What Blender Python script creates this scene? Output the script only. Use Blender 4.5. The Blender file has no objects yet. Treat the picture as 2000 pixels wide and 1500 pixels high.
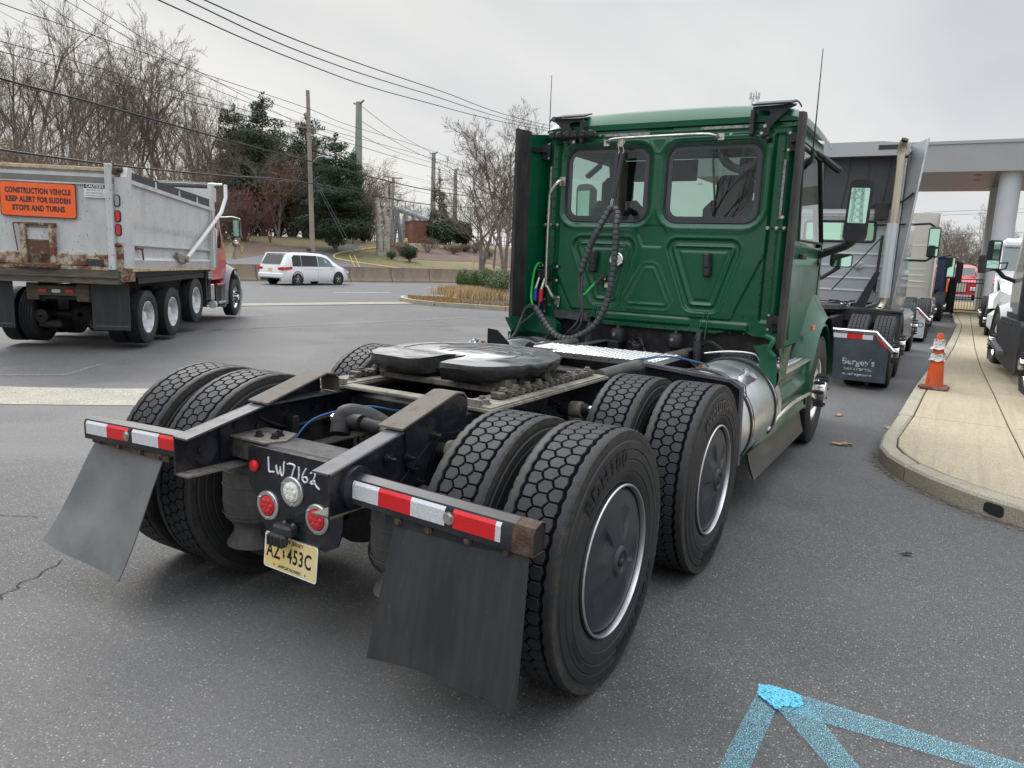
import bpy, math, random
import numpy as np
from mathutils import Vector, Matrix
PI = math.pi
random.seed(7); rng = np.random.default_rng(5)
scn = bpy.context.scene
# ------------------------------------------------------------------ camera
CAM = np.array([2.22172, -2.53196, 1.62875])
YAW, PITCH, ROLL, FPX = -0.533888, -0.168961, 0.0403865, 1456.96
def _axes():
    cy, sy, cp, sp = math.cos(YAW), math.sin(YAW), math.cos(PITCH), math.sin(PITCH)
    f = np.array([sy*cp, cy*cp, sp]); r = np.array([cy, -sy, 0.0]); u = np.cross(r, f)
    c, s = math.cos(ROLL), math.sin(ROLL)
    return c*r+s*u, -s*r+c*u, f
RX, UX, FX = _axes()
cd = bpy.data.cameras.new('camera'); cam = bpy.data.objects.new('camera', cd)
scn.collection.objects.link(cam); scn.camera = cam
cam.matrix_world = Matrix(((RX[0], UX[0], -FX[0], CAM[0]), (RX[1], UX[1], -FX[1], CAM[1]), (RX[2], UX[2], -FX[2], CAM[2]), (0, 0, 0, 1)))
cd.sensor_width = 36; cd.lens = 36*FPX/2000; cd.clip_start = 0.05; cd.clip_end = 3000
# ------------------------------------------------------------------ sky and sun
SUN_EL, SUN_AZ = math.radians(38), math.radians(-62)      # azimuth from +Y towards +X
w = bpy.data.worlds.new('World'); scn.world = w; w.use_nodes = True
nt = w.node_tree; nt.nodes.clear(); N = nt.nodes.new; L = nt.links.new
def mnode(op, a=None, b=None, c=None, clamp=False):
    n = N('ShaderNodeMath'); n.operation = op; n.use_clamp = clamp
    for i, v in enumerate((a, b, c)):
        if v is None: continue
        if hasattr(v, 'links'): L(v, n.inputs[i])
        else: n.inputs[i].default_value = v
    return n.outputs[0]
out = N('ShaderNodeOutputWorld'); bg = N('ShaderNodeBackground'); bg2 = N('ShaderNodeBackground')
sky = N('ShaderNodeTexSky'); sky.sky_type = 'NISHITA'; sky.sun_disc = False
sky.sun_elevation = SUN_EL; sky.sun_rotation = SUN_AZ; sky.air_density = 1.0; sky.dust_density = 3.0
L(sky.outputs[0], bg.inputs[0]); bg.inputs[1].default_value = 0.05
tc = N('ShaderNodeTexCoord'); sep = N('ShaderNodeSeparateXYZ'); L(tc.outputs['Generated'], sep.inputs[0])
el = mnode('MAXIMUM', sep.outputs[2], 0.0)
# cloud deck: direction projected onto a layer high above
k = mnode('DIVIDE', 1.0, mnode('ADD', el, 0.12))
cx = mnode('MULTIPLY', sep.outputs[0], k); cy_ = mnode('MULTIPLY', sep.outputs[1], k)
cmb = N('ShaderNodeCombineXYZ'); L(cx, cmb.inputs[0]); L(cy_, cmb.inputs[1])
mp = N('ShaderNodeMapping'); mp.inputs['Rotation'].default_value = (0, 0, math.radians(35)); mp.inputs['Scale'].default_value = (0.55, 0.22, 1)
L(cmb.outputs[0], mp.inputs[0])
nz = N('ShaderNodeTexNoise'); nz.inputs['Scale'].default_value = 1.3; nz.inputs['Detail'].default_value = 5; nz.inputs['Roughness'].default_value = 0.5
L(mp.outputs[0], nz.inputs['Vector'])
cr = N('ShaderNodeValToRGB'); L(nz.outputs[0], cr.inputs[0])
cr.color_ramp.elements[0].position = 0.33; cr.color_ramp.elements[0].color = (0.44, 0.48, 0.545, 1)
cr.color_ramp.elements[1].position = 0.66; cr.color_ramp.elements[1].color = (0.74, 0.75, 0.755, 1)
# broad glow of the hidden sun behind the cloud, low on the left, and warm pale horizon
glow = Vector((math.sin(math.radians(-52))*math.cos(math.radians(13)), math.cos(math.radians(-52))*math.cos(math.radians(13)), math.sin(math.radians(13))))
vm = N('ShaderNodeVectorMath'); vm.operation = 'DOT_PRODUCT'; nrm = N('ShaderNodeVectorMath'); nrm.operation = 'NORMALIZE'
L(tc.outputs['Generated'], nrm.inputs[0]); L(nrm.outputs[0], vm.inputs[0]); vm.inputs[1].default_value = glow
g = mnode('POWER', mnode('MAXIMUM', vm.outputs['Value'], 0.0), 10.0)
g = mnode('MULTIPLY', g, mnode('ADD', mnode('MULTIPLY', nz.outputs[0], 0.8), 0.15))
gm = N('ShaderNodeMix'); gm.data_type = 'RGBA'; L(g, gm.inputs[0]); L(cr.outputs[0], gm.inputs[6]); gm.inputs[7].default_value = (1.02, 0.99, 0.91, 1)
hz = mnode('POWER', mnode('SUBTRACT', 1.0, el, clamp=True), 6.5)
hm = N('ShaderNodeMix'); hm.data_type = 'RGBA'; L(mnode('MULTIPLY', hz, 0.88), hm.inputs[0]); L(gm.outputs[2], hm.inputs[6]); hm.inputs[7].default_value = (0.90, 0.90, 0.885, 1)
# an overcast sky is brighter towards the zenith
zen = mnode('ADD', 1.0, mnode('MULTIPLY', mnode('POWER', mnode('MULTIPLY', mnode('SUBTRACT', el, 0.30, clamp=True), 1.43), 0.9), 3.3))
L(hm.outputs[2], bg2.inputs[0]); L(mnode('MULTIPLY', zen, 0.735), bg2.inputs[1])
add = N('ShaderNodeAddShader')
sc = N('ShaderNodeMixShader'); sc.inputs[0].default_value = 0.97
L(bg.outputs[0], sc.inputs[1]); L(bg2.outputs[0], sc.inputs[2]); L(sc.outputs[0], out.inputs[0])
sd = bpy.data.lights.new('sun', 'SUN'); sd.energy = 1.5; sd.angle = math.radians(28); sd.color = (1.0, 0.96, 0.9)
sun = bpy.data.objects.new('sun', sd); scn.collection.objects.link(sun)
sv = Vector((math.sin(SUN_AZ)*math.cos(SUN_EL), math.cos(SUN_AZ)*math.cos(SUN_EL), math.sin(SUN_EL)))
sun.rotation_euler = sv.to_track_quat('Z', 'Y').to_euler()
scn.view_settings.view_transform = 'Standard'; scn.view_settings.look = 'None'
scn.view_settings.exposure = 0.50; scn.view_settings.gamma = 1; scn.view_settings.use_curve_mapping = False
# ------------------------------------------------------------------ materials
MATS = {}
def mat(name, col, rough=0.6, metal=0.0, col2=None, nscale=6.0, lo=0.45, hi=0.65, bump=0.0, bscale=60.0, coat=0.0, r2=None,
        trans=0.0, spec=0.5, emit=None, stretch=None, col3=None, n3=40.0, lo3=0.6, hi3=0.68, alpha=1.0, detail=6.0, ior=1.45):
    if name in MATS: return MATS[name]
    m = bpy.data.materials.new(name); m.use_nodes = True; MATS[name] = m
    t = m.node_tree; b = t.nodes['Principled BSDF']; nn = t.nodes.new; ln = t.links.new
    b.inputs['Roughness'].default_value = rough; b.inputs['Metallic'].default_value = metal
    b.inputs['Base Color'].default_value = (*col, 1); b.inputs['Coat Weight'].default_value = coat; b.inputs['Coat Roughness'].default_value = 0.05
    b.inputs['Transmission Weight'].default_value = trans; b.inputs['Specular IOR Level'].default_value = spec; b.inputs['Alpha'].default_value = alpha
    b.inputs['IOR'].default_value = ior
    if emit: b.inputs['Emission Color'].default_value = (*emit[:3], 1); b.inputs['Emission Strength'].default_value = emit[3]
    tcn = nn('ShaderNodeTexCoord'); vec = tcn.outputs['Object']
    if stretch:
        mpn = nn('ShaderNodeMapping'); mpn.inputs['Scale'].default_value = stretch; ln(vec, mpn.inputs[0]); vec = mpn.outputs[0]
    last = None
    def layer(scale, lo_, hi_, prev, c, det):
        n1 = nn('ShaderNodeTexNoise'); n1.inputs['Scale'].default_value = scale; n1.inputs['Detail'].default_value = det; n1.inputs['Roughness'].default_value = 0.62
        ln(vec, n1.inputs['Vector'])
        rp = nn('ShaderNodeMapRange'); rp.inputs['From Min'].default_value = lo_; rp.inputs['From Max'].default_value = hi_; ln(n1.outputs[0], rp.inputs[0])
        mx = nn('ShaderNodeMix'); mx.data_type = 'RGBA'; ln(rp.outputs[0], mx.inputs[0])
        if hasattr(prev, 'links'): ln(prev, mx.inputs[6])
        else: mx.inputs[6].default_value = (*prev, 1)
        mx.inputs[7].default_value = (*c, 1)
        return mx.outputs[2], rp.outputs[0]
    cur = col
    if col2:
        cur, f1 = layer(nscale, lo, hi, cur, col2, detail)
        if r2 is not None:
            rr = nn('ShaderNodeMapRange'); rr.inputs['To Min'].default_value = rough; rr.inputs['To Max'].default_value = r2; ln(f1, rr.inputs[0]); ln(rr.outputs[0], b.inputs['Roughness'])
    if col3: cur, f3 = layer(n3, lo3, hi3, cur, col3, 3.0)
    if col2 or col3: ln(cur, b.inputs['Base Color'])
    if bump:
        nb = nn('ShaderNodeTexNoise'); nb.inputs['Scale'].default_value = bscale; nb.inputs['Detail'].default_value = 4; ln(vec, nb.inputs['Vector'])
        bp = nn('ShaderNodeBump'); bp.inputs['Strength'].default_value = bump; bp.inputs['Distance'].default_value = 0.01; ln(nb.outputs[0], bp.inputs['Height']); ln(bp.outputs[0], b.inputs['Normal'])
    return m
def ground_mat(name, base, light, dark, speck=None, rough=0.9, big=0.35, speckscale=110.0, sp_lo=0.0, bumpd=0.004, streak=None, cover=None, patches=None):
    """asphalt/concrete: aggregate speckle, stains, wear streaks"""
    m = bpy.data.materials.new(name); m.use_nodes = True; MATS[name] = m
    t = m.node_tree; b = t.nodes['Principled BSDF']; nn = t.nodes.new; ln = t.links.new
    gm_ = nn('ShaderNodeNewGeometry'); P = gm_.outputs['Position']
    def noise(s, d=5, r=0.6, vec=P):
        n = nn('ShaderNodeTexNoise'); n.inputs['Scale'].default_value = s; n.inputs['Detail'].default_value = d; n.inputs['Roughness'].default_value = r; ln(vec, n.inputs['Vector']); return n.outputs[0]
    def rng_(v, a, b_, c=0.0, d=1.0):
        n = nn('ShaderNodeMapRange'); n.inputs[1].default_value = a; n.inputs[2].default_value = b_; n.inputs[3].default_value = c; n.inputs[4].default_value = d; ln(v, n.inputs[0]); return n.outputs[0]
    def mix(f, a, b_):
        n = nn('ShaderNodeMix'); n.data_type = 'RGBA'
        if hasattr(f, 'links'): ln(f, n.inputs[0])
        else: n.inputs[0].default_value = f
        for i, v in ((6, a), (7, b_)):
            if hasattr(v, 'links'): ln(v, n.inputs[i])
            else: n.inputs[i].default_value = (*v, 1)
        return n.outputs[2]
    c = mix(rng_(noise(big, 6, 0.65), 0.35, 0.68), dark, base)
    c = mix(rng_(noise(7.0, 6, 0.7), 0.45, 0.8, 0, 0.55), c, light)
    fine = noise(230.0, 3, 0.8)
    c = mix(rng_(fine, 0.5, 0.72, 0, 0.8), c, tuple(x*1.9 for x in light))
    c = mix(rng_(noise(160.0, 2, 0.7), 0.36, 0.5, 0.75, 0), c, tuple(x*0.35 for x in dark))
    if speck:
        v = nn('ShaderNodeTexVoronoi'); v.inputs['Scale'].default_value = speckscale; ln(P, v.inputs['Vector'])
        sp = nn('ShaderNodeSeparateColor'); ln(v.outputs['Color'], sp.inputs[0])
        a = rng_(v.outputs['Distance'], 0.10, 0.26, 1, 0); gte = nn('ShaderNodeMath'); gte.operation = 'GREATER_THAN'; ln(sp.outputs[0], gte.inputs[0]); gte.inputs[1].default_value = 0.90
        mm = nn('ShaderNodeMath'); mm.operation = 'MULTIPLY'; ln(a, mm.inputs[0]); ln(gte.outputs[0], mm.inputs[1])
        m2 = nn('ShaderNodeMath'); m2.operation = 'MULTIPLY'; ln(mm.outputs[0], m2.inputs[0]); ln(sp.outputs[1], m2.inputs[1])
        v2 = nn('ShaderNodeTexVoronoi'); v2.inputs['Scale'].default_value = 150; ln(P, v2.inputs['Vector']); s2 = nn('ShaderNodeSeparateColor'); ln(v2.outputs['Color'], s2.inputs[0])
        stone = rng_(s2.outputs[0], 0.0, 1.0, 0.0, 1.0); edge = rng_(v2.outputs['Distance'], 0.30, 0.62, 0.0, 0.5)
        c = mix(rng_(s2.outputs[1], .35, 1.0, 0, .52), c, tuple(x*1.75 for x in base)); c = mix(rng_(s2.outputs[2], .55, 1.0, 0, .62), c, tuple(x*.42 for x in dark)); c = mix(edge, c, tuple(x*.5 for x in dark))
        v3 = nn('ShaderNodeTexVoronoi'); v3.inputs['Scale'].default_value = 95; ln(P, v3.inputs['Vector']); s3 = nn('ShaderNodeSeparateColor'); ln(v3.outputs['Color'], s3.inputs[0])
        m3 = nn('ShaderNodeMath'); m3.operation = 'MULTIPLY'; ln(rng_(s3.outputs[0], .74, 1.0, 0, .75), m3.inputs[0]); ln(rng_(v3.outputs['Distance'], .15, .4, 1, 0), m3.inputs[1]); c = mix(m3.outputs[0], c, tuple(x*.8 for x in speck))
        m4 = nn('ShaderNodeMath'); m4.operation = 'MULTIPLY'; ln(m2.outputs[0], m4.inputs[0]); m4.inputs[1].default_value = .8; c = mix(m4.outputs[0], c, speck)
        c = mix(rng_(noise(1.1, 5, .65), .54, .70, 0, .42), c, tuple(x*.45 for x in dark)); c = mix(rng_(noise(.23, 3, .55), .50, .56, 0, .16), c, tuple(x*1.7 for x in light)); c = mix(rng_(noise(.55, 4, .6), .52, .75, 0, .35), c, tuple(x*1.25 for x in light))
    if streak:
        mpn = nn('ShaderNodeMapping'); mpn.inputs['Scale'].default_value = streak[0]; mpn.inputs['Rotation'].default_value = (0, 0, streak[1]); ln(P, mpn.inputs[0])
        c = mix(rng_(noise(1.0, 5, 0.6, mpn.outputs[0]), 0.5, 0.7, 0, streak[3]), c, streak[2])
    ln(c, b.inputs['Base Color']); b.inputs['Roughness'].default_value = rough; b.inputs['Specular IOR Level'].default_value = 0.35
    bp = nn('ShaderNodeBump'); bp.inputs['Strength'].default_value = 0.55; bp.inputs['Distance'].default_value = bumpd; ln(fine, bp.inputs['Height']); ln(bp.outputs[0], b.inputs['Normal'])
    if cover:   # worn paint: transparent where the paint has gone
        tr = nn('ShaderNodeBsdfTransparent'); ms = nn('ShaderNodeMixShader'); o = t.nodes['Material Output']
        a = rng_(noise(cover[0], 4, 0.75), cover[1], cover[2])
        if patches:
            bgn = rng_(noise(patches[0], 3, 0.5), patches[1], patches[2]); mxn = nn('ShaderNodeMath'); mxn.operation = 'MAXIMUM'; ln(a, mxn.inputs[0]); ln(bgn, mxn.inputs[1]); a = mxn.outputs[0]
        ln(a, ms.inputs[0]); ln(tr.outputs[0], ms.inputs[1]); ln(b.outputs[0], ms.inputs[2]); ln(ms.outputs[0], o.inputs[0])
    return m
# ------------------------------------------------------------------ mesh helpers
class G:
    def __init__(s): s.v = []; s.f = []; s.m = []
    def add(s, vs, fs, m=0, M=None):
        o = len(s.v)
        if M is not None: vs = [tuple(M @ Vector(v)) for v in vs]
        s.v.extend([tuple(v) for v in vs]); s.f.extend([tuple(i+o for i in f) for f in fs]); s.m.extend([m]*len(fs)); return s
    def box(s, x0, x1, y0, y1, z0, z1, m=0, M=None, b=0.0):
        if b <= 0:
            vs = [(x, y, z) for x in (x0, x1) for y in (y0, y1) for z in (z0, z1)]
            return s.add(vs, [(0, 1, 3, 2), (4, 6, 7, 5), (0, 4, 5, 1), (2, 3, 7, 6), (0, 2, 6, 4), (1, 5, 7, 3)], m, M)
        b = min(b, (x1-x0)*.45, (y1-y0)*.45, (z1-z0)*.45)
        X, Y, Z = (x0, x1), (y0, y1), (z0, z1); vs = []; idx = {}
        for i in (0, 1):
            for j in (0, 1):
                for k_ in (0, 1):
                    sx, sy, sz = (1-2*i)*b, (1-2*j)*b, (1-2*k_)*b
                    for a, d in enumerate(((0, sy, sz), (sx, 0, sz), (sx, sy, 0))):
                        idx[i, j, k_, a] = len(vs); vs.append((X[i]+d[0], Y[j]+d[1], Z[k_]+d[2]))
        fs = []
        for a in range(3):
            for e in (0, 1):
                def key(p, q):
                    t_ = [0, 0, 0]; t_[a] = e; t_[(a+1) % 3] = p; t_[(a+2) % 3] = q; return idx[(*t_, a)]
                q4 = [key(0, 0), key(1, 0), key(1, 1), key(0, 1)]; fs.append(tuple(q4 if e else q4[::-1]))
        for a in range(3):            # edges along axis a
            b1, b2 = (a+1) % 3, (a+2) % 3
            for p in (0, 1):
                for q in (0, 1):
                    t0 = [0, 0, 0]; t0[b1] = p; t0[b2] = q; t1 = list(t0); t1[a] = 1
                    q4 = [idx[(*t0, b1)], idx[(*t1, b1)], idx[(*t1, b2)], idx[(*t0, b2)]]
                    fs.append(tuple(q4 if (p == q) else q4[::-1]))
        for i in (0, 1):
            for j in (0, 1):
                for k_ in (0, 1):
                    t3 = [idx[i, j, k_, 0], idx[i, j, k_, 1], idx[i, j, k_, 2]]; fs.append(tuple(t3 if (i+j+k_) % 2 else t3[::-1]))
        return s.add(vs, fs, m, M)
    def cyl(s, p0, p1, r0, r1=None, n=12, m=0, cap=True):
        r1 = r0 if r1 is None else r1; return s.tube([p0, p1], [r0, r1], n, m, cap)
    def tube(s, pts, r, n=8, m=0, cap=True, closed=False):
        P = [Vector(p) for p in pts]; k_ = len(P); rs = r if isinstance(r, (list, tuple)) else [r]*k_
        T = []
        for i in range(k_):
            if closed: t_ = P[(i+1) % k_]-P[i-1]
            else: t_ = P[min(i+1, k_-1)]-P[max(i-1, 0)]
            T.append(t_.normalized() if t_.length > 1e-9 else Vector((0, 0, 1)))
        a = Vector((0, 0, 1)) if abs(T[0].z) < 0.9 else Vector((1, 0, 0))
        nx = T[0].cross(a).normalized(); vs = []
        for i in range(k_):
            nx = (nx-T[i]*nx.dot(T[i])); nx = nx.normalized() if nx.length > 1e-6 else T[i].orthogonal().normalized()
            ny = T[i].cross(nx)
            for j in range(n):
                t_ = 2*PI*(j+.5)/n; vs.append(P[i]+(nx*math.cos(t_)+ny*math.sin(t_))*rs[i])
        fs = []
        for i in range(k_ if closed else k_-1):
            for j in range(n): fs.append((i*n+j, i*n+(j+1) % n, ((i+1) % k_)*n+(j+1) % n, ((i+1) % k_)*n+j))
        if cap and not closed: fs.append(tuple(range(n-1, -1, -1))); fs.append(tuple((k_-1)*n+j for j in range(n)))
        return s.add(vs, fs, m)
    def lathe(s, prof, c=(0, 0, 0), ax='x', n=24, m=0, a0=0.0, a1=2*PI):
        full = abs(a1-a0-2*PI) < 1e-6; cols = n if full else n+1; vs = []
        for (r, h) in prof:
            for j in range(cols):
                t_ = a0+(a1-a0)*j/n; cc, ss = r*math.cos(t_), r*math.sin(t_)
                q = {'x': (h, cc, ss), 'y': (ss, h, cc), 'z': (cc, ss, h)}[ax]; vs.append((c[0]+q[0], c[1]+q[1], c[2]+q[2]))
        fs = []
        for i in range(len(prof)-1):
            for j in range(n): fs.append((i*cols+j, i*cols+(j+1) % cols, (i+1)*cols+(j+1) % cols, (i+1)*cols+j))
        return s.add(vs, fs, m)
    def prism(s, poly, ax, d0, d1, m=0, M=None):
        """poly: 2-D outline in the two other axes (x: y,z; y: x,z; z: x,y), extruded from d0 to d1 along ax"""
        n = len(poly); vs = []
        for d in (d0, d1):
            for (a, b) in poly: vs.append({'x': (d, a, b), 'y': (a, d, b), 'z': (a, b, d)}[ax])
        fs = [tuple(range(n-1, -1, -1)), tuple(range(n, 2*n))]+[(i, (i+1) % n, n+(i+1) % n, n+i) for i in range(n)]
        return s.add(vs, fs, m, M)
    def quad(s, a, b, c, d, m=0): return s.add([a, b, c, d], [(0, 1, 2, 3)], m)
    def bolt(s, p, d, r=0.012, h=0.012, m=0):
        p = Vector(p); d = Vector(d).normalized(); s.cyl(p, p+d*h*.3, r*1.4, n=10, m=m); return s.cyl(p+d*h*.3, p+d*h, r, n=6, m=m)
    def grid(s, fn, nu, nv, m=0, skip=None):
        vs = [fn(i/nu, j/nv) for i in range(nu+1) for j in range(nv+1)]; fs = []
        for i in range(nu):
            for j in range(nv):
                if skip and skip(i, j): continue
                fs.append((i*(nv+1)+j, (i+1)*(nv+1)+j, (i+1)*(nv+1)+j+1, i*(nv+1)+j+1))
        return s.add(vs, fs, m)
    def mesh(s, name, mats, angle=35):
        me = bpy.data.meshes.new(name); me.from_pydata([tuple(v) for v in s.v], [], s.f)
        for q in (mats if isinstance(mats, (list, tuple)) else [mats]): me.materials.append(q)
        me.polygons.foreach_set('material_index', s.m); me.polygons.foreach_set('use_smooth', [True]*len(s.f))
        me.validate(); me.update()
        try: me.set_sharp_from_angle(angle=math.radians(angle))
        except Exception: pass
        return me
    def obj(s, name, mats, parent=None, loc=None, rot=None, angle=35, **kw):
        return place(s.mesh(name, mats, angle), name, parent, loc, rot, **kw)
COL = scn.collection
def place(me, name, parent=None, loc=None, rot=None, **kw):
    o = bpy.data.objects.new(name, me); COL.objects.link(o)
    if parent is not None: o.parent = parent
    if loc is not None: o.location = loc
    if rot is not None: o.rotation_euler = rot
    for k_, v in kw.items(): o[k_] = v
    return o
def thing(name, label, cat, loc=(0, 0, 0), rz=0.0, group=None):
    kw = dict(label=label, category=cat)
    if group: kw['group'] = group
    o = place(None, name, None, loc, (0, 0, rz), **kw); o.empty_display_size = 0.2; return o
def dup(root, label=None, loc=None, rz=None, group=None):
    r = root.copy(); COL.objects.link(r)
    if label: r['label'] = label
    if group: r['group'] = group
    if loc is not None: r.location = loc
    if rz is not None: r.rotation_euler = (0, 0, rz)
    for ch in list(root.children):
        c = ch.copy(); COL.objects.link(c); c.parent = r
        for g_ in ch.children:
            d = g_.copy(); COL.objects.link(d); d.parent = c
    return r
def rpoly(x0, x1, y0, y1, r, n=5):
    o = []
    for cx_, cy2, a in ((x1-r, y1-r, 0), (x0+r, y1-r, 90), (x0+r, y0+r, 180), (x1-r, y0+r, 270)):
        for i in range(n+1): t_ = math.radians(a+90*i/n); o.append((cx_+r*math.cos(t_), cy2+r*math.sin(t_)))
    return o
def spline(pts, k_=6):
    P = [Vector(p) for p in pts]; o = []
    for i in range(len(P)-1):
        p0, p1, p2, p3 = P[max(i-1, 0)], P[i], P[i+1], P[min(i+2, len(P)-1)]
        for j in range(k_):
            t_ = j/k_; o.append(0.5*((2*p1)+(p2-p0)*t_+(2*p0-5*p1+4*p2-p3)*t_*t_+(3*p1-p0-3*p2+p3)*t_**3))
    o.append(P[-1]); return o
_tc = {}
def text_g(body, size=0.1, bold=0.0, extr=0.0, sx=1.0, space=1.0):
    c = bpy.data.curves.new('t', 'FONT'); c.body = body; c.size = size; c.offset = bold; c.align_x = 'CENTER'; c.align_y = 'CENTER'; c.space_character = space; c.extrude = extr; c.resolution_u = 3
    o = bpy.data.objects.new('t', c); COL.objects.link(o); dg = bpy.context.evaluated_depsgraph_get(); me = bpy.data.meshes.new_from_object(o.evaluated_get(dg))
    vs = [(v.co.x*sx, v.co.y, v.co.z) for v in me.vertices]; fs = [tuple(p.vertices) for p in me.polygons]
    bpy.data.objects.remove(o); bpy.data.curves.remove(c); bpy.data.meshes.remove(me); return vs, fs
def text_on(gx, body, M, m=0, **kw):
    vs, fs = text_g(body, **kw); return gx.add(vs, fs, m, M)
def frame(o, x, y, z=None):
    """matrix taking local x,y to the given world directions at origin o"""
    x = Vector(x).normalized(); y = Vector(y).normalized(); z = x.cross(y); return Matrix(((x.x, y.x, z.x, o[0]), (x.y, y.y, z.y, o[1]), (x.z, y.z, z.z, o[2]), (0, 0, 0, 1)))
# common materials
black = mat('black_paint', (0.012, 0.013, 0.018), 0.32, col2=(0.05, 0.045, 0.038), nscale=9, lo=0.5, hi=0.8, r2=0.75, bump=0.15, bscale=90)
blackpl = mat('black_plastic', (0.018, 0.018, 0.02), 0.5, bump=0.1, bscale=300, col2=(0.035, 0.035, 0.036), nscale=12)
dust = mat('dusty_steel', (0.17, 0.15, 0.125), 0.8, col2=(0.06, 0.055, 0.05), nscale=22, lo=0.45, hi=0.7, bump=0.3, bscale=160)
railtop = mat('worn_rail_top', (0.075, 0.077, 0.088), 0.5, col2=(0.15, 0.14, 0.125), nscale=14, lo=0.5, hi=0.8, r2=0.75, spec=.3)
rubber = mat('tyre_rubber', (0.0155, 0.0158, 0.0168), 0.6, col2=(0.026, 0.0245, 0.0225), nscale=7, lo=0.4, hi=0.7, bump=0.12, bscale=220)
tread = mat('tyre_tread', (0.0185, 0.0200, 0.0235), 0.58, spec=.4, col2=(0.030, 0.031, 0.033), nscale=11, lo=0.4, hi=0.75, bump=0.25, bscale=190)
groove = mat('tyre_groove', (0.004, 0.004, 0.004), 0.95, spec=.2)
letter = mat('tyre_letter', (0.004, 0.004, 0.0045), 0.35)
chrome = mat('polished_alloy', (0.82, 0.82, 0.82), 0.16, 1.0, col2=(0.55, 0.55, 0.54), nscale=9, r2=0.35)
alloy = mat('satin_alloy', (0.68, 0.69, 0.70), 0.34, 1.0, col2=(0.48, 0.48, 0.47), nscale=5, r2=0.5)
stain = mat('stainless', (0.62, 0.61, 0.59), 0.28, 1.0, col2=(0.42, 0.40, 0.36), nscale=18, r2=0.5)
darkgap = mat('dark_machinery', (0.008, 0.008, 0.010), 0.6, col2=(0.03, 0.027, 0.024), nscale=14)
rust = mat('rusty_steel', (0.055, 0.030, 0.020), 0.8, col2=(0.10, 0.065, 0.048), nscale=25, bump=0.4, bscale=120)
glassd = mat('tinted_glass', (0.10, 0.13, 0.12), 0.02, 0.0, trans=1.0, ior=1.18, spec=0.9)
mirrorm = mat('mirror_glass', (0.50, 0.78, 0.66), 0.02, 1.0)
redlens = mat('red_lens', (0.55, 0.006, 0.012), 0.18, coat=0.8, bump=0.3, bscale=130)
redref = mat('red_reflector', (0.60, 0.015, 0.012), 0.3, coat=0.5)
tapered = mat('red_tape', (0.62, 0.012, 0.016), 0.35, bump=0.35, bscale=350)
tapewhite = mat('white_tape', (0.62, 0.64, 0.66), 0.35, bump=0.35, bscale=350, col2=(0.48, 0.5, 0.52), nscale=160)
amber = mat('amber_lens', (0.75, 0.16, 0.02), 0.2, coat=0.6)
def pane(name, tint, refl=1.0, rough=0.0):
    m = bpy.data.materials.new(name); m.use_nodes = True; MATS[name] = m; t = m.node_tree; t.nodes.clear(); nn = t.nodes.new; ln = t.links.new
    o = nn('ShaderNodeOutputMaterial'); a = nn('ShaderNodeBsdfTransparent'); a.inputs[0].default_value = (*tint, 1)
    g_ = nn('ShaderNodeBsdfGlossy'); g_.inputs['Roughness'].default_value = rough; g_.inputs[0].default_value = (refl, refl, refl, 1)
    fr = nn('ShaderNodeFresnel'); fr.inputs[0].default_value = 1.52; mx = nn('ShaderNodeMixShader')
    ln(fr.outputs[0], mx.inputs[0]); ln(a.outputs[0], mx.inputs[1]); ln(g_.outputs[0], mx.inputs[2]); ln(mx.outputs[0], o.inputs[0]); return m
glass_grey = pane('grey_tinted_glass', (0.70, 0.76, 0.74)); glass_clear = pane('green_clear_glass', (0.74, 0.93, 0.85)); glass_dark = pane('dark_privacy_glass', (0.03, 0.035, 0.04))
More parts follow.
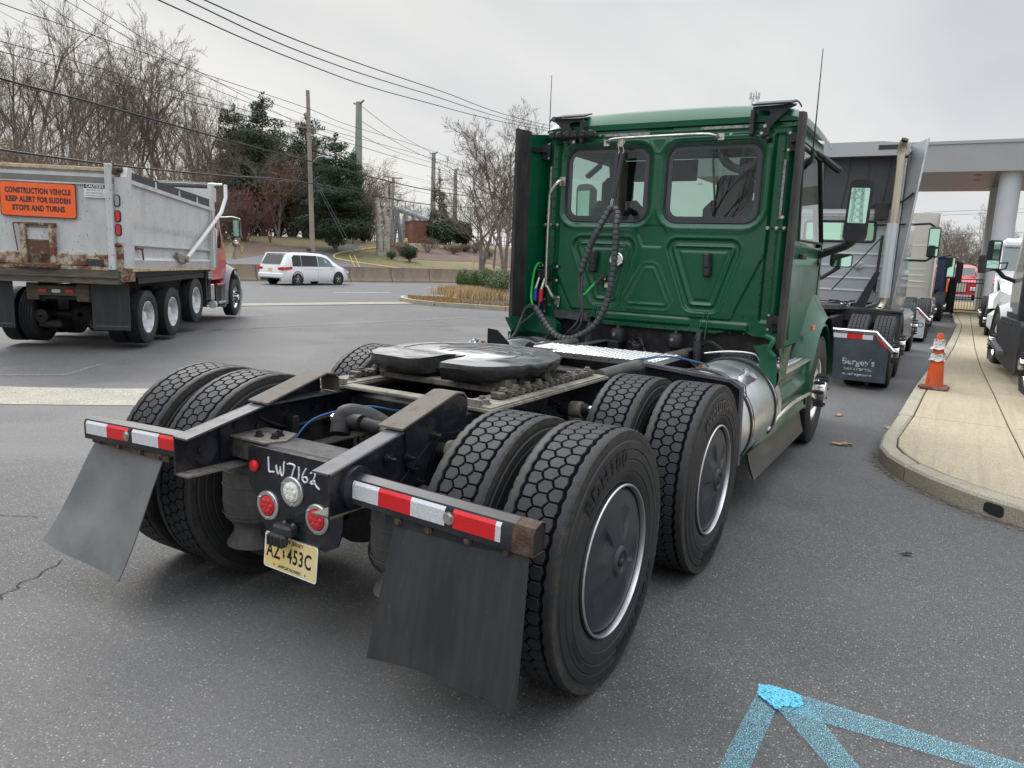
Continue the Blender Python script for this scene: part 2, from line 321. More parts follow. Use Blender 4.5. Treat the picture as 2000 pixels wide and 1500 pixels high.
# ------------------------------------------------------------------ tyres and wheels
edgem = mat('dusty_tread_edge', (0.040, 0.037, 0.032), .85, col2=(0.018, 0.018, 0.018), nscale=30, bump=.4, bscale=150)
def tyre_mesh(R=0.505, hw=0.1375, rim=0.292, pattern='hex', nrow=3, P=60, n=72, seed=1, words=None):
    g = G(); d = 0.016; rb = R-d
    half = [(rim, hw-.030), (rim+.012, hw-.016), (rim+.045, hw-.004), (rim+.052, hw-.0045), (rim+.056, hw-.001), (rim+.092, hw), (rim+.096, hw-.003), (rim+.102, hw), (rim+.130, hw-.003), (rim+.134, hw-.007), (rim+.14, hw-.004), (rim+.165, hw-.008), (rim+.169, hw-.013), (rb-.012, hw-.014)]
    prof = [(r, x) for r, x in half]+[(rb, hw-.03), (rb, -hw+.03)]+[(r, -x) for r, x in half[::-1]]
    g.lathe(prof, n=n, m=0)
    # groove floor
    g.lathe([(rb+.001, hw-.036), (rb+.001, -hw+.036)], n=n, m=1)
    rr = random.Random(seed)
    def P3(rad, th, x): return (x, rad*math.sin(th), rad*math.cos(th))
    if pattern == 'hex':
        rib = hw-.014; ri = hw-.052; N2 = P*4
        for s_ in (-1, 1):                # shoulder ribs: waved inner edge, notched outer edge
            vs = []; fs = []
            for j in range(N2):
                th = 2*PI*j/N2; wv = .0035*math.cos(2*PI*j/4.0); nt_ = (.0035+.002*math.sin(j*1.7)) if j % 4 == 0 else 0.0
                for rad, x in ((rb, s_*(ri+wv)), (R-.002, s_*(ri+wv+.001)), (R, s_*(ri+wv+.004)), (R-.0015, s_*(rib-.010-nt_)), (R-.005-nt_*.6, s_*(rib-.001-nt_*.5)), (rb-.016, s_*(rib+.001))):
                    vs.append(P3(rad, th, x))
            for j in range(N2):
                for q in range(5):
                    a, b = j*6+q, ((j+1) % N2)*6+q; fs.append((a, b, b+1, a+1) if s_ > 0 else (a+1, b+1, b, a))
            g.add(vs, fs, 2); k0 = len(g.m)-len(fs)
            for q in range(len(fs)):
                if q % 5 >= 3: g.m[k0+q] = 4
        W = 2*(ri-.005)/nrow; gp = .0024
        for k in range(nrow):
            xc = (k-(nrow-1)/2)*W*0.97
            for j in range(P):
                th0 = 2*PI*(j+(0.5 if k % 2 else 0))/P; hp = PI/P; ga = gp/R
                fl, pt = W*.30, W*.62
                hx = [(hp-ga, fl), (hp*.55, fl*1.12), (0.0, pt-.0022), (-hp*.55, fl*1.12), (-hp+ga, fl), (-hp+ga, -fl), (-hp*.5, -fl*1.5), (0.0, -pt+.0022), (hp*.5, -fl*1.5), (hp-ga, -fl)]
                if k in (0, nrow-1):      # outer rows run straight along the rib
                    sg = -1 if k == 0 else 1; hx = [(a, (b if b*sg < 0 else sg*min(abs(b), W*.42))) for a, b in hx]
                jt = rr.uniform(-.0006, .0006); vs = []
                for rad, sc_ in ((rb, 1.0), (R-.0018+jt, .98), (R+jt, .90)):
                    for a, b in hx: vs.append(P3(rad, th0+a*sc_, xc+b*sc_))
                m_ = len(hx); fs = [(q, (q+1) % m_, m_+(q+1) % m_, m_+q) for q in range(m_)]+[(m_+q, m_+(q+1) % m_, 2*m_+(q+1) % m_, 2*m_+q) for q in range(m_)]+[tuple(range(2*m_, 3*m_))]
                g.add(vs, [f[::-1] for f in fs], 2)
    else:                                  # plain ribs with sipes
        nr = 5; W = 2*(hw-.016)/nr
        for k in range(nr):
            xa = -hw+.016+k*W+.004; xb = xa+W-.008
            for j in range(P):
                a, b = 2*PI*(j+.04)/P, 2*PI*(j+.96)/P; vs = [P3(rad, t_, x) for rad in (rb, R) for t_ in (a, (a+b)/2, b) for x in (xa, xb)]
                g.add(vs, [(6, 7, 9, 8), (8, 9, 11, 10), (0, 1, 7, 6), (4, 10, 11, 5), (0, 6, 8, 2), (2, 8, 10, 4), (1, 3, 9, 7), (3, 5, 11, 9)], 2)
    if words:
        for body, ang, rad, size in words:
            vs, fs = text_g(body, size=size, bold=.004 if size > .03 else .001, space=1.3)
            out = []
            for (x, y, z) in vs:
                th = ang+x/rad; rr2 = rad+y; out.append((hw+.0026, -rr2*math.sin(-th), rr2*math.cos(th)))
            g.add(out, fs, 3)
    return g.mesh('tyre', [rubber, groove, tread, letter, edgem], angle=30)
me_tyre = tyre_mesh(words=[('EDH100', math.radians(-22), .400, .086), ('EVOLUTION', math.radians(140), .400, .066), ('295/75R22.5', math.radians(235), .40, .020)])
me_tyre_b = tyre_mesh(words=[('EDH100', math.radians(170), .400, .086), ('EVOLUTION', math.radians(-5), .400, .070)], seed=4)
me_tyre_steer = tyre_mesh(pattern='rib', P=60, seed=3)
def cover_mesh(R=.281):
    g = G(); nr, nth = 16, 80
    def fn(u, v):
        r = R*u; th = 2*PI*v
        z = .030*(1-u**2.2)
        for q in range(5):
            a = (th-2*PI*q/5-.3+PI) % (2*PI)-PI; e = max(0, 1-abs(r-.148)/.062)
            if 0 <= a < .55: z -= .017*(a/.55)*e**.6
            elif -.22 < a < 0: z += .004*e*(1+a/.22)
            elif .55 <= a < .62: z -= .017*e**.6*(1-(a-.55)/.07)
        if r < .060: z += .012*max(0, min(1, (.060-r)/.008))
        if r < .040: z -= .010*max(0, min(1, (.040-r)/.006))
        if u > .96: z -= .01*(u-.96)/.04
        return (z, r*math.sin(th), r*math.cos(th))
    g.grid(fn, nr*2, nth, 0)
    return g
def wheel_cover(parent, x, s=1):
    g = cover_mesh(); g.lathe([(.0, .046), (.014, .046), (.016, .040), (.022, .036)], n=12, m=1)
    for q in range(3): a = q*2*PI/3+.5; g.add([(.043, .024*math.sin(a+d)+0, .024*math.cos(a+d)) if e else (.043, .010*math.sin(a+d), .010*math.cos(a+d)) for e in (0, 1) for d in (-.35, .35)], [(0, 1, 3, 2)], 1)
    return g
covermat = mat('grey_cover', (0.020, 0.023, 0.029), 0.42, col2=(0.040, 0.040, 0.041), nscale=7, lo=.4, hi=.8, bump=.06, bscale=200, r2=.55)
_g = wheel_cover(None, 0); me_cover = _g.mesh('wheel_cover', [covermat, blackpl], 25)
_g = G(); _g.lathe([(.294, .022), (.2955, .034), (.292, .038), (.288, .038), (.2855, .032), (.284, .018)], n=64, m=0); me_ring = _g.mesh('rim_ring', [alloy])
_g = G(); _g.lathe([(.296, .10), (.290, .118), (.283, .112), (.275, .06), (.268, .0), (.20, -.015), (.12, -.02), (.10, .02), (.0, .02)], n=40, m=0)
for q in range(10):
    a = 2*PI*q/10; _g.cyl((-.016, .168*math.sin(a), .168*math.cos(a)), (.018, .168*math.sin(a), .168*math.cos(a)), .017, n=6, m=1)
me_rim_back = _g.mesh('rim', [darkgap, darkgap])
def steer_rim(paint=None, hub_r=.085):
    g = G(); prof = [(.300, .088), (.303, .104), (.296, .110), (.286, .106), (.270, .085), (.262, .05)]
    g.lathe(prof, n=48, m=0)
    def fn(u, v):
        th = 2*PI*v; r = .11+.155*u; x = .135-.085*u**1.5
        return (x, r*math.sin(th), r*math.cos(th))
    hn = 10
    def skip(i, j): return i in (4, 5) and (j % 8) in (3, 4, 5)
    g.grid(fn, 8, 80, 0, skip); g.lathe([(.27, .0), (.11, -.02), (.0, -.02)], n=24, m=2)
    g.lathe([(.11, .135), (.105, .142), (hub_r, .142), (hub_r, .185), (hub_r*.9, .205), (0, .208)], n=24, m=0)
    for q in range(10):
        a = 2*PI*(q+.5)/10; y, z = .143*math.sin(a), .143*math.cos(a); g.cyl((.115, y, z), (.175, y, z), .019, n=6, m=1); g.cyl((.175, y, z), (.205, y, z), .014, n=8, m=1)
    return g.mesh('rim', [paint or chrome, blackpl, darkgap])
me_rim_steer = steer_rim()
def deep_rim(paint):       # outer dual seen from outside: deep dish with protruding hub
    g = G(); g.lathe([(.298, .105), (.302, .120), (.294, .124), (.284, .118), (.270, .03), (.262, -.045), (.245, -.055), (.17, -.06), (.16, -.055), (.105, -.05), (.105, .03), (.095, .05), (.0, .055)], n=40, m=0)
    for q in range(10):
        a = 2*PI*q/10; y, z = .138*math.sin(a), .138*math.cos(a); g.cyl((-.06, y, z), (-.02, y, z), .017, n=6, m=1)
    return g.mesh('rim', [paint, blackpl])
def wheel(parent, x, y, z, side, tyre, rim, extra=(), rot=0.0, tilt=0.0):
    """side +1: outer face towards +X"""
    w_ = place(rim, 'wheel', parent, (x, y, z), (0, 0, 0 if side > 0 else PI)); w_.rotation_euler = Matrix.Rotation(0 if side > 0 else PI, 3, 'Z').to_euler()
    w_.rotation_mode = 'XYZ'
    rx = rot if side > 0 else rot
    t_ = place(tyre, 'tyre', w_, rot=(rx, 0, 0))
    for nm, me in extra: place(me, nm, w_)
    return w_
# ------------------------------------------------------------------ paint
def paint(name, col, col_d=None, flake=0.0, chips=(0.5, 0.55, 0.5), dirt=(0.02, 0.02, 0.02), rough=0.22, nd=0.5, hd=0.9):
    return mat(name, col, rough, coat=0.9, col2=col_d or tuple(c*.75+.01 for c in col), nscale=1.7, lo=nd, hi=hd, r2=rough+.15, col3=chips, n3=85.0, lo3=.675, hi3=.70, spec=.5)
green = paint('green_paint', (0.0010, 0.080, 0.035), (0.008, 0.088, 0.044), chips=(0.10, 0.24, 0.17), rough=.30)
green.node_tree.nodes['Principled BSDF'].inputs['Coat Weight'].default_value = .35
greenside = mat('green_side_plastic', (0.0015, 0.060, 0.026), .34, coat=.25, col2=(.006, .08, .038), nscale=3)
green2 = mat('green_inner', (0.003, 0.085, 0.038), 0.5, col2=(0.005, 0.095, 0.045), nscale=3)
# ================================================================== HERO: green day-cab tractor
T = thing('tractor_truck', 'green day-cab semi tractor in the middle, rear axles nearest, with torn right side fairing', 'semi truck', (0, 0, 0))
# --- wheels
DX = (1.085, .755)
for yy, rot0 in ((0.0, .3), (1.32, 1.1)):
    for s_ in (1, -1):
        for k, dx in enumerate(DX):
            wh = wheel(T, s_*dx, yy, .505, s_ if k == 0 else -s_, me_tyre if yy == 0 else me_tyre_b, me_rim_back, rot=0.0 if s_ > 0 else rot0)
            if k == 0:
                c_ = place(me_ring, 'rim_ring', wh, (.098, 0, 0)); d_ = place(me_cover, 'wheel_cover', wh, (.116, 0, 0), (rot0, 0, 0))
for s_ in (1, -1): wheel(T, s_*1.035, 4.92, .505, s_, me_tyre_steer, me_rim_steer)
# --- frame rails
topz = [(-.71, .862), (-.30, .945), (1.55, .945), (3.3, .95), (5.9, .93)]; botz = [(5.9, .70), (3.3, .68), (-.30, .69), (-.71, .70)]
for s_ in (1, -1):
    g = G(); xo, xi = s_*.43, s_*.422
    g.prism(topz+botz, 'x', min(xo, xi), max(xo, xi), 0)
    for pts, up in ((topz, 1), (botz[::-1], 0)):
        for (y0, z0), (y1, z1) in zip(pts[:-1], pts[1:]):
            zz = .008 if up else -.008; q = [(s_*.345, y0, z0), (s_*.432, y0, z0), (s_*.432, y1, z1), (s_*.345, y1, z1)]
            g.add(q+[(a, b, c-zz) for a, b, c in q], [(0, 1, 2, 3), (7, 6, 5, 4), (0, 4, 5, 1), (1, 5, 6, 2), (2, 6, 7, 3), (3, 7, 4, 0)] , 1 if up else 2)
    g.obj('frame_rail', [black, railtop, dust], T)
    g = G(); yl = [(-.33, .957), (.03, 1.052), (.085, 1.045), (.11, 1.02), (.115, .957)]
    for (y0, z0), (y1, z1) in zip(yl[:-1], yl[1:]):
        a_, b_ = sorted((s_*.315, s_*.438)); g.add([(x, y, z+o) for x in (a_, b_) for (y, z) in ((y0, z0), (y1, z1)) for o in (-.008, 0)], [(0, 2, 3, 1), (4, 5, 7, 6), (1, 3, 7, 5), (0, 4, 6, 2), (0, 1, 5, 4), (2, 6, 7, 3)], 0)
    g.prism([(-.30, .80), (-.31, .955), (.03, 1.044), (.10, 1.02), (.108, .80)], 'x', *sorted((s_*.432, s_*.439)), 1)
    g.obj('ramp_plate', [mat('sandy_ramp', (0.135, 0.12, 0.10), .85, col2=(0.085, 0.065, 0.052), nscale=18, bump=.3, bscale=200, lo=.5, hi=.75), black], T)
# bolts on the rail webs, bushings, brackets
g = G()
bl = [(-.60, .79), (-.60, .74), (-.42, .86), (-.30, .84), (-.36, .74), (-.24, .73), (-.28, .79), (-.14, .90), (-.10, .83), (-.02, .80), (.05, .87), (.13, .87), (.13, .79), (.2, .83), (.45, .88), (.45, .8), (.6, .88), (.75, .85), (.9, .88), (.95, .8), (1.15, .88), (1.6, .88), (1.6, .8), (1.9, .88), (2.2, .85)]
for (y, z) in bl:
    for s_ in (1, -1):
        g.bolt((s_*.439, y, z), (s_, 0, 0), .014, .02, 0); g.cyl((s_*.455, y, z), (s_*.485, y, z), .008, n=8, m=0)
        g.bolt((s_*.421, y, z), (-s_, 0, 0), .016, .018, 0)
g.obj('rail_bolts', [black], T, kind='stuff')
for s_ in (1, -1):
    for yb in (-.10, 1.02):                  # torque rod bushing and damper beside the rail
        g = G(); g.cyl((s_*.44, yb, .83), (s_*.60, yb, .845), .030, n=16, m=0); g.cyl((s_*.50, yb, .835), (s_*.565, yb, .84), .043, n=16, m=1)
        g.cyl((s_*.60, yb, .845), (s_*.625, yb, .847), .020, n=6, m=2); g.cyl((s_*.53, yb, .81), (s_*.53, yb+.02, .50), .040, n=16, m=0); g.cyl((s_*.53, yb, .80), (s_*.53, yb+.01, .66), .046, n=16, m=1)
        g.obj('shock_absorber', [darkgap, dust, stain], T)
    g = G(); g.prism([(-.42, .70), (-.20, .72), (-.12, .88), (-.2, .66), (.05, .66), (.05, .88), (-.12, .90)], 'x', *sorted((s_*.44, s_*.448)), 0); g.obj('hanger_bracket', [black], T)
# rear crossmember + lamp plate
g = G(); g.box(-.421, .421, -.44, -.27, .72, .812, 0, b=.008); g.add([(-.415, -.45, .815), (-.20, -.45, .815), (-.16, -.36, .815), (-.22, -.25, .815), (-.415, -.25, .815)], [(0, 1, 2, 3, 4)], 1)
g.prism([(-.415, -.45), (-.20, -.45), (-.16, -.36), (-.22, -.25), (-.415, -.25)], 'z', .813, .821, 1); g.prism([(.415, -.45), (.415, -.25), (.22, -.25), (.16, -.36), (.20, -.45)], 'z', .813, .821, 1)
for s_ in (-1, 1):
    for (x, y) in ((.30, -.39), (.24, -.33), (.225, -.37)): g.bolt((s_*x, y, .821), (0, 0, 1), .014, .024, 2)
g.box(-.42, -.412, -.5, -.25, .72, .90, 2)
g.obj('rear_crossmember', [mat('crossmember_top', (0.075, 0.073, 0.07), .7, col2=(0.03, 0.03, 0.032), nscale=20, bump=.5, bscale=260), dust, black], T)
lp = G(); pl = [(-.275, .800), (.262, .800), (.262, .55), (.235, .47), (.17, .435), (.0, .45), (-.16, .455), (-.215, .50), (-.235, .60), (-.275, .64)]
lp.prism([(x, z) for x, z in pl], 'y', -.470, -.462, 0); lp.box(-.272, .26, -.468, -.44, .790, .806, 0)
for x in (-.045, .045): lp.cyl((x, -.4715, .555), (x, -.469, .555), .017, n=14, m=1)
lamp_plate = lp.obj('lamp_plate', [black, darkgap], T)
# chalk writing LW 7162 as hand-drawn strokes
chalk = mat('white_paint_pen', (0.82, 0.82, 0.84), .6, col2=(0.55, 0.56, 0.6), nscale=60)
STR = [[(0, 1), (.02, .55), (.03, .08), (.12, .02), (.42, .1)], [(.55, .62), (.62, .2), (.72, .05), (.82, .3), (.84, .6), (.88, .2), (.98, .0), (1.08, .3), (1.1, .85), (1.14, 1.0)],
       [(1.35, .92), (1.55, 1.0), (1.85, .95), (1.75, .6), (1.62, .1)], [(2.12, .98), (2.14, .5), (2.10, .08)], [(2.62, 1.0), (2.42, .6), (2.36, .25), (2.52, .05), (2.72, .2), (2.62, .42), (2.40, .32)],
       [(2.92, .78), (3.12, .95), (3.22, .72), (3.05, .35), (2.9, .15), (3.05, .12), (3.2, .3), (3.08, .42), (3.3, .05), (3.5, -.12)]]
g = G()
for st in STR: g.tube([(-.150+x*.083, -.4722+0*z, .712+z*.062-x*.004) for x, z, in [(p_[0], p_[1]) for p_ in [(v.x, v.y) for v in spline([(a, b, 0) for a, b in st], 6)]]], .0037, 6, 0)
g.obj('chalk_number', [chalk], lamp_plate, label='handwritten white characters LW 7162')
def lens(name, x, z, r, lensm, ring=True, par=lamp_plate, y=-.4705):
    g = G()
    if ring:
        g.lathe([(r*1.52, y+.001), (r*1.5, y-.006), (r*1.40, y-.009), (r*1.10, y-.009), (r*1.03, y-.004)], (x, 0, z), 'y', 36, 1)
        for a in (.6, 2.6, 4.7): g.cyl((x+r*1.28*math.cos(a), y-.008, z+r*1.28*math.sin(a)), (x+r*1.28*math.cos(a), y-.014, z+r*1.28*math.sin(a)), .006, n=8, m=1)
    g.lathe([(r*1.04, y-.003), (r, y-.012), (r*.7, y-.017), (0, y-.019)], (x, 0, z), 'y', 30, 0)
    if ring:
        for q in range(7):
            a = q*PI/3; rr = 0 if q == 6 else r*.55; g.lathe([(.013, y-.0155), (.010, y-.0195), (0, y-.021)], (x+rr*math.cos(a), 0, z+rr*math.sin(a)), 'y', 10, 0)
    return g.obj(name, [lensm, alloy], par)
lens('reversing_lamp', -.012, .652, .042, mat('clear_lens', (0.72, 0.74, 0.66), .15, coat=.8, bump=.4, bscale=90)); lens('tail_lamp', -.155, .565, .042, redlens); lens('tail_lamp', .128, .565, .042, redlens)
lens('reflector', -.232, .722, .024, redref, False); lens('reflector', .232, .722, .024, redref, False)
g = G(); g.box(-.075, .03, -.53, -.475, .475, .52, 0, b=.01); g.box(-.085, .015, -.545, -.515, .44, .485, 0, b=.008)
for q in range(5): g.box(-.08+q*.019, -.068+q*.019, -.552, -.52, .435, .48, 0, b=.003)
for x in (-.04, .01): g.bolt((x, -.49, .52), (0, 0, 1), .006, .008, 1)
g.obj('plate_lamp', [blackpl, stain], lamp_plate)
# licence plate
Mp = Matrix.Translation((-.012, -.487, .377))@Matrix.Rotation(math.radians(-4), 4, 'X')@Matrix.Rotation(math.radians(1.5), 4, 'Y')
platem = mat('cream_plate', (0.74, 0.56, 0.20), .4, col2=(0.74, 0.64, 0.38), nscale=5, coat=.3); inkm = mat('black_ink', (0.01, 0.01, 0.012), .5)
g = G(); vs2 = rpoly(-.1525, .1525, -.076, .076, .012)
PM = Mp@Matrix.Rotation(PI/2, 4, 'X')
def bend(gx, start):
    for i in range(start, len(gx.v)):
        x, y, z = gx.v[i]; gx.v[i] = (x, y-.010*max(0, (.37-z)/.07)**1.5 if z < .37 else y, z)
g.prism(vs2, 'z', -.001, .0, 1, PM); g.prism(rpoly(-.147, .147, -.071, .071, .010), 'z', .0, .0004, 0, PM)
for body, sz, x, y, b_, sx in (('AZ', .088, -.098, .000, .0018, .66), ('453C', .088, .052, .000, .0018, .66), ('APPORTIONED', .0185, .0, -.057, .0006, .95), ('NEW JERSEY', .021, .01, .058, .0006, .95)):
    text_on(g, body, PM@Matrix.Translation((x, y, .0012)), 2, size=sz, bold=b_, sx=sx, space=1.12)
g.add([tuple(PM@Vector(v)) for v in [(-.042, .018, .0012), (-.034, .014, .0012), (-.036, .004, .0012), (-.031, -.004, .0012), (-.036, -.02, .0012), (-.043, -.008, .0012), (-.040, .002, .0012), (-.045, .01, .0012)]], [tuple(range(8))], 2)
for x in (-.09, .09): g.lathe([(.004, .0012), (0, .0014)], (0, 0, 0), 'z', 8, 2) if 0 else g.add([tuple(PM@Vector((x+.0042*math.cos(a*PI/4), -.056+.0042*math.sin(a*PI/4), .0012))) for a in range(8)], [tuple(range(8))], 2)
g.obj('licence_plate', [platem, chalk, inkm], lamp_plate)
g = G(); g.box(-.16, .14, -.482, -.472, .428, .452, 0); g.obj('plate_bracket', [alloy], lamp_plate)
# --- mudflap hangers and flaps
def hanger(s_):
    e0, e1 = (s_*.44, -.585, .79), (s_*1.20, -.60, .775 if s_ > 0 else .768)
    A, B = Vector(e0), Vector(e1); ax = (B-A).normalized(); yv = Vector((0, -1, 0)); yv = (yv-ax*yv.dot(ax)).normalized(); zv = Vector((0, 0, 1)); zv = (zv-ax*zv.dot(ax)).normalized()
    sec = [(.036, -.050), (.036, .022), (.026, .040), (-.010, .052), (-.036, .044), (-.036, -.050)]
    g = G(); n = len(sec)
    L_ = (B-A).length
    st = [0, L_*.90, L_] if s_ > 0 else [0, L_]
    for a, b, mm in [(st[i], st[i+1], 0 if i == 0 else 1) for i in range(len(st)-1)]:
        vs = [A+ax*t_+yv*p_+zv*q for t_ in (a, b) for p_, q in sec]
        g.add(vs, [(i, (i+1) % n, n+(i+1) % n, n+i) for i in range(n)]+([tuple(range(n))] if a == 0 else []), mm)
    vs = [A+ax*(L_-.004)+yv*p_*.9+zv*q*.9 for p_, q in sec]; g.add(vs, [tuple(range(n))], 2)
    g.cyl(A-ax*.02, A+ax*.012, .078, n=20, m=0)
    h = g.obj('flap_hanger', [mat('hanger_paint', (0.016, 0.018, 0.023), .42, col2=(0.035, 0.035, 0.04), nscale=6, spec=.35), rust, darkgap], T)
    segs = ([(.015, .145, 0), (.145, .30, 1), (.30, .455, 0), (.49, .668, 1), (.668, .69, 0)] if s_ > 0 else [(.0+.035, .235, 1), (.235, .43, 0), (.46, .63, 1), (.63, .80, 0)])
    for a, b, c in [(p_*.93, q_*.93, r_) for p_, q_, r_ in segs]:
        lo_, hi_ = (-.030, .022)
        if not s_ > 0: lo_, hi_ = -.026, .022
        g = G(); o = .0375
        for (p0, q0), (p1, q1) in (((o, lo_), (o, hi_)), ((o, hi_), (o-.008, .034))):
            vs = [A+ax*t_+yv*p_+zv*q for t_ in (a, b) for p_, q in ((p0, q0), (p1, q1))]; g.add(vs, [(0, 1, 3, 2) if s_ > 0 else (0, 2, 3, 1)], 0)
        g.obj('tape_strip', [tapered if c else tapewhite], h)
    g = G(); g.box(min(s_*.60, s_*1.17), max(s_*.60, s_*1.17), -.618, -.612, .70, .735, 0 if s_ > 0 else 1)
    for x in (.66, .79, .95, 1.10): g.bolt((s_*x, -.619, .718), (0, -1, 0), .011, .012, 1)
    g.bolt(tuple(A+ax*.439+yv*.037), (0, -1, 0), .016, .008, 2)
    g.obj('hanger_strip', [black, rust, stain], h)
    return h
hanger(1); hanger(-1)
flapm = mat('black_flap_rubber', (0.021, 0.022, 0.025), .42, col2=(0.040, 0.039, 0.038), nscale=5, stretch=(3, 1, .4), lo=.4, hi=.8, bump=.05, r2=.6, col3=(.10, .10, .10), n3=70, lo3=.70, hi3=.74)
flapg = mat('grey_flap_plastic', (0.115, 0.12, 0.122), .24, col2=(0.18, 0.18, 0.17), nscale=3.2, stretch=(1, 1, 1.2), lo=.42, hi=.75, bump=.04, r2=.5)
def flap(c4, m_, wav, name='mudflap'):
    a, b, c, d = [Vector(q) for q in c4]   # top-left, top-right, bottom-right, bottom-left
    nn = ((b-a).cross(d-a)).normalized(); g = G(); nu, nv = 14, 16; base = []
    for side in (0, 1):
        vs = []
        for i in range(nu+1):
            for j in range(nv+1):
                u, v = i/nu, j/nv; P_ = a.lerp(b, u).lerp(d.lerp(c, u), v)
                P_ += nn*wav(u, v)+nn*(.005 if side else 0); vs.append(P_)
        o = len(g.v); fs = []
        for i in range(nu):
            for j in range(nv):
                q = (i*(nv+1)+j, (i+1)*(nv+1)+j, (i+1)*(nv+1)+j+1, i*(nv+1)+j+1); fs.append(q if not side else q[::-1])
        g.add(vs, fs, 0)
    n1 = (nu+1)*(nv+1)
    def e(i, j): return i*(nv+1)+j
    ring = [e(i, 0) for i in range(nu)]+[e(nu, j) for j in range(nv)]+[e(i, nv) for i in range(nu, 0, -1)]+[e(0, j) for j in range(nv, 0, -1)]
    g.f += [(ring[k], ring[(k+1) % len(ring)], ring[(k+1) % len(ring)]+n1, ring[k]+n1) for k in range(len(ring))]; g.m += [0]*len(ring)
    return g, n1
g, n1 = flap([(.64, -.605, .735), (1.175, -.615, .735), (1.20, -.705, .235), (.62, -.73, .255)], flapm, lambda u, v: .012*math.sin(u*3.1)*v)
for i in range(len(g.v)):                    # worn curled bottom edge: notch towards the outer corner
    x, y, z = g.v[i]
    if z < .33: t_ = (x-.655)/.55; g.v[i] = (x, y, z+(.020*math.sin(t_*5)+.03*math.exp(-((t_-.80)/.12)**2))*(.33-z)/.1)
g.obj('mudflap', [flapm], T, label='flat black rubber mudflap')
g, n1 = flap([(-1.19, -.59, .70), (-.665, -.60, .70), (-.72, -.805, .195), (-1.31, -.80, .24)], flapg, lambda u, v: .035*math.sin(u*PI)*math.sin(v*PI*.9)+.02*math.sin(u*6+v*3)*v)
g.obj('mudflap', [flapg], T, label='creased grey mudflap swung rearwards')
# --- axles, air springs, differential
for yy in (0, 1.32):
    g = G(); g.cyl((-.6, yy, .505), (.6, yy, .505), .075, n=16); g.lathe([(.05, -.2), (.17, -.14), (.21, 0), (.17, .14), (.05, .2)], (0, yy, .505), 'y', 20, 0); g.obj('axle', [darkgap], T)
    for s_ in (-1, 1):
        g = G(); c_ = (s_*.44, yy-.30, 0)
        g.lathe([(.0, .70), (.11, .70), (.125, .685), (.138, .62), (.140, .48), (.130, .42), (.105, .395), (.092, .37), (.095, .34), (.125, .30), (.128, .29), (0, .285)], c_, 'z', 28, 0)
        for zz in (.645, .575, .50, .445): g.lathe([(.139, zz-.003), (.1425, zz), (.139, zz+.003)], c_, 'z', 28, 0)
        g.obj('air_spring', [mat('air_spring_rubber', (0.05, 0.05, 0.048), .7, col2=(0.11, 0.105, 0.095), nscale=6, stretch=(1, 1, .4), bump=.2)], T)
        g = G(); g.box(s_*.44-.09, s_*.44+.09, yy-.34, yy+.35, .24, .30, b=.01); g.box(s_*.44-.05, s_*.44+.05, yy-.1, yy+.45, .30, .45, b=.02); g.obj('suspension_arm', [darkgap], T)
        g = G(); g.lathe([(.02, -.08), (.085, -.07), (.092, 0), (.085, .09), (.02, .1)], (s_*.36, yy-.27, .43), 'y', 18); g.obj('brake_chamber', [darkgap], T)
# torque rod and cross rods seen between the rails
g = G(); g.tube(spline([(-.05, -.16, .83), (-.06, -.12, .90), (.0, -.05, .89), (.14, .02, .80), (.2, .1, .7)], 6), [.045]*6+[.05]*6+[.055]*6+[.04]*7, 14, 0)
g.cyl((-.10, -.12, .885), (.04, -.12, .885), .036, n=16, m=0); g.bolt((-.10, -.12, .885), (-1, 0, 0), .02, .03, 1); g.cyl((.03, -.11, .88), (.36, -.02, .82), .022, n=12, m=2); g.cyl((.04, -.11, .88), (.12, -.09, .868), .030, n=12, m=0)
g.obj('torque_rod', [darkgap, stain, dust], T)
g = G(); g.tube(spline([(-.30, -.20, .76), (-.26, -.10, .86), (-.14, .10, .90), (.0, .22, .88), (.2, .3, .93)], 8), .0055, 8, 0); g.obj('air_line', [mat('blue_hose', (0.02, 0.09, 0.22), .35)], T, label='blue nylon air line')
g = G(); g.tube(spline([(-.4, .3, .88), (-.2, .1, .78), (0, .18, .86), (.2, .28, .88), (.38, .2, .8)], 8), .009, 8, 0); g.tube(spline([(-.4, .5, .8), (-.1, .3, .72), (.3, .4, .8)], 8), .012, 8, 0); g.tube(spline([(-.41, -.3, .88), (-.41, -.1, .8), (-.35, .3, .84), (-.4, .8, .8)], 8), .008, 8, 0)
g.box(-.42, -.36, -.14, -.10, .76, .86, 0, b=.006); g.obj('hose', [blackpl], T)
g = G()
for yy in (.32, 1.0, 1.9, 2.7): g.box(-.42, .42, yy, yy+.16, .72, .90, 0, b=.01)
g.box(-.40, .40, -.15, 3.3, .48, .52, 0) if 0 else None
g.cyl((0, .2, .58), (0, 3.3, .66), .055, n=14); g.obj('crossmember', [darkgap], T)
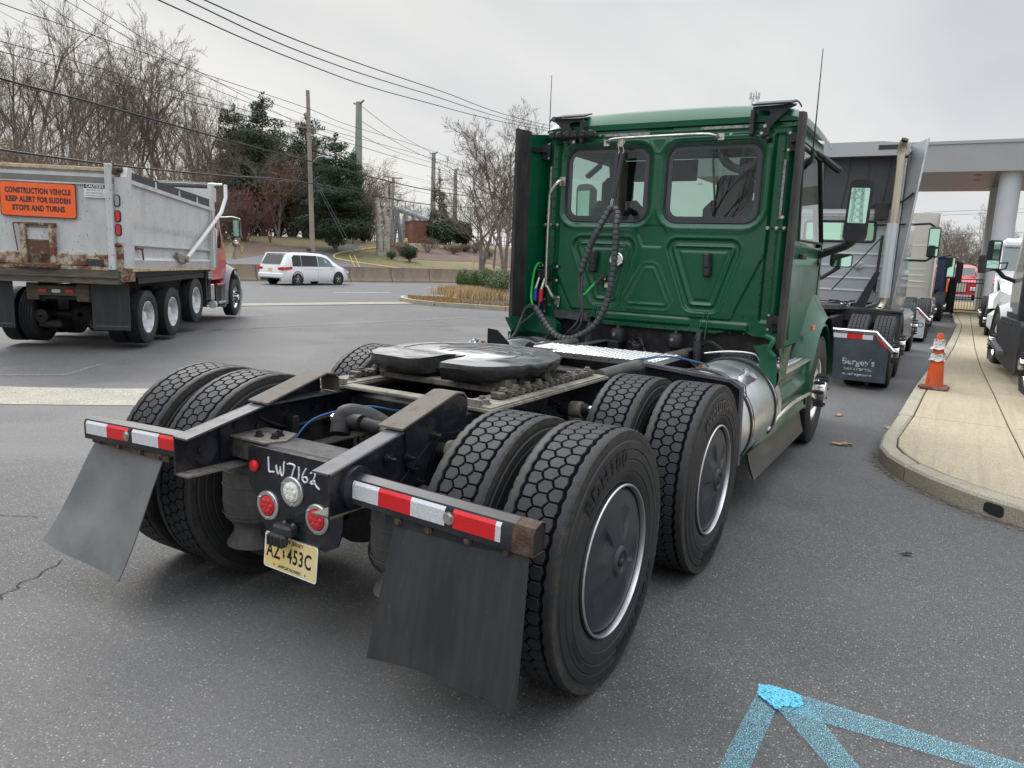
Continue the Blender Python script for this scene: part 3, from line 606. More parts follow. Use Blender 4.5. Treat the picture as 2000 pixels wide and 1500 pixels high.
# --- fifth wheel and slider
sand = mat('sandy_bar', (0.24, 0.22, 0.18), .85, col2=(0.13, 0.12, 0.10), nscale=15, bump=.3, bscale=180)
for s_ in (1, -1):
    g = G(); g.box(*sorted((s_*.335, s_*.535)), .15, 1.42, .955, .967, 0); g.box(*sorted((s_*.345, s_*.525)), .165, 1.40, .967, .975, 0)
    sr = g.obj('slide_plate', [sand], T)
    g = G(); x0 = s_*.44
    g.box(x0-.028, x0+.028, .34, 1.36, .985, .996, 0)
    for q in range(17):
        y_ = .345+q*.060; g.box(x0-.034, x0+.034, y_, y_+.030, .975, 1.008, 0, b=.004)
    for q in range(9): g.bolt((x0+(-.0), .40+q*.115, 1.008), (0, 0, 1), .016, .016, 1)
    g.obj('slider_rack', [mat('greasy_rack', (0.06, 0.055, 0.05), .55, col2=(0.15, 0.13, 0.11), nscale=30, bump=.3), dust], T)
    g = G(); g.box(*sorted((s_*.33, s_*.47)), .17, .185, .975, 1.0, 0); g.bolt((s_*.46, .23, .975), (0, 0, 1), .016, .02, 1); g.bolt((s_*.40, .29, .975), (0, 0, 1), .016, .02, 1); g.obj('stop_bar', [sand, dust], T)
g = G(); g.box(-.34, .34, .16, .235, .956, .972, 0, b=.003); g.obj('cross_bar', [sand], T); g = G(); g.box(-.345, .345, .47, .56, .975, 1.005, 0, b=.004); g.obj('cross_bar', [dust], T)
g = G(); g.box(-.345, .345, 1.08, 1.18, .97, .985, 0, b=.003); g.obj('cross_bar', [sand], T)
for s_ in (1, -1):
    g = G(); g.prism([(.50, .978), (1.10, .978), (.98, 1.03), (.86, 1.075), (.74, 1.075), (.62, 1.03)], 'x', *sorted((s_*.30, s_*.40)), 0); g.cyl((s_*.28, .80, 1.04), (s_*.46, .80, 1.04), .03, n=12, m=0); g.box(*sorted((s_*.25, s_*.40)), .50, .60, .99, 1.045, 1, b=.005)
    g.obj('fifth_wheel_bracket', [mat('greasy_iron', (0.02, 0.019, 0.018), .6, col2=(0.06, 0.055, 0.05), nscale=16, bump=.5, bscale=80), dust], T)
grease = mat('greased_plate', (0.62, 0.62, 0.63), .26, .92, col2=(0.10, 0.10, 0.10), nscale=4, stretch=(1.0, 2.6, 1), lo=.50, hi=.70, r2=.25, bump=.07, bscale=9)
greaseside = mat('grease_caked_edge', (0.014, 0.013, 0.013), .55, bump=.6, bscale=22, coat=.3, col2=(0.03, 0.028, 0.026), nscale=20)
def fw_poly(s=1.0):
    o = []
    for a in range(-22, 203, 5): o.append((.475*s*math.cos(math.radians(a)), .80+.455*s*math.sin(math.radians(a))))
    o += [(-.455, .56), (-.40, .44), (-.33, .375), (-.10, .355), (-.055, .40), (-.045, .50), (-.05, .62), (-.03, .68), (.02, .70), (.06, .67), (.07, .58), (.075, .46), (.10, .365), (.30, .37), (.38, .44), (.45, .56)]
    return o
g = G(); P0 = fw_poly(); n = len(P0); rz = random.Random(9)
lev = [(0.0, 1.112), (.008, 1.102), (.004, 1.085), (-.006, 1.065), (-.02, 1.045), (-.05, 1.035)]
vs = []
cx_, cy_2 = 0, .78
for (o_, z) in lev:
    for i, (x, y) in enumerate(P0):
        dx, dy = x-cx_, y-cy_2; l_ = math.hypot(dx, dy); k = 1+(o_+rz.uniform(-.009, .009)*(z < 1.11))/max(l_, .1); zz = z+(rz.uniform(-.008, .008) if z < 1.11 else 0)
        if y < .45 and z < 1.11: zz -= .012
        vs.append((cx_+dx*k, cy_2+dy*k, zz))
fs = [tuple(range(n))]+[(r_*n+i, (r_+1)*n+i, (r_+1)*n+(i+1) % n, r_*n+(i+1) % n) for r_ in range(len(lev)-1) for i in range(n)]
g.add(vs, fs, 1); g.m[0] = 0
fifth = g.obj('fifth_wheel_plate', [grease, greaseside], T, angle=50)
g = G()
for rr_, a0, a1 in ((.20, 20, 200), (.27, -20, 170), (.34, 10, 150), (.40, 60, 200), (.13, 40, 220)):
    g.tube([((rr_+.006*math.sin(a*3))*math.cos(math.radians(a)), .80+rr_*.95*math.sin(math.radians(a)), 1.113) for a in range(a0, a1, 6)], .0022, 5, 0)
g.obj('grease_ridges', [greaseside], fifth)
g = G(); g.lathe([(.12, 1.02), (.14, 1.05), (.13, 1.075)], (0, .66, 0), 'z', 20); g.box(-.25, .25, .55, 1.0, 1.02, 1.06, b=.02); g.tube(spline([(-.40, .62, 1.05), (-.50, .58, 1.07), (-.56, .60, 1.075), (-.54, .64, 1.075), (-.46, .66, 1.06)], 5), .007, 8, 0); g.obj('jaw_and_release_handle', [greaseside], fifth)
g = G(); g.prism([(-.36, 1.02), (-.36, 1.17), (-.29, 1.165), (-.20, 1.09), (-.20, 1.02)], 'y', 1.50, 1.51, 0); g.obj('bracket', [black], T); g = G(); g.prism([(-.08, 1.02), (-.08, 1.085), (-.05, 1.11), (-.02, 1.105), (-.02, 1.02)], 'y', 1.50, 1.51, 0); g.obj('bracket', [black], T)
# frame-top tube, deck plates
for s_ in (1, -1):
    g = G(); g.tube([(s_*.475, 1.42, .965), (s_*.475, 2.0, .965), (s_*.46, 3.0, .95)], .038, 14, 0); g.obj('frame_pipe', [mat('dusty_pipe', (0.07, 0.075, 0.07), .5, col2=(0.14, 0.13, 0.11), nscale=8, stretch=(1, .5, 1))], T)
def deck(x0, x1, y0, y1, nx, ny, step, name, zt=.992):
    g = G(); g.box(x0, x1, y0, y1, zt-.004, zt, 0); g.box(x0, x1, y0-.004, y0, zt-.035, zt, 1); g.box(x1, x1+.004, y0, y1, zt-.03, zt, 1)
    for i in range(nx):
        for j in range(ny):
            x = x0+(i+.5)*(x1-x0)/nx; y = y0+(j+.5)*(y1-y0)/ny; a = .6 if (i+j) % 2 else -.6; l_ = step*.42; c_, s2 = math.cos(a), math.sin(a)
            g.add([(x-l_*c_, y-l_*s2, zt), (x+.006*s2, y-.006*c_, zt), (x+l_*c_, y+l_*s2, zt), (x-.006*s2, y+.006*c_, zt), (x, y, zt+.004)], [(0, 1, 4), (1, 2, 4), (2, 3, 4), (3, 0, 4)], 1)
    for i in range(6): xx = x0+.06+i*(x1-x0-.12)/5; g.cyl((xx, y0-.005, zt-.018), (xx, y0-.0035, zt-.018), .006, n=8, m=2)
    return g.obj(name, [alloy, mat('bright_tread_plate', (0.8, 0.8, 0.8), .3, 1.0), darkgap], T)
deck(-.19, .58, 2.05, 2.55, 20, 13, .04, 'deck_plate'); deck(-.53, -.192, 2.22, 2.56, 8, 8, .045, 'deck_plate', .985)
# fender/bracket strips and tank
g = G(); g.tube([(.60, 1.92, 1.0), (.9, 1.92, .985), (1.14, 1.92, .96), (1.19, 1.93, .93), (1.20, 1.94, .86)], .004, 6, 0)
for q in range(6): pass
g.prism([(.56, 1.005), (1.12, .965), (1.185, .925), (1.20, .45), (1.185, .45), (1.17, .91), (1.11, .945), (.56, .985)], 'y', 1.88, 1.93, 0); g.prism([(.56, .985), (1.11, .945), (1.17, .91), (1.185, .4), (.60, .4)], 'y', 1.93, 1.94, 1)
g.obj('quarter_fender', [railtop, black], T)
def tank(s_):
    t_ = G(); c_ = (s_*.86, 0, .625); R_ = .335
    t_.lathe([(0, 1.985), (R_*.75, 1.99), (R_*.95, 2.01), (R_, 2.04), (R_, 3.08), (R_*.95, 3.12), (0, 3.14)], c_, 'y', 48, 0)
    o = t_.obj('fuel_tank', [alloy], T)
    for yb in (2.18, 2.88):
        b_ = G(); b_.lathe([(R_+.002, yb-.035), (R_+.010, yb-.035), (R_+.010, yb+.035), (R_+.002, yb+.035)], c_, 'y', 48, 0); b_.lathe([(R_+.011, yb-.012), (R_+.014, yb), (R_+.011, yb+.012)], c_, 'y', 48, 1); b_.obj('tank_strap', [blackpl, chrome], o)
    b_ = G(); a = math.radians(52); d = Vector((s_*math.cos(a), 0, math.sin(a))); p0 = Vector((c_[0], 2.42, c_[2]))+d*R_
    b_.cyl(p0-d*.012, p0+d*.03, .045, n=20, m=0); b_.cyl(p0+d*.03, p0+d*.065, .052, n=20, m=0); b_.box(p0.x-.01, p0.x+.01, p0.y-.045, p0.y+.045, p0.z+.04, p0.z+.075, 0); b_.obj('filler_cap', [chrome], o); b_ = G(); b_.bolt((c_[0]-.05, 2.3, c_[2]+R_), (0, 0, 1), .02, .02, 0); b_.obj('brass_fitting', [mat('brass', (.5, .3, .12), .3, 1.0)], o)
tank(1); tank(-1)
g = G(); g.tube(spline([(.45, 2.0, 1.0), (.62, 2.2, 1.02), (.80, 2.32, .985), (.84, 2.36, .962)], 6), .006, 8, 0); g.obj('air_line', [mat('blue_hose', (0.02, 0.09, 0.22), .35)], T, label='blue fuel line on the tank')
# ---------------------------------------------------------------- hero cab
def sdf_poly(px, pz, poly):
    d = np.full(px.shape, 1e9); s = np.ones(px.shape); n = len(poly)
    for i in range(n):
        ax_, ay = poly[i]; bx, by = poly[(i+1) % n]; ex, ey = bx-ax_, by-ay; wx, wy = px-ax_, pz-ay
        t_ = np.clip((wx*ex+wy*ey)/(ex*ex+ey*ey), 0, 1); dx, dy = wx-ex*t_, wy-ey*t_; d = np.minimum(d, dx*dx+dy*dy)
        c1 = (pz >= ay); c2 = (pz < by); c3 = (ex*wy > ey*wx); fl = (c1 & c2 & c3) | (~c1 & ~c2 & ~c3); s = np.where(fl, -s, s)
    return s*np.sqrt(d)
def sst(t_): t_ = np.clip(t_, 0, 1); return t_*t_*(3-2*t_)
def bump(d, c, w_): return np.exp(-((d-c)/w_)**2)
WIN = [(-.845, -.085), (.055, .815)]; WZ = (1.955, 2.56)
NX, NZ = 300, 232; X0, X1, Z0_, Z1_ = -1.055, 1.055, 1.085, 2.725
gx, gz = np.meshgrid(np.linspace(X0, X1, NX+1), np.linspace(Z0_, Z1_, NZ+1), indexing='ij')
def shrink(P, r):
    cx = sum(p[0] for p in P)/len(P); cz = sum(p[1] for p in P)/len(P); return [(cx+(x-cx)*(1-r/max(abs(x-cx), .12)), cz+(z-cz)*(1-r/max(abs(z-cz), .12))) for x, z in P]
D = np.zeros(gx.shape)
main = sdf_poly(gx, gz, [(-.90, 2.60), (.88, 2.60), (.88, 1.75), (.70, 1.33), (.66, 1.22), (-.72, 1.22), (-.78, 1.33), (-.92, 1.6)])-.02
D += .012*sst(-main/.012+.5)
tl = [(-.665, 1.745), (-.255, 1.745), (-.355, 1.33), (-.485, 1.33)]; tr = [(.195, 1.745), (.625, 1.745), (.50, 1.33), (.355, 1.33)]
for P_ in (tl, tr):
    s_ = sdf_poly(gx, gz, P_)-.078
    D -= .022*sst(-s_/.022+.5); D += .016*bump(s_, -.052, .013); D += .008*sst((-s_-.085)/.02)
    D += .004*bump(s_, .016, .008)
mt = sdf_poly(gx, gz, [(-.19, 1.30), (.12, 1.30), (-.005, 1.56), (-.05, 1.56)])-.02; D += .007*bump(mt, 0, .010)+.004*bump(mt, .045, .008)
oc = sdf_poly(gx, gz, [(-.09, 1.91), (.05, 1.91), (.085, 1.85), (.05, 1.775), (-.09, 1.775), (-.125, 1.85)])-.02; D -= .009*sst(-oc/.016+.5)
sh = sdf_poly(gx, gz, [(-.10, 2.66), (.07, 2.66), (.0, 2.52), (-.03, 2.52)])-.015; D += .007*bump(sh, 0, .010)
for (a, b, c, d) in ((-.48, .33, 1.145, 1.175), (.44, .80, 1.135, 1.165)):
    s_ = sdf_poly(gx, gz, [(a, c), (b, c), (b, d), (a, d)])-.014; D += .016*sst(-s_/.016+.5)
for sx in (-1, 1):
    s_ = sdf_poly(gx, gz, [(sx*.905, 1.22), (sx*.955, 1.22), (sx*.955, 2.60), (sx*.905, 2.60)])-.012; D -= .022*sst(-s_/.014+.5)
for a, b in WIN:
    s_ = sdf_poly(gx, gz, rpoly(a, b, WZ[0], WZ[1], .11, 4)); D += .012*bump(s_, .05, .018); D -= .014*sst(.5-(s_-.02)/.016)
D -= .05*sst((np.abs(gx)-.985)/.075)**1.5 + .02*sst((gz-2.69)/.04) - .010*bump(gz, 2.665, .008)
# roll the outer corner forward
inside = np.zeros(gx.shape, bool)
for a, b in WIN: inside |= sdf_poly(gx, gz, rpoly(a, b, WZ[0], WZ[1], .11, 4)) < -.006
arch = ((gx+.63)/.22)**2+((gz-1.04)/.12)**2 < 1; arch |= ((gx-.72)/.2)**2+((gz-1.03)/.09)**2 < 1
Y = 3.45-D
vs = np.stack([gx, Y, gz], -1).reshape(-1, 3)
cell_in = inside[:-1, :-1] & inside[1:, :-1] & inside[1:, 1:] & inside[:-1, 1:]; cell_in |= arch[:-1, :-1] & arch[1:, 1:] & arch[1:, :-1] & arch[:-1, 1:]
ii, jj = np.nonzero(~cell_in); W_ = NZ+1; fs = np.stack([ii*W_+jj, (ii+1)*W_+jj, (ii+1)*W_+jj+1, ii*W_+jj+1], -1)
g = G(); g.v = [tuple(v) for v in vs.tolist()]; g.f = [tuple(f) for f in fs.tolist()]; g.m = [0]*len(g.f)
wall = g.obj('cab_back_wall', [green], T, angle=60)
# rivets and studs
g = G(); rv = random.Random(3)
pts = [(x, 1.245) for x in np.arange(-.66, .84, .075)]+[(x, 1.10) for x in np.arange(-.42, .8, .11)]+[(sx*.955, z) for sx in (-1, 1) for z in np.arange(1.3, 2.55, .085)]+[(sx*.875, z) for sx in (-1, 1) for z in np.arange(1.33, 1.95, .09)]
for x, z in pts: g.lathe([(.008, 3.447), (.006, 3.438), (0, 3.436)], (x, 0, z), 'y', 8, 0)
g.obj('rivets', [green], T, kind='stuff')
g = G()
for sx in (-1, 1):
    for x, z in ((.90, 1.92), (.965, 1.92), (1.0, 2.0), (1.02, 1.92)): g.bolt((sx*x, 3.425, z), (0, -1, 0), .010, .014, 0)
for x, z in ((-.88, 1.26), (-.54, 2.66), (-.86, 1.21), (.56, 2.62), (-.47, 2.60), (.49, 2.61)): g.bolt((x, 3.43, z), (0, -1, 0), .009, .012, 0)
g.obj('wall_bolts', [stain], T, kind='stuff')
for a, b in WIN:
    P_ = rpoly(a, b, WZ[0], WZ[1], .11, 8)
    g = G(); g.prism(P_, 'y', 3.462, 3.468, 0); wn = g.obj('rear_window', [glass_grey], T)
    g = G(); n = len(P_); c0, c1 = (a+b)/2, sum(WZ)/2
    def sc(k_): return [(x-math.copysign(min(k_, abs(x-c0)), x-c0)*min(1, abs(x-c0)/((b-a)/2)*1.0)**.5, z-math.copysign(min(k_, abs(z-c1)), z-c1)*min(1, abs(z-c1)/((WZ[1]-WZ[0])/2))**.5) for x, z in P_]
    Q = rpoly(a+.048, b-.048, WZ[0]+.048, WZ[1]-.04, .07, 8)
    g.add([(x, 3.4685, z) for x, z in P_]+[(x, 3.4685, z) for x, z in Q], [(i, (i+1) % n, n+(i+1) % n, n+i) for i in range(n)], 0); g.obj('window_frit', [mat('black_frit', (0.01, 0.01, 0.011), .5)], wn)
    g = G(); g.add([(x, 3.4615, z) for x, z in P_]+[(x, 3.4615, z) for x, z in Q], [(i, (i+1) % n, n+(i+1) % n, n+i)[::-1] for i in range(n)], 0); g.obj('window_frit', [mat('dark_frit_gloss', (0.035, 0.037, 0.042), .12, coat=.6)], wn)
    g = G(); g.tube([(x, 3.456, z) for x, z in P_], .010, 8, 0, closed=True); g.obj('window_seal', [blackpl], wn)
# sticker-like parts on the wall
for x, z, r_ in ((-.53, 1.62, 4), (.46, 1.625, -3)):
    g = G(); M_ = Matrix.Translation((x, 3.43, z))@Matrix.Rotation(math.radians(r_), 4, 'Y'); g.box(-.030, .030, -.035, .02, -.095, .095, 0, M=M_, b=.012); g.box(-.022, .022, -.042, -.03, -.02, .085, 0, M=M_, b=.006); g.obj('wall_vent_cover', [blackpl], T)
g = G(); g.lathe([(.062, 3.45), (.062, 3.425), (.055, 3.418), (.046, 3.421), (.044, 3.426)], (-.325, 0, 1.64), 'y', 32, 0); g.lathe([(.046, 3.423), (.03, 3.418), (0, 3.416)], (-.325, 0, 1.64), 'y', 32, 1); g.obj('work_light', [chrome, mat('lamp_lens', (.6, .62, .6), .15, bump=.5, bscale=60, coat=.5)], T)
g = G(); g.box(-.42, -.365, 3.434, 3.438, 1.40, 1.44, 0); g.box(-.42, -.365, 3.4325, 3.434, 1.426, 1.44, 1); g.obj('warning_sticker', [mat('white_sticker', (.7, .7, .68), .4), mat('yellow_sticker', (.7, .5, .05), .4)], T)
g = G(); g.lathe([(.030, 3.45), (.028, 3.40), (.018, 3.39), (0, 3.388)], (-.44, 0, 1.48), 'y', 16, 0); g.box(-.475, -.40, 3.40, 3.44, 1.465, 1.495, 0, b=.01); g.bolt((-.40, 3.39, 1.47), (0, -1, 0), .006, .01, 1); g.obj('cable_socket', [blackpl, stain], T)
g = G(); g.cyl((.845, 3.44, 2.575), (.845, 3.40, 2.575), .026, n=16); g.cyl((.845, 3.40, 2.575), (.86, 3.385, 2.56), .016, n=10); g.obj('rear_camera', [blackpl], T)
# polished rails
g = G(); g.tube(spline([(-.46, 3.43, 2.598), (-.45, 3.385, 2.600), (-.37, 3.365, 2.618), (.0, 3.362, 2.622), (.36, 3.365, 2.622), (.45, 3.385, 2.610), (.47, 3.43, 2.606)], 4), .011, 10, 0)
for x, z in ((-.475, 2.597), (.485, 2.606)): g.box(x-.026, x+.026, 3.425, 3.432, z-.026, z+.026, 0, b=.002); g.bolt((x, 3.425, z), (0, -1, 0), .008, .01, 0)
g.obj('hose_rail', [stain], T)
g = G(); g.tube(spline([(-.875, 3.42, 2.30), (-.880, 3.37, 2.285), (-.935, 3.345, 2.20), (-.95, 3.345, 2.1), (-.945, 3.34, 1.45), (-.93, 3.345, 1.38), (-.88, 3.37, 1.29), (-.868, 3.42, 1.275)], 4), .015, 10, 0)
for z in (2.30, 1.27): g.box(-.90, -.845, 3.425, 3.432, z-.05, z+.03, 0, b=.002); g.bolt((-.872, 3.425, z), (0, -1, 0), .008, .01, 0)
g.obj('grab_rail', [stain], T)
for xa, xb, za, zb in ((-.50, -.10, 2.648, 2.668), (.32, .70, 2.665, 2.685)):
    g = G(); g.box(xa, xb, 3.43, 3.436, za, zb, 0); g.obj('reflective_strip', [mat('worn_grey_strip', (.32, .33, .33), .4, col2=(.12, .12, .12), nscale=30)], T)
g = G(); g.box(.972, .990, 3.455, 3.47, 1.99, 2.42, 0, M=Matrix.Translation((0, -.03, 0))); g.obj('reflective_strip', [MATS['worn_grey_strip']], T)
g = G(); g.box(-1.0, -.985, 3.43, 3.445, 1.9, 2.42, 0); g.obj('reflective_strip', [MATS['worn_grey_strip']], T)
# roof-edge brackets for the missing deflector
def crest(s_):
    g = G(); x0, x1 = (s_*.72, s_*1.02); out_ = [(.72, 2.805), (1.03, 2.81), (1.03, 2.795), (.98, 2.775), (.86, 2.66), (.845, 2.60), (.81, 2.585), (.78, 2.60), (.79, 2.65), (.845, 2.735), (.85, 2.765), (.80, 2.775), (.77, 2.775), (.745, 2.77), (.735, 2.59), (.71, 2.59)]
    q = [(s_*a, b) for a, b in out_]
    if s_ < 0: q = [(a+.10-.06, b) for a, b in q]
    g.prism(q if s_ > 0 else q[::-1], 'y', 3.385, 3.391, 0); off = .04 if s_ < 0 else 0
    g.box(*sorted((s_*.71+off, s_*.74+off)), 3.36, 3.44, 2.60, 2.78, 0, b=.004); g.prism([(3.34, 2.806), (3.40, 2.812), (3.55, 2.86), (3.55, 2.87), (3.38, 2.822), (3.34, 2.815)], 'x', *sorted((s_*.72+off, s_*1.0+off)), 0)
    g.tube(spline([(s_*.98+off, 3.42, 2.82), (s_*1.03+off, 3.42, 2.83), (s_*1.06+off, 3.42, 2.79)], 4), .006, 6, 0)
    for a, b in ((.725, 2.62), (.722, 2.66), (.80, 2.61), (.82, 2.66)): g.bolt((s_*a+off, 3.383, b), (0, -1, 0), .009, .012, 1)
    g.obj('deflector_bracket', [blackpl, stain], T)
crest(1); crest(-1)
g = G(); g.box(-.99, -.55, 3.36, 3.42, 2.635, 2.69, 0, b=.015)
for q in range(6): g.box(-.985+q*.072, -.935+q*.072, 3.34, 3.40, 2.64, 2.70, 0, b=.012)
g.obj('cable_tray', [blackpl], T)
# roof cap
def roof_fn(u, v):
    y = 3.425+1.75*u; ang = (v-.5)*PI; t_ = u
    e = min(1, u/.09); wr = 1.055-.05*max(0, u-.5)
    back = math.sqrt(max(0, 1-(1-e)**2))
    x = math.copysign(abs(math.sin(ang))**.42, math.sin(ang))*wr
    h = (max(0, math.cos(ang))**.55)*(.125+.03*math.sin(u*PI))*(.25+.75*back)
    h2 = .018*max(0, 1-(x/1.05)**2)
    return (x*(.985+.015*back), y+.0, 2.712+h+h2*back)
g = G(); g.grid(roof_fn, 30, 60); g.obj('cab_roof', [green], T, angle=50)
for u_ in (0,):
    g = G(); vs = [roof_fn(0, j/60) for j in range(61)]; g.add(vs+[(1.05, 3.43, 2.70), (-1.05, 3.43, 2.70)], [tuple(range(63))[::-1]], 0); g.obj('roof_lip', [green], T)
# side shells
def side(s_):
    def xw(y, z):
        w_ = 1.05 if y < 5.05 else 1.05-.16*((y-5.05)/1.2)
        if z > 1.85: w_ -= (z-1.85)*.055
        return s_*w_
    g = G()
    def strip(pl):
        for i in range(len(pl)-2): pass
    lower = [(3.475, 1.00), (4.32, 1.00), (4.45, 1.12), (4.92, 1.17), (5.40, 1.12), (5.55, .95), (6.15, .70), (6.22, 1.0), (6.15, 1.28), (5.6, 1.66), (5.2, 1.86), (4.85, 1.80), (3.85, 1.84), (3.475, 1.84)]
    n = len(lower); g.add([(xw(y, z), y, z) for y, z in lower], [tuple(range(n)) if s_ > 0 else tuple(range(n))[::-1]], 0)
    Bp = [(3.475, 1.84), (3.85, 1.84), (3.85, 2.52), (3.92, 2.60), (4.75, 2.60), (5.10, 1.93), (5.2, 1.86), (5.0, 2.35), (4.86, 2.72), (3.475, 2.72)]
    # pillar / door frame with the window left open
    ring_o = [(3.475, 1.84), (5.2, 1.85), (4.86, 2.72), (3.475, 2.72)]; ring_i = [(3.86, 1.85), (5.02, 1.86), (4.74, 2.58), (3.88, 2.58)]
    vs = [(xw(y, z), y, z) for y, z in ring_o+ring_i]; fq = [(i, (i+1) % 4, 4+(i+1) % 4, 4+i) for i in range(4)]
    g.add(vs, [f if s_ > 0 else f[::-1] for f in fq], 0)
    sh_ = g.obj('cab_side', [green], T)
    g = G(); g.tube([(xw(y, z)+s_*.004, y, z) for y, z in ring_i], .012, 6, 0, closed=True)
    for pl in ([(3.82, 1.05), (3.82, 2.62)], [(3.82, 2.62), (4.80, 2.62)], [(5.02, 1.84), (5.0, 1.2)]): g.tube([(xw(*q)+s_*.002, *q) for q in pl], .006, 6, 0)
    g.obj('door_seal', [blackpl], sh_)
    g = G(); vs = [(xw(y, z)-s_*.006, y, z) for y, z in ring_i]; g.add(vs, [(0, 1, 2, 3)], 0); g.obj('door_window', [glass_clear], sh_)
    g = G(); g.box(*sorted((s_*1.05, s_*1.085)), 3.95, 4.12, 1.70, 1.745, 0, b=.01); g.obj('door_handle', [blackpl], sh_)
side(1); side(-1)
# windscreen, pillars, dash, interior
g = G(); g.add([(-.98, 5.22, 1.86), (.98, 5.22, 1.86), (.93, 4.86, 2.66), (-.93, 4.86, 2.66)], [(0, 1, 2, 3)], 0); g.obj('windscreen', [glass_clear], T)
g = G()
for s_ in (-1, 1): g.tube([(s_*.99, 5.22, 1.84), (s_*.95, 4.86, 2.68)], .045, 8, 0)
g.tube([(-.95, 4.86, 2.69), (.95, 4.86, 2.69)], .05, 8, 0); g.tube([(0, 5.23, 1.86), (0, 4.87, 2.68)], .012, 6, 0); g.obj('windscreen_frame', [green], T)
inter = mat('cab_interior', (0.035, 0.037, 0.038), .8, col2=(.06, .06, .06), nscale=4)
g = G(); g.box(-1.0, 1.0, 3.52, 5.2, 1.15, 1.19, 0); g.box(-.98, .98, 4.75, 5.18, 1.3, 1.84, 0, b=.06); g.box(-1.0, 1.0, 3.55, 4.85, 2.66, 2.70, 0); g.box(-.3, .1, 4.7, 4.9, 1.6, 1.98, 0, b=.04)
for x in (-.88, .84): g.box(x-.02, x+.02, 3.5, 3.56, 1.9, 2.7, 0)
for s_ in (-1, 1): g.box(*sorted((s_*1.0, s_*1.03)), 3.55, 4.9, 1.15, 1.80, 0)
g.box(-1.0, 1.0, 3.50, 3.52, 1.15, 1.95, 0)
g.obj('cab_interior', [inter], T)
for x in (-.52, .52):
    g = G(); g.box(x-.26, x+.26, 3.85, 4.4, 1.35, 1.6, 0, b=.06); g.box(x-.25, x+.25, 3.74, 3.92, 1.55, 2.16, 0, b=.07, M=None); g.box(x-.15, x+.15, 3.76, 3.88, 2.12, 2.36, 0, b=.05); g.obj('seat', [mat('seat_fabric', (0.05, 0.052, 0.055), .85)], T)
g = G(); g.tube([(-.52+.22*math.cos(a*PI/12), 4.62+.06*math.sin(a*PI/12), 1.82+.2*math.sin(a*PI/12)) for a in range(24)], .016, 6, 0, closed=True); g.cyl((-.52, 4.63, 1.82), (-.52, 4.85, 1.7), .03, n=8); g.obj('steering_wheel', [inter], T)
# grey curved bracket seen through the right window, sun visors
g = G(); g.tube([(.62+.2*math.cos(a), 3.60, 2.62+.24*math.sin(a)) for a in np.linspace(PI*1.02, PI*1.9, 12)], .034, 8, 0); g.obj('belt_guide', [mat('grey_trim', (.30, .30, .29), .6)], T)
g = G(); g.box(-.9, -.1, 4.72, 4.76, 2.42, 2.62, 0, b=.01); g.box(.3, .9, 4.72, 4.76, 2.42, 2.62, 0, b=.01); g.obj('sun_visor', [inter], T)
# hood and fenders
def hood_fn(u, v):
    y = 5.2+1.05*u; wd = 1.0-.16*u; x = (v*2-1); zt = 1.84-.12*u-.42*u**3; xx = math.copysign(abs(x)**.8, x)*wd
    return (xx, y, zt-.10*abs(x)**5-.04*abs(x)**2)
g = G(); g.grid(hood_fn, 16, 30); g.box(-.82, .82, 6.15, 6.30, .62, 1.32, 1, b=.05); g.box(-.95, .95, 6.2, 6.42, .35, .70, 1, b=.08); g.obj('hood', [green, blackpl], T)
for s_ in (1, -1):
    g = G(); sec = [(.90, .60), (1.02, .615), (1.12, .60), (1.165, .565), (1.17, .545), (1.15, .545)]
    pr = [(r_, s_*x) for x, r_ in sec]; a0, a1 = math.radians(-62), math.radians(78)
    # around wheel centre (y 4.92, z .505): lathe angle 0 = +y; build by hand for a flattened arch
    nA = 26; vs = []
    for i in range(nA+1):
        a = math.radians(-8)+math.radians(196)*i/nA
        for r_, x in pr: vs.append((x, 4.92+(r_+.03)*math.cos(a)*1.03, .505+(r_+.015)*math.sin(a)*1.08))
    m_ = len(pr); fs = [(i*m_+j, i*m_+j+1, (i+1)*m_+j+1, (i+1)*m_+j) for i in range(nA) for j in range(m_-1)]
    g.add(vs, fs if s_ < 0 else [f[::-1] for f in fs], 0)
    # fender crown blending into the hood
    def fc(u, v):
        a = math.radians(4+172*u); bl_ = 1-v; x = .84+.35*v**.75; z = .505+.64*math.sin(a)*1.06+bl_**1.5*.62*math.sin(a)**1.5; return (s_*x, 4.95+(.66+.42*bl_*(math.cos(a) > 0))*math.cos(a), z)
    g.grid(fc, 24, 12, 0); g.obj('front_fender', [green], T, angle=60)
    g = G(); g.box(*sorted((s_*1.14, s_*1.165)), 4.32, 4.40, 1.10, 1.15, 0, b=.008); g.obj('marker_lamp', [amber], T)
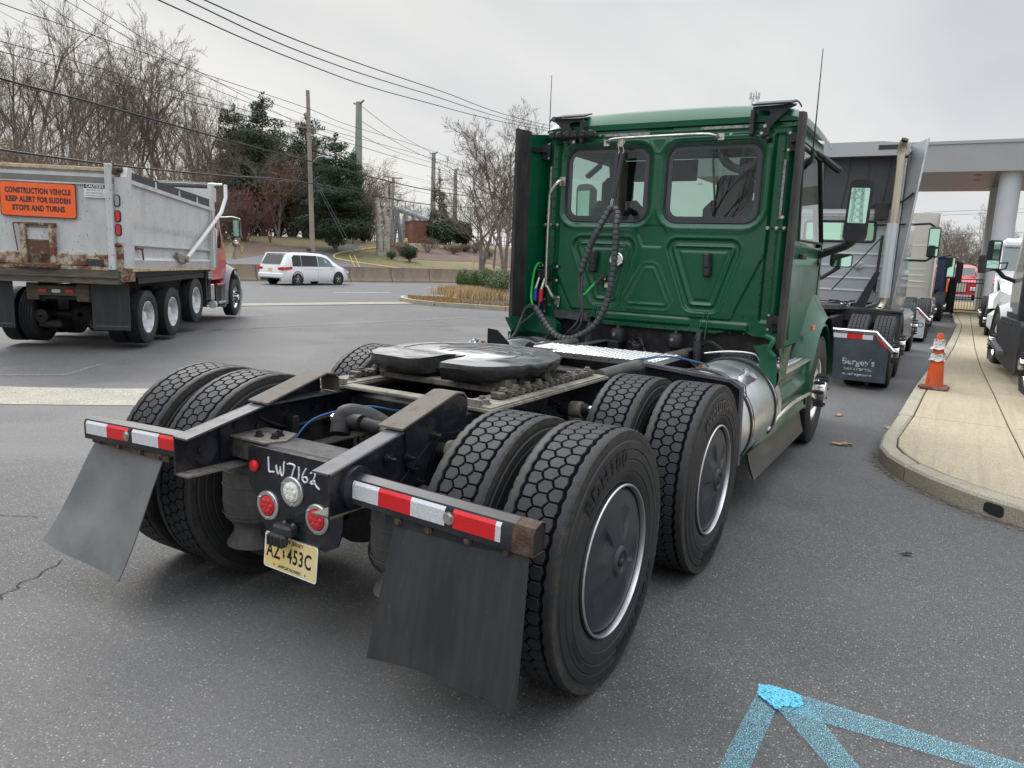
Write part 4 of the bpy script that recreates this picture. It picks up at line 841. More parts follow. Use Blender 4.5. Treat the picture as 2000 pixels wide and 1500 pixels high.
# belt-line door skin bulge with dark window-frame end
# side extenders with rubber edge
for s_ in (1, -1):
    xe = lambda y, z: s_*(1.062+.06*((3.46-y)/.35))
    g = G(); P_ = [(3.50, 1.12), (3.24, 1.12), (3.24, 2.66), (3.50, 2.70)]
    if s_ < 0: P_ = [(3.50, 1.12), (3.20, 1.12), (3.20, 2.66), (3.50, 2.70)]
    g.add([(xe(y, z)+o, y, z) for o in (0, s_*.02) for y, z in P_], [(0, 1, 2, 3), (7, 6, 5, 4), (0, 4, 5, 1), (1, 5, 6, 2), (2, 6, 7, 3), (3, 7, 4, 0)], 0); ex = g.obj('side_extender', [green], T)
    g = G(); x_ = xe(3.2, 2)
    g.prism([(x_-s_*.01, 3.245), (x_+s_*.035, 3.245), (x_+s_*.055, 3.10), (x_+s_*.04, 3.06), (x_+s_*.01, 3.06), (x_+s_*.015, 3.10)] if True else [], 'z', 1.05, 2.69, 0)
    if s_ > 0: g.prism([(x_, 3.245), (x_+.03, 3.245), (x_+.07, 3.05), (x_+.03, 3.05)], 'z', 1.02, 1.06, 0)
    g.obj('rubber_edge', [mat('weathered_rubber', (0.022, 0.021, 0.021), .55, col2=(0.045, 0.042, 0.040), nscale=12, stretch=(1, 1, .3), bump=.15)], ex)
    for z0, z1, xa in ((2.47, 2.62, .99), (1.14, 1.28, .965)):
        g = G(); g.prism([(s_*xa, z0), (s_*xa, z1), (s_*1.10, z1-.03), (s_*1.10, z0+.02)], 'y', 3.395, 3.402, 0); g.prism([(3.40, z0+.05), (3.25, z0+.06), (3.25, z0+.09), (3.40, z0+.1)], 'x', *sorted((s_*1.07, s_*1.085)), 0)
        g.prism([(s_*xa+s_*.03, z0+.06), (s_*1.09, z0+.07), (s_*1.09, z0+.08), (s_*xa+s_*.03, z0+.07)], 'y', 3.34, 3.395, 0)
        for zz in (z0+.015, z1-.015): g.bolt((s_*(xa+.012), 3.395, zz), (0, -1, 0), .007, .01, 1)
        g.obj('extender_bracket', [blackpl, stain], ex)
    g = G(); g.tube([(s_*.9, 3.425, 1.915), (s_*1.08, 3.41, 1.915)], .004, 6, 0); g.obj('tie_rod', [black], ex)
# antennas
for x in (-1.065, 1.155):
    g = G(); g.tube([(x, 3.5, 2.45), (x, 3.5, 2.70), (x-.003, 3.5, 3.20)], [.006, .005, .0028], 6, 0); g.cyl((x, 3.5, 2.40), (x, 3.5, 2.50), .014, n=8); g.obj('antenna', [blackpl], T)
# mirrors
def mirror(s_):
    g = G(); M_ = Matrix.Translation((s_*1.345, 4.88, 2.15))@Matrix.Rotation(s_*math.radians(9), 4, 'Z')@Matrix.Rotation(s_*math.radians(1.5), 4, 'Y')
    g.prism(rpoly(-.098, .098, -.27, .27, .055, 5), 'y', -.02, .03, 0, M_); g.prism(rpoly(-.085, .085, -.25, .25, .05, 5), 'y', .03, .10, 0, M_)
    mo = g.obj('door_mirror', [blackpl], T)
    g = G(); g.prism(rpoly(-.078, .072, -.105, .20, .01, 3), 'y', -.0235, -.021, 0, M_); g.obj('mirror_glass', [mirrorm], mo)
    g = G(); g.prism(rpoly(-.078, .072, -.235, -.115, .03, 3), 'y', -.0235, -.021, 0, M_@Matrix.Rotation(.06, 4, 'X')); g.obj('wide_angle_glass', [mirrorm], mo)
    g = G(); g.tube(spline([(s_*1.02, 4.95, 1.74), (s_*1.10, 4.93, 1.78), (s_*1.26, 4.90, 1.84), (s_*1.33, 4.89, 1.89)], 4), .038, 10, 0); g.tube(spline([(s_*1.0, 4.95, 1.70), (s_*1.05, 4.95, 1.72)], 2), .06, 10, 0); g.obj('mirror_arm', [blackpl], mo)
mirror(1); mirror(-1)
for s_ in (1, -1):
    g = G(); M_ = Matrix.Translation((s_*1.13, 5.8, 1.725))@Matrix.Rotation(s_*math.radians(4), 4, 'Z'); g.prism(rpoly(-.105, .105, -.068, .068, .03, 4), 'y', -.01, .05, 0, M_); hm_ = g.obj('hood_mirror', [blackpl], T)
    g = G(); g.prism(rpoly(-.096, .096, -.060, .060, .025, 4), 'y', -.014, -.0105, 0, M_); g.obj('mirror_glass', [mirrorm], hm_)
    g = G(); g.tube(spline([(s_*.90, 5.75, 1.50), (s_*1.0, 5.80, 1.57), (s_*1.12, 5.82, 1.66)], 4), .022, 8, 0); g.obj('mirror_arm', [blackpl], hm_)
    g = G(); g.tube([(s_*1.0, 4.55, 2.62), (s_*1.06, 4.58, 2.58)], .022, 8, 0); g.box(-.10, .10, -.03, .03, -.03, .03, 0, M=Matrix.Translation((s_*1.13, 4.60, 2.52))@Matrix.Rotation(s_*math.radians(38), 4, 'Y'), b=.018); g.obj('look_down_mirror', [blackpl], T)
# --- lower right fairing: torn
for s_ in (1, -1):
    g = G(); torn = s_ > 0
    R1 = [(2.93, 1.08), (3.02, .84), (3.00, .62), (2.90, .50), (2.62, .43), (2.30, .455)] if torn else [(2.0, 1.05), (1.98, .4)]
    def fx(y, z): return s_*(1.165-.05*sst(np.array((z-.8)/.3)).item()+.02*math.sin(z*9))
    # rear edge panel (bright green flange facing rearwards)
    if torn:
        pts = [(1.085, 2.93, 1.09), (1.15, 2.95, 1.02), (1.165, 2.96, .85), (1.17, 2.90, .65), (1.16, 2.78, .52), (1.13, 2.50, .42), (1.15, 2.22, .40)]
        pin = [(.97, 3.0, 1.06), (1.02, 3.0, .99), (1.03, 3.0, .84), (1.03, 2.95, .62), (1.03, 2.82, .47), (1.03, 2.54, .36), (1.10, 2.20, .385)]
        g.add(pts+pin, [(i, i+1, len(pts)+i+1, len(pts)+i) for i in range(len(pts)-1)], 1)
        g.tube(spline([(1.06, 2.98, 1.14), (1.12, 2.94, 1.12), (1.10, 2.93, 1.05), (1.14, 2.94, 1.0)], 5), .018, 8, 1)
    # body side
    def sk(u, v):
        z = 1.06-.62*v; y0 = np.interp(z, [.42, .5, .62, .84, 1.08], [2.3, 2.78, 2.92, 2.97, 2.95]) if torn else 3.25; y1 = 4.33
        y = y0+(y1-y0)*u; x = 1.165-.03*math.sin(v*PI)*u-.05*max(0, u-.55)*(1-v)
        x += .012*math.sin(u*7+v*5)*(1-u)+(.03*math.exp(-((v-.62)/.06)**2)*min(1, u*3+.3)) - .02*math.exp(-((v-.5)/.07)**2)
        return (s_*x, y, z)
    g.grid(sk, 24, 28, 0, lambda i, j: j < 8 and i >= 7)
    sf = g.obj('side_fairing', [greenside, green2], T, label='torn green fairing below the cab' if torn else 'green fairing below the cab')
    g = G(); vs = []
    g.prism([(3.30, .84), (4.42, .84), (4.42, .85), (3.30, .875)], 'x', *sorted((s_*.86, s_*1.165)), 0)
    for q in range(9):
        for r_ in range(4): yy = 3.4+q*.105; xx = s_*(.92+r_*.06); g.box(xx-.02, xx+.02, yy, yy+.05, .872-.024*(q/9), .882-.024*(q/9), 0, b=.004)
    g.obj('cab_step', [mat('bright_tread_plate', (0.8, 0.8, 0.8), .3, 1.0)], sf)
    g = G(); g.box(*sorted((s_*.80, s_*.87)), 3.35, 4.40, .5, .92, 0); g.obj('battery_box', [darkgap], T)
    g = G(); g.tube(spline([(s_*1.16, 2.78 if torn else 3.2, .50), (s_*1.19, 3.1, .575), (s_*1.20, 3.5, .60), (s_*1.20, 3.9, .585), (s_*1.19, 4.28, .56)], 5), .018, 8, 0); g.obj('lower_step_edge', [chrome], sf)
    g = G(); g.grid(lambda u, v: (s_*(1.165+.05*v**1.5-.05*u), ((2.28 if torn else 3.2)+(2.05 if torn else 1.13)*u)+.02*v, .435-.17*v-.06*u*v), 16, 4, 0); g.grid(lambda u, v: (s_*(1.155+.05*v**1.5-.05*u), ((2.28 if torn else 3.2)+(2.05 if torn else 1.13)*u)+.02*v, .435-.17*v-.06*u*v), 16, 4, 0); g.obj('side_skirt', [mat('grey_skirt_rubber', (0.045, 0.045, 0.043), .42, col2=(.08, .078, .07), nscale=5, stretch=(1, .4, 2))], T)
    # front wheel arch rear edge panel, tall green curve
    def ar(u, v):
        a = math.radians(95+78*u); return (s_*(.88+.29*v), 4.92-.60*math.sin(a-PI/2)-.0, .50+.62*math.cos(a-PI/2)) if False else (s_*(.88+.29*v), 4.92+(.60+.03*v)*math.cos(math.radians(100+85*u)), .505+(.56+.02*v)*math.sin(math.radians(100+85*u)))
    g.v, g.f, g.m = [], [], []; g.grid(ar, 18, 4, 0); g.obj('arch_panel', [greenside], T, angle=60)
# stubs under the cab
for x in (-.255, .255):
    g = G(); g.lathe([(.0, .91), (.03, .91), (.035, .935), (.062, .945), (.068, .96), (.068, 1.03), (.055, 1.055), (.02, 1.065), (.012, 1.09), (0, 1.09)], (x, 3.40, 0), 'z', 24, 0)
    text_on(g, 'HALDEX' if 0 else '1', frame((x, 3.33, 1.02), (1, 0, 0), (0, 0, 1)), 1, size=.001) if 0 else None
    for q, wd in ((0, .022), (1, .03), (2, .014)): g.box(x-wd/2-.008, x+wd/2-.008, 3.3295, 3.334, 1.022-q*.010, 1.026-q*.010, 1)
    g.obj('cab_air_spring', [blackpl, mat('grey_print', (.45, .45, .45), .6)], T)
for x in (-.50, .465):
    g = G(); g.cyl((x, 3.33, .80), (x, 3.33, 1.02), .034, n=16); g.cyl((x, 3.33, 1.02), (x, 3.35, 1.10), .018, n=10); g.obj('cab_damper', [mat('damper_grey', (.05, .05, .05), .4)], T)
    g = G(); g.tube(spline([(x-.03, 3.34, 1.04), (x+.005, 3.41, 1.22), (x+.02, 3.41, 1.25), (x+.04, 3.41, 1.22), (x+.045, 3.34, 1.04)], 5), .004, 6, 0); g.obj('safety_cable', [green2], T)
g = G(); rq = random.Random(11)
g.box(-.95, .95, 3.50, 3.7, .75, 1.12, 0); g.box(-.40, .40, 3.0, 3.4, .60, .88, 0, b=.03); g.cyl((-.9, 3.55, .98), (.9, 3.55, 1.0), .03, n=10, m=0)
for q in range(26):
    a = Vector((rq.uniform(-.85, .9), rq.uniform(3.0, 3.5), rq.uniform(.8, .98))); b = a+Vector((rq.uniform(-.3, .3), rq.uniform(-.2, .1), rq.uniform(-.12, .1))); g.tube(spline([a, a.lerp(b, .5)+Vector((0, 0, rq.uniform(-.05, .08))), b], 4), rq.uniform(.006, .016), 6, 0)
for q in range(14): x = rq.uniform(-.8, .95); y = rq.uniform(2.7, 3.45); z = rq.uniform(.75, .92); g.box(x-.05, x+.05, y-.05, y+.05, z-.05, z+.05, 0, b=.012)
g.obj('underbody_machinery', [darkgap], T, kind='stuff')
g = G(); g.tube(spline([(.62, 3.0, .97), (.80, 3.02, 1.0), (.98, 3.06, .99), (1.02, 3.1, .90), (1.04, 3.12, .84)], 6), .007, 8, 0); g.obj('brake_line', [alloy], T)
g = G(); g.box(.62, .95, 3.08, 3.12, .82, .98, 0, b=.004)
for q in range(5): g.cyl((.66+q*.06, 3.078, .9), (.66+q*.06, 3.074, .9), .012, n=8, m=0)
g.obj('perforated_bracket', [black], T)
# left lower quarter
g = G(); g.prism([(3.0, 1.11), (3.45, 1.11), (3.5, .95), (3.12, .98)], 'x', -1.15, -1.10, 0); g.box(-1.13, -.84, 3.40, 3.44, .62, 1.09, 0, b=.02); g.prism([(-1.20, 1.12), (-.9, 1.12), (-.8, 1.06), (-.8, .96), (-1.12, .98), (-1.14, 1.02)], 'y', 3.30, 3.40, 0); g.box(-1.17, -1.14, 3.10, 3.42, .5, .98, 0); g.obj('lower_quarter_panel', [green], T)
g = G(); g.prism([(-.88, 1.18), (-.55, 1.17), (-.55, 1.10), (-.88, 1.11)], 'y', 3.41, 3.425, 0); g.obj('exposed_primer_panel', [mat('scraped_primer', (.05, .05, .055), .7, col2=(.10, .09, .09), nscale=20)], T)
# hoses
conv = mat('spiral_guard', (0.075, 0.080, 0.083), .35, col2=(.045, .045, .048), nscale=12)
hosem = mat('grey_air_hose', (0.06, 0.062, 0.066), .4)
def spiral(path, k_, r_, par, pitch=.035):
    P_ = spline(path, k_); g = G(); g.tube(P_, r_*.80, 12, 1)
    # banded guard: separate short sleeves
    L_ = [0]
    for a, b in zip(P_[:-1], P_[1:]): L_.append(L_[-1]+(b-a).length)
    def at_(s): 
        s = min(max(s, 0), L_[-1]-1e-6)
        import bisect
        i = bisect.bisect_right(L_, s)-1; t_ = (s-L_[i])/(L_[i+1]-L_[i]+1e-9); return P_[i].lerp(P_[i+1], t_)
    s = 0; vs_ = 0
    while s < L_[-1]-pitch:
        g.tube([at_(s+pitch*q/3*.78) for q in range(4)], [r_, r_*1.03, r_*1.03, r_], 14, 0); s += pitch
    return g.obj('spiral_wrapped_hose', [conv, blackpl], par)
hp = [(-.335, 3.28, 2.06), (-.30, 3.27, 2.055), (-.262, 3.25, 2.01), (-.245, 3.2, 1.91), (-.235, 3.19, 1.76), (-.24, 3.18, 1.57), (-.26, 3.17, 1.35), (-.31, 3.15, 1.17), (-.39, 3.13, 1.06), (-.49, 3.12, .995), (-.58, 3.12, .965), (-.71, 3.14, .98), (-.83, 3.18, 1.06), (-.91, 3.2, 1.14), (-.975, 3.2, 1.215)]
spiral(hp, 5, .027, T, .042)
spiral([(-.335, 3.28, 2.06), (-.37, 3.26, 1.99), (-.41, 3.23, 1.89), (-.48, 3.21, 1.72), (-.545, 3.2, 1.50)], 5, .027, T, .042)
g = G()
for d_ in (0, .022):
    g.tube(spline([(-.545+d_, 3.2, 1.52), (-.545+d_, 3.2, 1.36), (-.515+d_*.5, 3.2, 1.22), (-.56+d_*1.8, 3.22, 1.10), (-.64+d_*2.5, 3.25, 1.02), (-.70+d_*2, 3.3, .98)], 6), .010, 8, 0)
g.tube(spline([(-.975, 3.2, 1.215), (-1.03, 3.2, 1.215), (-1.085, 3.2, 1.16), (-1.10, 3.18, 1.04), (-1.07, 3.0, .93), (-1.02, 2.7, .90)], 6), .010, 8, 0)
g.tube(spline([(-.98, 3.21, 1.20), (-1.05, 3.2, 1.19), (-1.09, 3.17, 1.08), (-1.06, 3.0, .95), (-.99, 2.7, .92)], 6), .010, 8, 0)
g.tube(spline([(-.955, 3.26, 1.25), (-.97, 3.24, 1.17), (-1.10, 3.2, 1.05), (-1.16, 3.15, .98), (-1.10, 3.0, .92), (-1.0, 2.7, .91)], 6), .010, 8, 0)
g.obj('air_hose', [hosem], T)
g = G(); g.tube(spline([(-.965, 3.31, 1.56), (-1.0, 3.3, 1.58), (-1.035, 3.29, 1.52), (-1.05, 3.28, 1.37), (-1.035, 3.25, 1.27), (-.985, 3.2, 1.21)], 6), .011, 8, 0); g.obj('electric_cable', [mat('green_cable', (.01, .42, .05), .35)], T, label='bright green coiled electric cable')
g = G(); g.tube(spline([(-.545, 3.2, 1.33), (-.52, 3.26, 1.34), (-.50, 3.34, 1.40), (-.465, 3.38, 1.45), (-.44, 3.39, 1.48)], 6), .011, 8, 0); g.obj('electric_cable', [MATS['green_cable']], T)
g = G(); g.cyl((-.47, 3.365, 1.42), (-.445, 3.39, 1.475), .017, n=12); g.obj('cable_plug', [blackpl], T); g = G(); g.cyl((-.965, 3.30, 1.57), (-.99, 3.30, 1.578), .017, n=12); g.obj('cable_plug', [blackpl], T)
for x, m_, zb in ((-1.012, mat('blue_gladhand', (.03, .07, .35), .4), 1.255), (-.955, mat('red_gladhand', (.62, .02, .05), .4), 1.25)):
    g = G(); g.lathe([(.0, zb), (.017, zb), (.020, zb+.01), (.017, zb+.02), (.019, zb+.03), (.017, zb+.05), (.019, zb+.07), (.017, zb+.09), (.021, zb+.105), (0, zb+.11)], (x, 3.28, 0), 'z', 14, 0); g.cyl((x, 3.28, zb+.10), (x+.01, 3.32, zb+.20), .012, n=10, m=1); g.obj('gladhand', [m_, stain], T)
g = G(); g.box(-1.06, -.93, 3.36, 3.42, 1.44, 1.53, 0, b=.01); g.box(-1.04, -1.0, 3.33, 3.40, 1.42, 1.50, 0, b=.01); g.box(-.97, -.935, 3.33, 3.40, 1.42, 1.50, 0, b=.01); g.obj('hose_manifold', [blackpl], T, kind='stuff'); g = G(); g.box(-1.06, -.86, 3.415, 3.425, 1.545, 1.57, 0); g.box(-1.06, -.86, 3.415, 3.425, 1.425, 1.45, 0); g.box(-1.07, -1.0, 3.37, 3.42, 1.23, 1.26, 0, b=.004)
for x, z in ((-.875, 1.557), (-.875, 1.437), (-1.05, 1.557)): g.bolt((x, 3.413, z), (0, -1, 0), .008, .012, 1)
g.obj('manifold_bracket', [blackpl, stain], T, kind='stuff')
for x0, x1 in ((-.325, -.335), (-.285, -.322)):
    g = G(); g.cyl((x0, 3.33, 2.49), (x1, 3.30, 2.14), .019, n=12, m=0); g.tube([(x0, 3.34, 2.60), (x0-.012, 3.34, 2.57), (x0, 3.335, 2.54), (x0+.008, 3.335, 2.51), (x0, 3.33, 2.49)], .003, 6, 1); g.tube([(x1, 3.30, 2.14), (x1-.008, 3.29, 2.11), (x1-.005, 3.285, 2.07)], .003, 6, 1); g.obj('hose_spring', [mat('grey_sleeve', (.04, .042, .046), .6), stain], T)
g = G()
for q in range(5): a = q*1.3; g.tube(spline([(-.31, 3.365, 2.61), (-.31+.03*math.cos(a), 3.35, 2.585+.015*math.sin(a)), (-.315+.02*math.sin(a), 3.345, 2.55), (-.31, 3.36, 2.60)], 4), .003, 5, 0)
g.obj('tied_cord', [mat('cream_cord', (.5, .46, .36), .8)], T)
# ================================================================== ground, road, hillside
P0 = np.array([-31.4, 33.4]); DV = np.array([.314, .949]); NV = np.array([-.949, .314])
def ss(t_): t_ = min(1.0, max(0.0, t_)); return t_*t_*(3-2*t_)
def H(x, y):
    z = -0.36*ss((-x-1.5)/8)
    b = (x-P0[0])*NV[0]+(y-P0[1])*NV[1]
    if b > .4:
        s_ = (x-P0[0])*DV[0]+(y-P0[1])*DV[1]
        z += 3.2*ss((b+2)/42)-3.2*ss(2/42)+2.6*ss((-s_-2)/26)*ss((b-3)/22)+(.12*math.sin(x*.31)+.1*math.sin(y*.23+1))*ss((b-8)/12)
        z += 9.0*ss((b-45)/90)*ss((-s_+10)/50)
    return z
def bs(b, s_): q = P0+NV*b+DV*s_; return float(q[0]), float(q[1])
def ray(px, py): return FX+RX*(px-1000)/FPX-UX*(py-750)/FPX
def at(px, py, depth): q = CAM+ray(px, py)*depth; return Vector((float(q[0]), float(q[1]), float(q[2])))
def hit(px, py):
    d = ray(px, py); k_ = 2.0; prev = 0
    while k_ < 700:
        q = CAM+k_*d
        if q[2] < H(q[0], q[1]):
            a, b = prev, k_
            for _ in range(26):
                m_ = (a+b)/2; q = CAM+m_*d
                if q[2] < H(q[0], q[1]): b = m_
                else: a = m_
            return Vector((float(q[0]), float(q[1]), H(q[0], q[1])))
        prev = k_; k_ *= 1.01
    return Vector((float(q[0]), float(q[1]), 0))
asphalt = ground_mat('lot_asphalt', (0.122, 0.120, 0.120), (0.150, 0.146, 0.142), (0.088, 0.086, 0.086), speck=(0.70, 0.68, 0.63), speckscale=62, big=.32, rough=.72, bumpd=.006)
roadm = ground_mat('road_asphalt', (0.135, 0.135, 0.138), (0.16, 0.16, 0.158), (0.105, 0.105, 0.108), big=.2, rough=.85, streak=((.02, .9, 1), math.radians(18.3)*-1+PI/2*0, (0.09, 0.09, 0.092), .5))
concrete = ground_mat('sidewalk_concrete', (0.42, 0.355, 0.245), (0.49, 0.42, 0.30), (0.35, 0.295, 0.205), big=.7, rough=.9, bumpd=.004, streak=((14, .5, 1), 0.0, (0.30, 0.25, 0.18), .55))
curbm = ground_mat('curb_concrete', (0.38, 0.345, 0.265), (0.44, 0.40, 0.32), (0.27, 0.245, 0.19), big=1.4, rough=.9, bumpd=.004)
def axis(lo, hi, dense_lo, dense_hi, st, coarse):
    o = [lo]
    while o[-1] < hi:
        x = o[-1]; stp = st if dense_lo <= x < dense_hi else max(st, coarse*max(.2, min(abs(x-dense_lo), abs(x-dense_hi))/40)); o.append(min(hi, x+stp))
    return o
xs = axis(-900, 900, -11, 0, .4, 12); ys = [-900, -300, -100, -40, -20, 0, 20, 40, 60, 100, 200, 400, 900, 1500]
g = G(); vs = [(x, y, -0.36*ss((-x-1.5)/8)) for x in xs for y in ys]; n_ = len(ys)
g.add(vs, [(i*n_+j, (i+1)*n_+j, (i+1)*n_+j+1, i*n_+j+1) for i in range(len(xs)-1) for j in range(n_-1)], 0); g.obj('parking_lot', [asphalt], kind='structure')
def strip(name, b0, b1, s0, s1, off, m_, nb=4, ns=120, **kw):
    g = G()
    def fn(u, v): x, y = bs(b0+(b1-b0)*u, s0+(s1-s0)*v); return (x, y, -0.36*ss((-x-1.5)/8)+off)
    g.grid(fn, nb, ns, 0); g.f = [f[::-1] for f in g.f]; return g.obj(name, [m_], **kw)
strip('road', -17.4, .1, -200, 330, .012, roadm, 8, 260, kind='structure')
strip('road_edge_concrete', -18.5, -17.4, -200, -6.3, .018, ground_mat('edge_concrete', (0.33, 0.30, 0.25), (0.40, 0.37, 0.30), (0.22, 0.20, 0.17), big=1.2), 2, 120, kind='structure')
linem = ground_mat('lane_paint', (0.60, 0.60, 0.58), (0.7, 0.7, 0.68), (0.5, 0.5, 0.48), rough=.7)
for b_, s0 in ((-6.7, -7.6), (-6.7, 1.4), (-11.4, -7.0), (-11.4, 2.2), (-6.7, -16.8), (-11.4, -16.2), (-6.7, 10.4), (-11.4, 11.4), (-6.7, 19.4)):
    strip('lane_line', b_-.08, b_+.08, s0, s0+3.0, .020, linem, 1, 4, kind='structure')
strip('edge_line', -1.5, -1.38, -120, 200, .020, ground_mat('edge_paint', (.45, .36, .16), (.5, .42, .2), (.4, .3, .12)), 1, 160, kind='structure')
# painted marks on the lot, built as polygons on the ground
def ground_poly(name, pts, off, m_, sub=10, **kw):
    g = G(); a, b, c, d = [Vector((p[0], p[1], 0)) for p in pts]
    def fn(u, v): q = a.lerp(b, u).lerp(d.lerp(c, u), v); return (q.x, q.y, -0.36*ss((-q.x-1.5)/8)+off)
    g.grid(fn, sub, sub, 0)
    if (b-a).cross(d-a).z < 0: g.f = [f[::-1] for f in g.f]
    return g.obj(name, [m_], **kw)
stopm = ground_mat('worn_cream_line', (0.44, 0.41, 0.33), (0.52, 0.49, 0.40), (0.30, 0.28, 0.24), big=2, cover=(55, .38, .46))
ground_poly('stop_line', [(-12.8, .45), (-6.51, 3.36), (-5.28, 2.46), (-10.8, .18)], .006, stopm, 40, kind='structure')
linem2 = ground_mat('faded_grey_line', (0.27, 0.27, 0.265), (0.33, 0.33, 0.32), (0.18, 0.18, 0.18), big=2, cover=(30, .42, .6))
def gline(pts, wd, m_, off=.008, name='bay_line', n=30):
    P_ = spline([(a, b, 0) for a, b in pts], 6); g = G(); vs = []
    for i, q in enumerate(P_):
        t_ = (P_[min(i+1, len(P_)-1)]-P_[max(i-1, 0)]).normalized(); nn_ = Vector((-t_.y, t_.x, 0))*wd/2
        for sg in (-1, 1): w_ = q+nn_*sg; vs.append((w_.x, w_.y, -0.36*ss((-w_.x-1.5)/8)+off))
    g.add(vs, [(2*i, 2*i+1, 2*i+3, 2*i+2)[::-1] for i in range(len(P_)-1)], 0); return g.obj(name, [m_], kind='structure')
gline([(-9.9, 2.5), (-8.95, 3.45)], .10, linem2); gline([(-8.95, 3.45), (-9.6, 4.35)], .10, linem2)
gline([(-12.9, 8.6), (-12.0, 13.0), (-11.1, 18.0)], .22, linem2); gline([(-12.2, 7.0), (-12.9, 9.4)], .12, linem2); gline([(-15.2, 10.6), (-15.0, 12.6)], .12, linem2); gline([(-15.0, 12.6), (-16.2, 13.3)], .12, linem2)
gline([(-11.0, 13.4), (-9.2, 17.0)], .1, linem2)
# cracks: thin dark seams
seam = mat('crack_dark', (0.018, 0.018, 0.018), .9)
def hpx(px, py): q = hit(px, py); return (q.x, q.y)
def crack(pts, w_):
    P_ = [Vector((*hpx(*q), 0)) for q in pts]; rr = random.Random(len(pts)*13+int(pts[0][1])); o = []
    for a, b in zip(P_[:-1], P_[1:]):
        for k in range(5): q = a.lerp(b, k/5); o.append((q.x+rr.gauss(0, .012), q.y+rr.gauss(0, .012)))
    gline(o, w_, seam, .004, 'crack')
crack([(-30, 1180), (30, 1150), (75, 1122), (140, 1085)], .006); crack([(-20, 1004), (40, 1008), (95, 1012)], .005)
# blue marks
bluem = ground_mat('worn_blue_paint', (0.17, 0.52, 0.66), (0.24, 0.60, 0.72), (0.13, 0.45, 0.60), big=3, rough=.6, cover=(230, .515, .585))
bluef = ground_mat('fresh_blue_paint', (0.11, 0.50, 0.70), (0.14, 0.55, 0.74), (0.09, 0.45, 0.65), big=3, rough=.45, cover=(150, .40, .47), bumpd=.004)
def hp2(px, py): q = hit(px, py); return (q.x, q.y)
def bpoly(name, pix, m_, off): return ground_poly(name, [hp2(*q) for q in pix], off, m_, 8, kind='structure')
bpoly('blue_line', [(1483, 1346), (1514, 1392), (1452, 1530), (1388, 1530)], bluem, .005)
bpoly('blue_line', [(1522, 1348), (2010, 1500), (1960, 1520), (1516, 1388)], bluem, .009)
bpoly('blue_line', [(1516, 1388), (1582, 1385), (1690, 1520), (1640, 1530)], bluem, .013)
rt2 = random.Random(6); g = G(); pix = [(1480, 1342), (1500, 1344), (1528, 1352), (1560, 1362), (1568, 1382), (1560, 1390), (1530, 1385), (1514, 1392), (1500, 1378), (1478, 1362)]
pix = [(a[0]+(b[0]-a[0])*k/6+rt2.uniform(-2.2, 2.2), a[1]+(b[1]-a[1])*k/6+rt2.uniform(-1.6, 1.6)) for a, b in zip(pix, pix[1:]+pix[:1]) for k in range(6)]; ps = [hp2(*q) for q in pix]; g.add([(a, b, .0155) for a, b in ps], [tuple(range(len(ps)))[::-1]], 0); g.obj('blue_paint_blot', [bluef], kind='structure')
# sidewalk: slabs and kerb stones as pieces
sw = place(None, 'sidewalk', kind='structure')
def cx(y): return float(np.interp(y, [4.6, 6.3, 9.1, 15.2, 20.2, 24, 27, 31, 60], [1.76, 1.79, 1.84, 2.06, 2.16, 2.2, 2.10, 2.0, 2.0]))
yj = [4.95, 6.35, 8.95, 10.9, 12.65, 15.5, 18.2, 21.0, 23.8, 26.6, 29.4, 32.2]; ZC = .13
def slab(par, poly, name, m_, zt=ZC, gap=.006, bev=.008):
    cxm = sum(p[0] for p in poly)/len(poly); cym = sum(p[1] for p in poly)/len(poly); n = len(poly)
    # inset along normals
    def inset(d):
        o = []
        for i in range(n):
            p0, p1, p2 = Vector(poly[i-1]), Vector(poly[i]), Vector(poly[(i+1) % n]); a = (p1-p0).normalized(); b = (p2-p1).normalized()
            na, nb = Vector((-a.y, a.x)), Vector((-b.y, b.x)); m2 = (na+nb); m2 = m2/max(.3, m2.length_squared/2); o.append(p1+m2*d)
        return o
    g = G(); vs = [(v.x, v.y, z) for d, z in ((gap, -.05), (gap, zt-bev), (gap+bev, zt)) for v in inset(d)]
    g.add(vs, [(r_*n+i, r_*n+(i+1) % n, (r_+1)*n+(i+1) % n, (r_+1)*n+i) for r_ in range(2) for i in range(n)]+[tuple(range(2*n, 3*n))], 0); return g.obj(name, [m_], par)
def mid(y): return float(np.interp(y, [3, 4.7, 6.3, 8.8, 11.4, 13.5, 16, 33], [2.90, 2.86, 2.80, 2.74, 2.66, 2.62, 2.6, 2.6]))
for k in range(1, len(yj)-1):
    a, b = yj[k], yj[k+1]; ym = (a+b)/2
    slab(sw, [(cx(a), a), (cx(a)+.15, a), (cx(ym)+.15, ym), (cx(b)+.15, b), (cx(b), b), (cx(ym), ym)], 'kerb_stone', curbm)
    slab(sw, [(cx(a)+.15, a), (mid(a), a), (mid(b), b), (cx(b)+.15, b), (cx(ym)+.15, ym)], 'paving_slab', concrete, ZC-.002)
    slab(sw, [(mid(a), a), (9.0, a), (9.0, b), (mid(b), b)], 'paving_slab', concrete, ZC-.002)
crn = [(1.79, 6.35), (1.745, 5.1), (1.76, 4.62), (1.85, 4.28), (2.0, 3.99), (2.2, 3.72), (2.46, 3.46), (2.76, 3.26), (3.2, 3.05), (4.0, 2.85), (9.0, 2.6)]
inn = [(1.94, 6.35), (1.88, 5.1), (1.90, 4.70), (1.98, 4.42), (2.10, 4.15), (2.29, 3.90), (2.53, 3.66), (2.82, 3.47), (3.25, 3.27), (4.03, 3.05), (9.0, 2.8)]
slab(sw, crn[:6][::1]+inn[:6][::-1], 'kerb_stone', curbm) if 0 else None
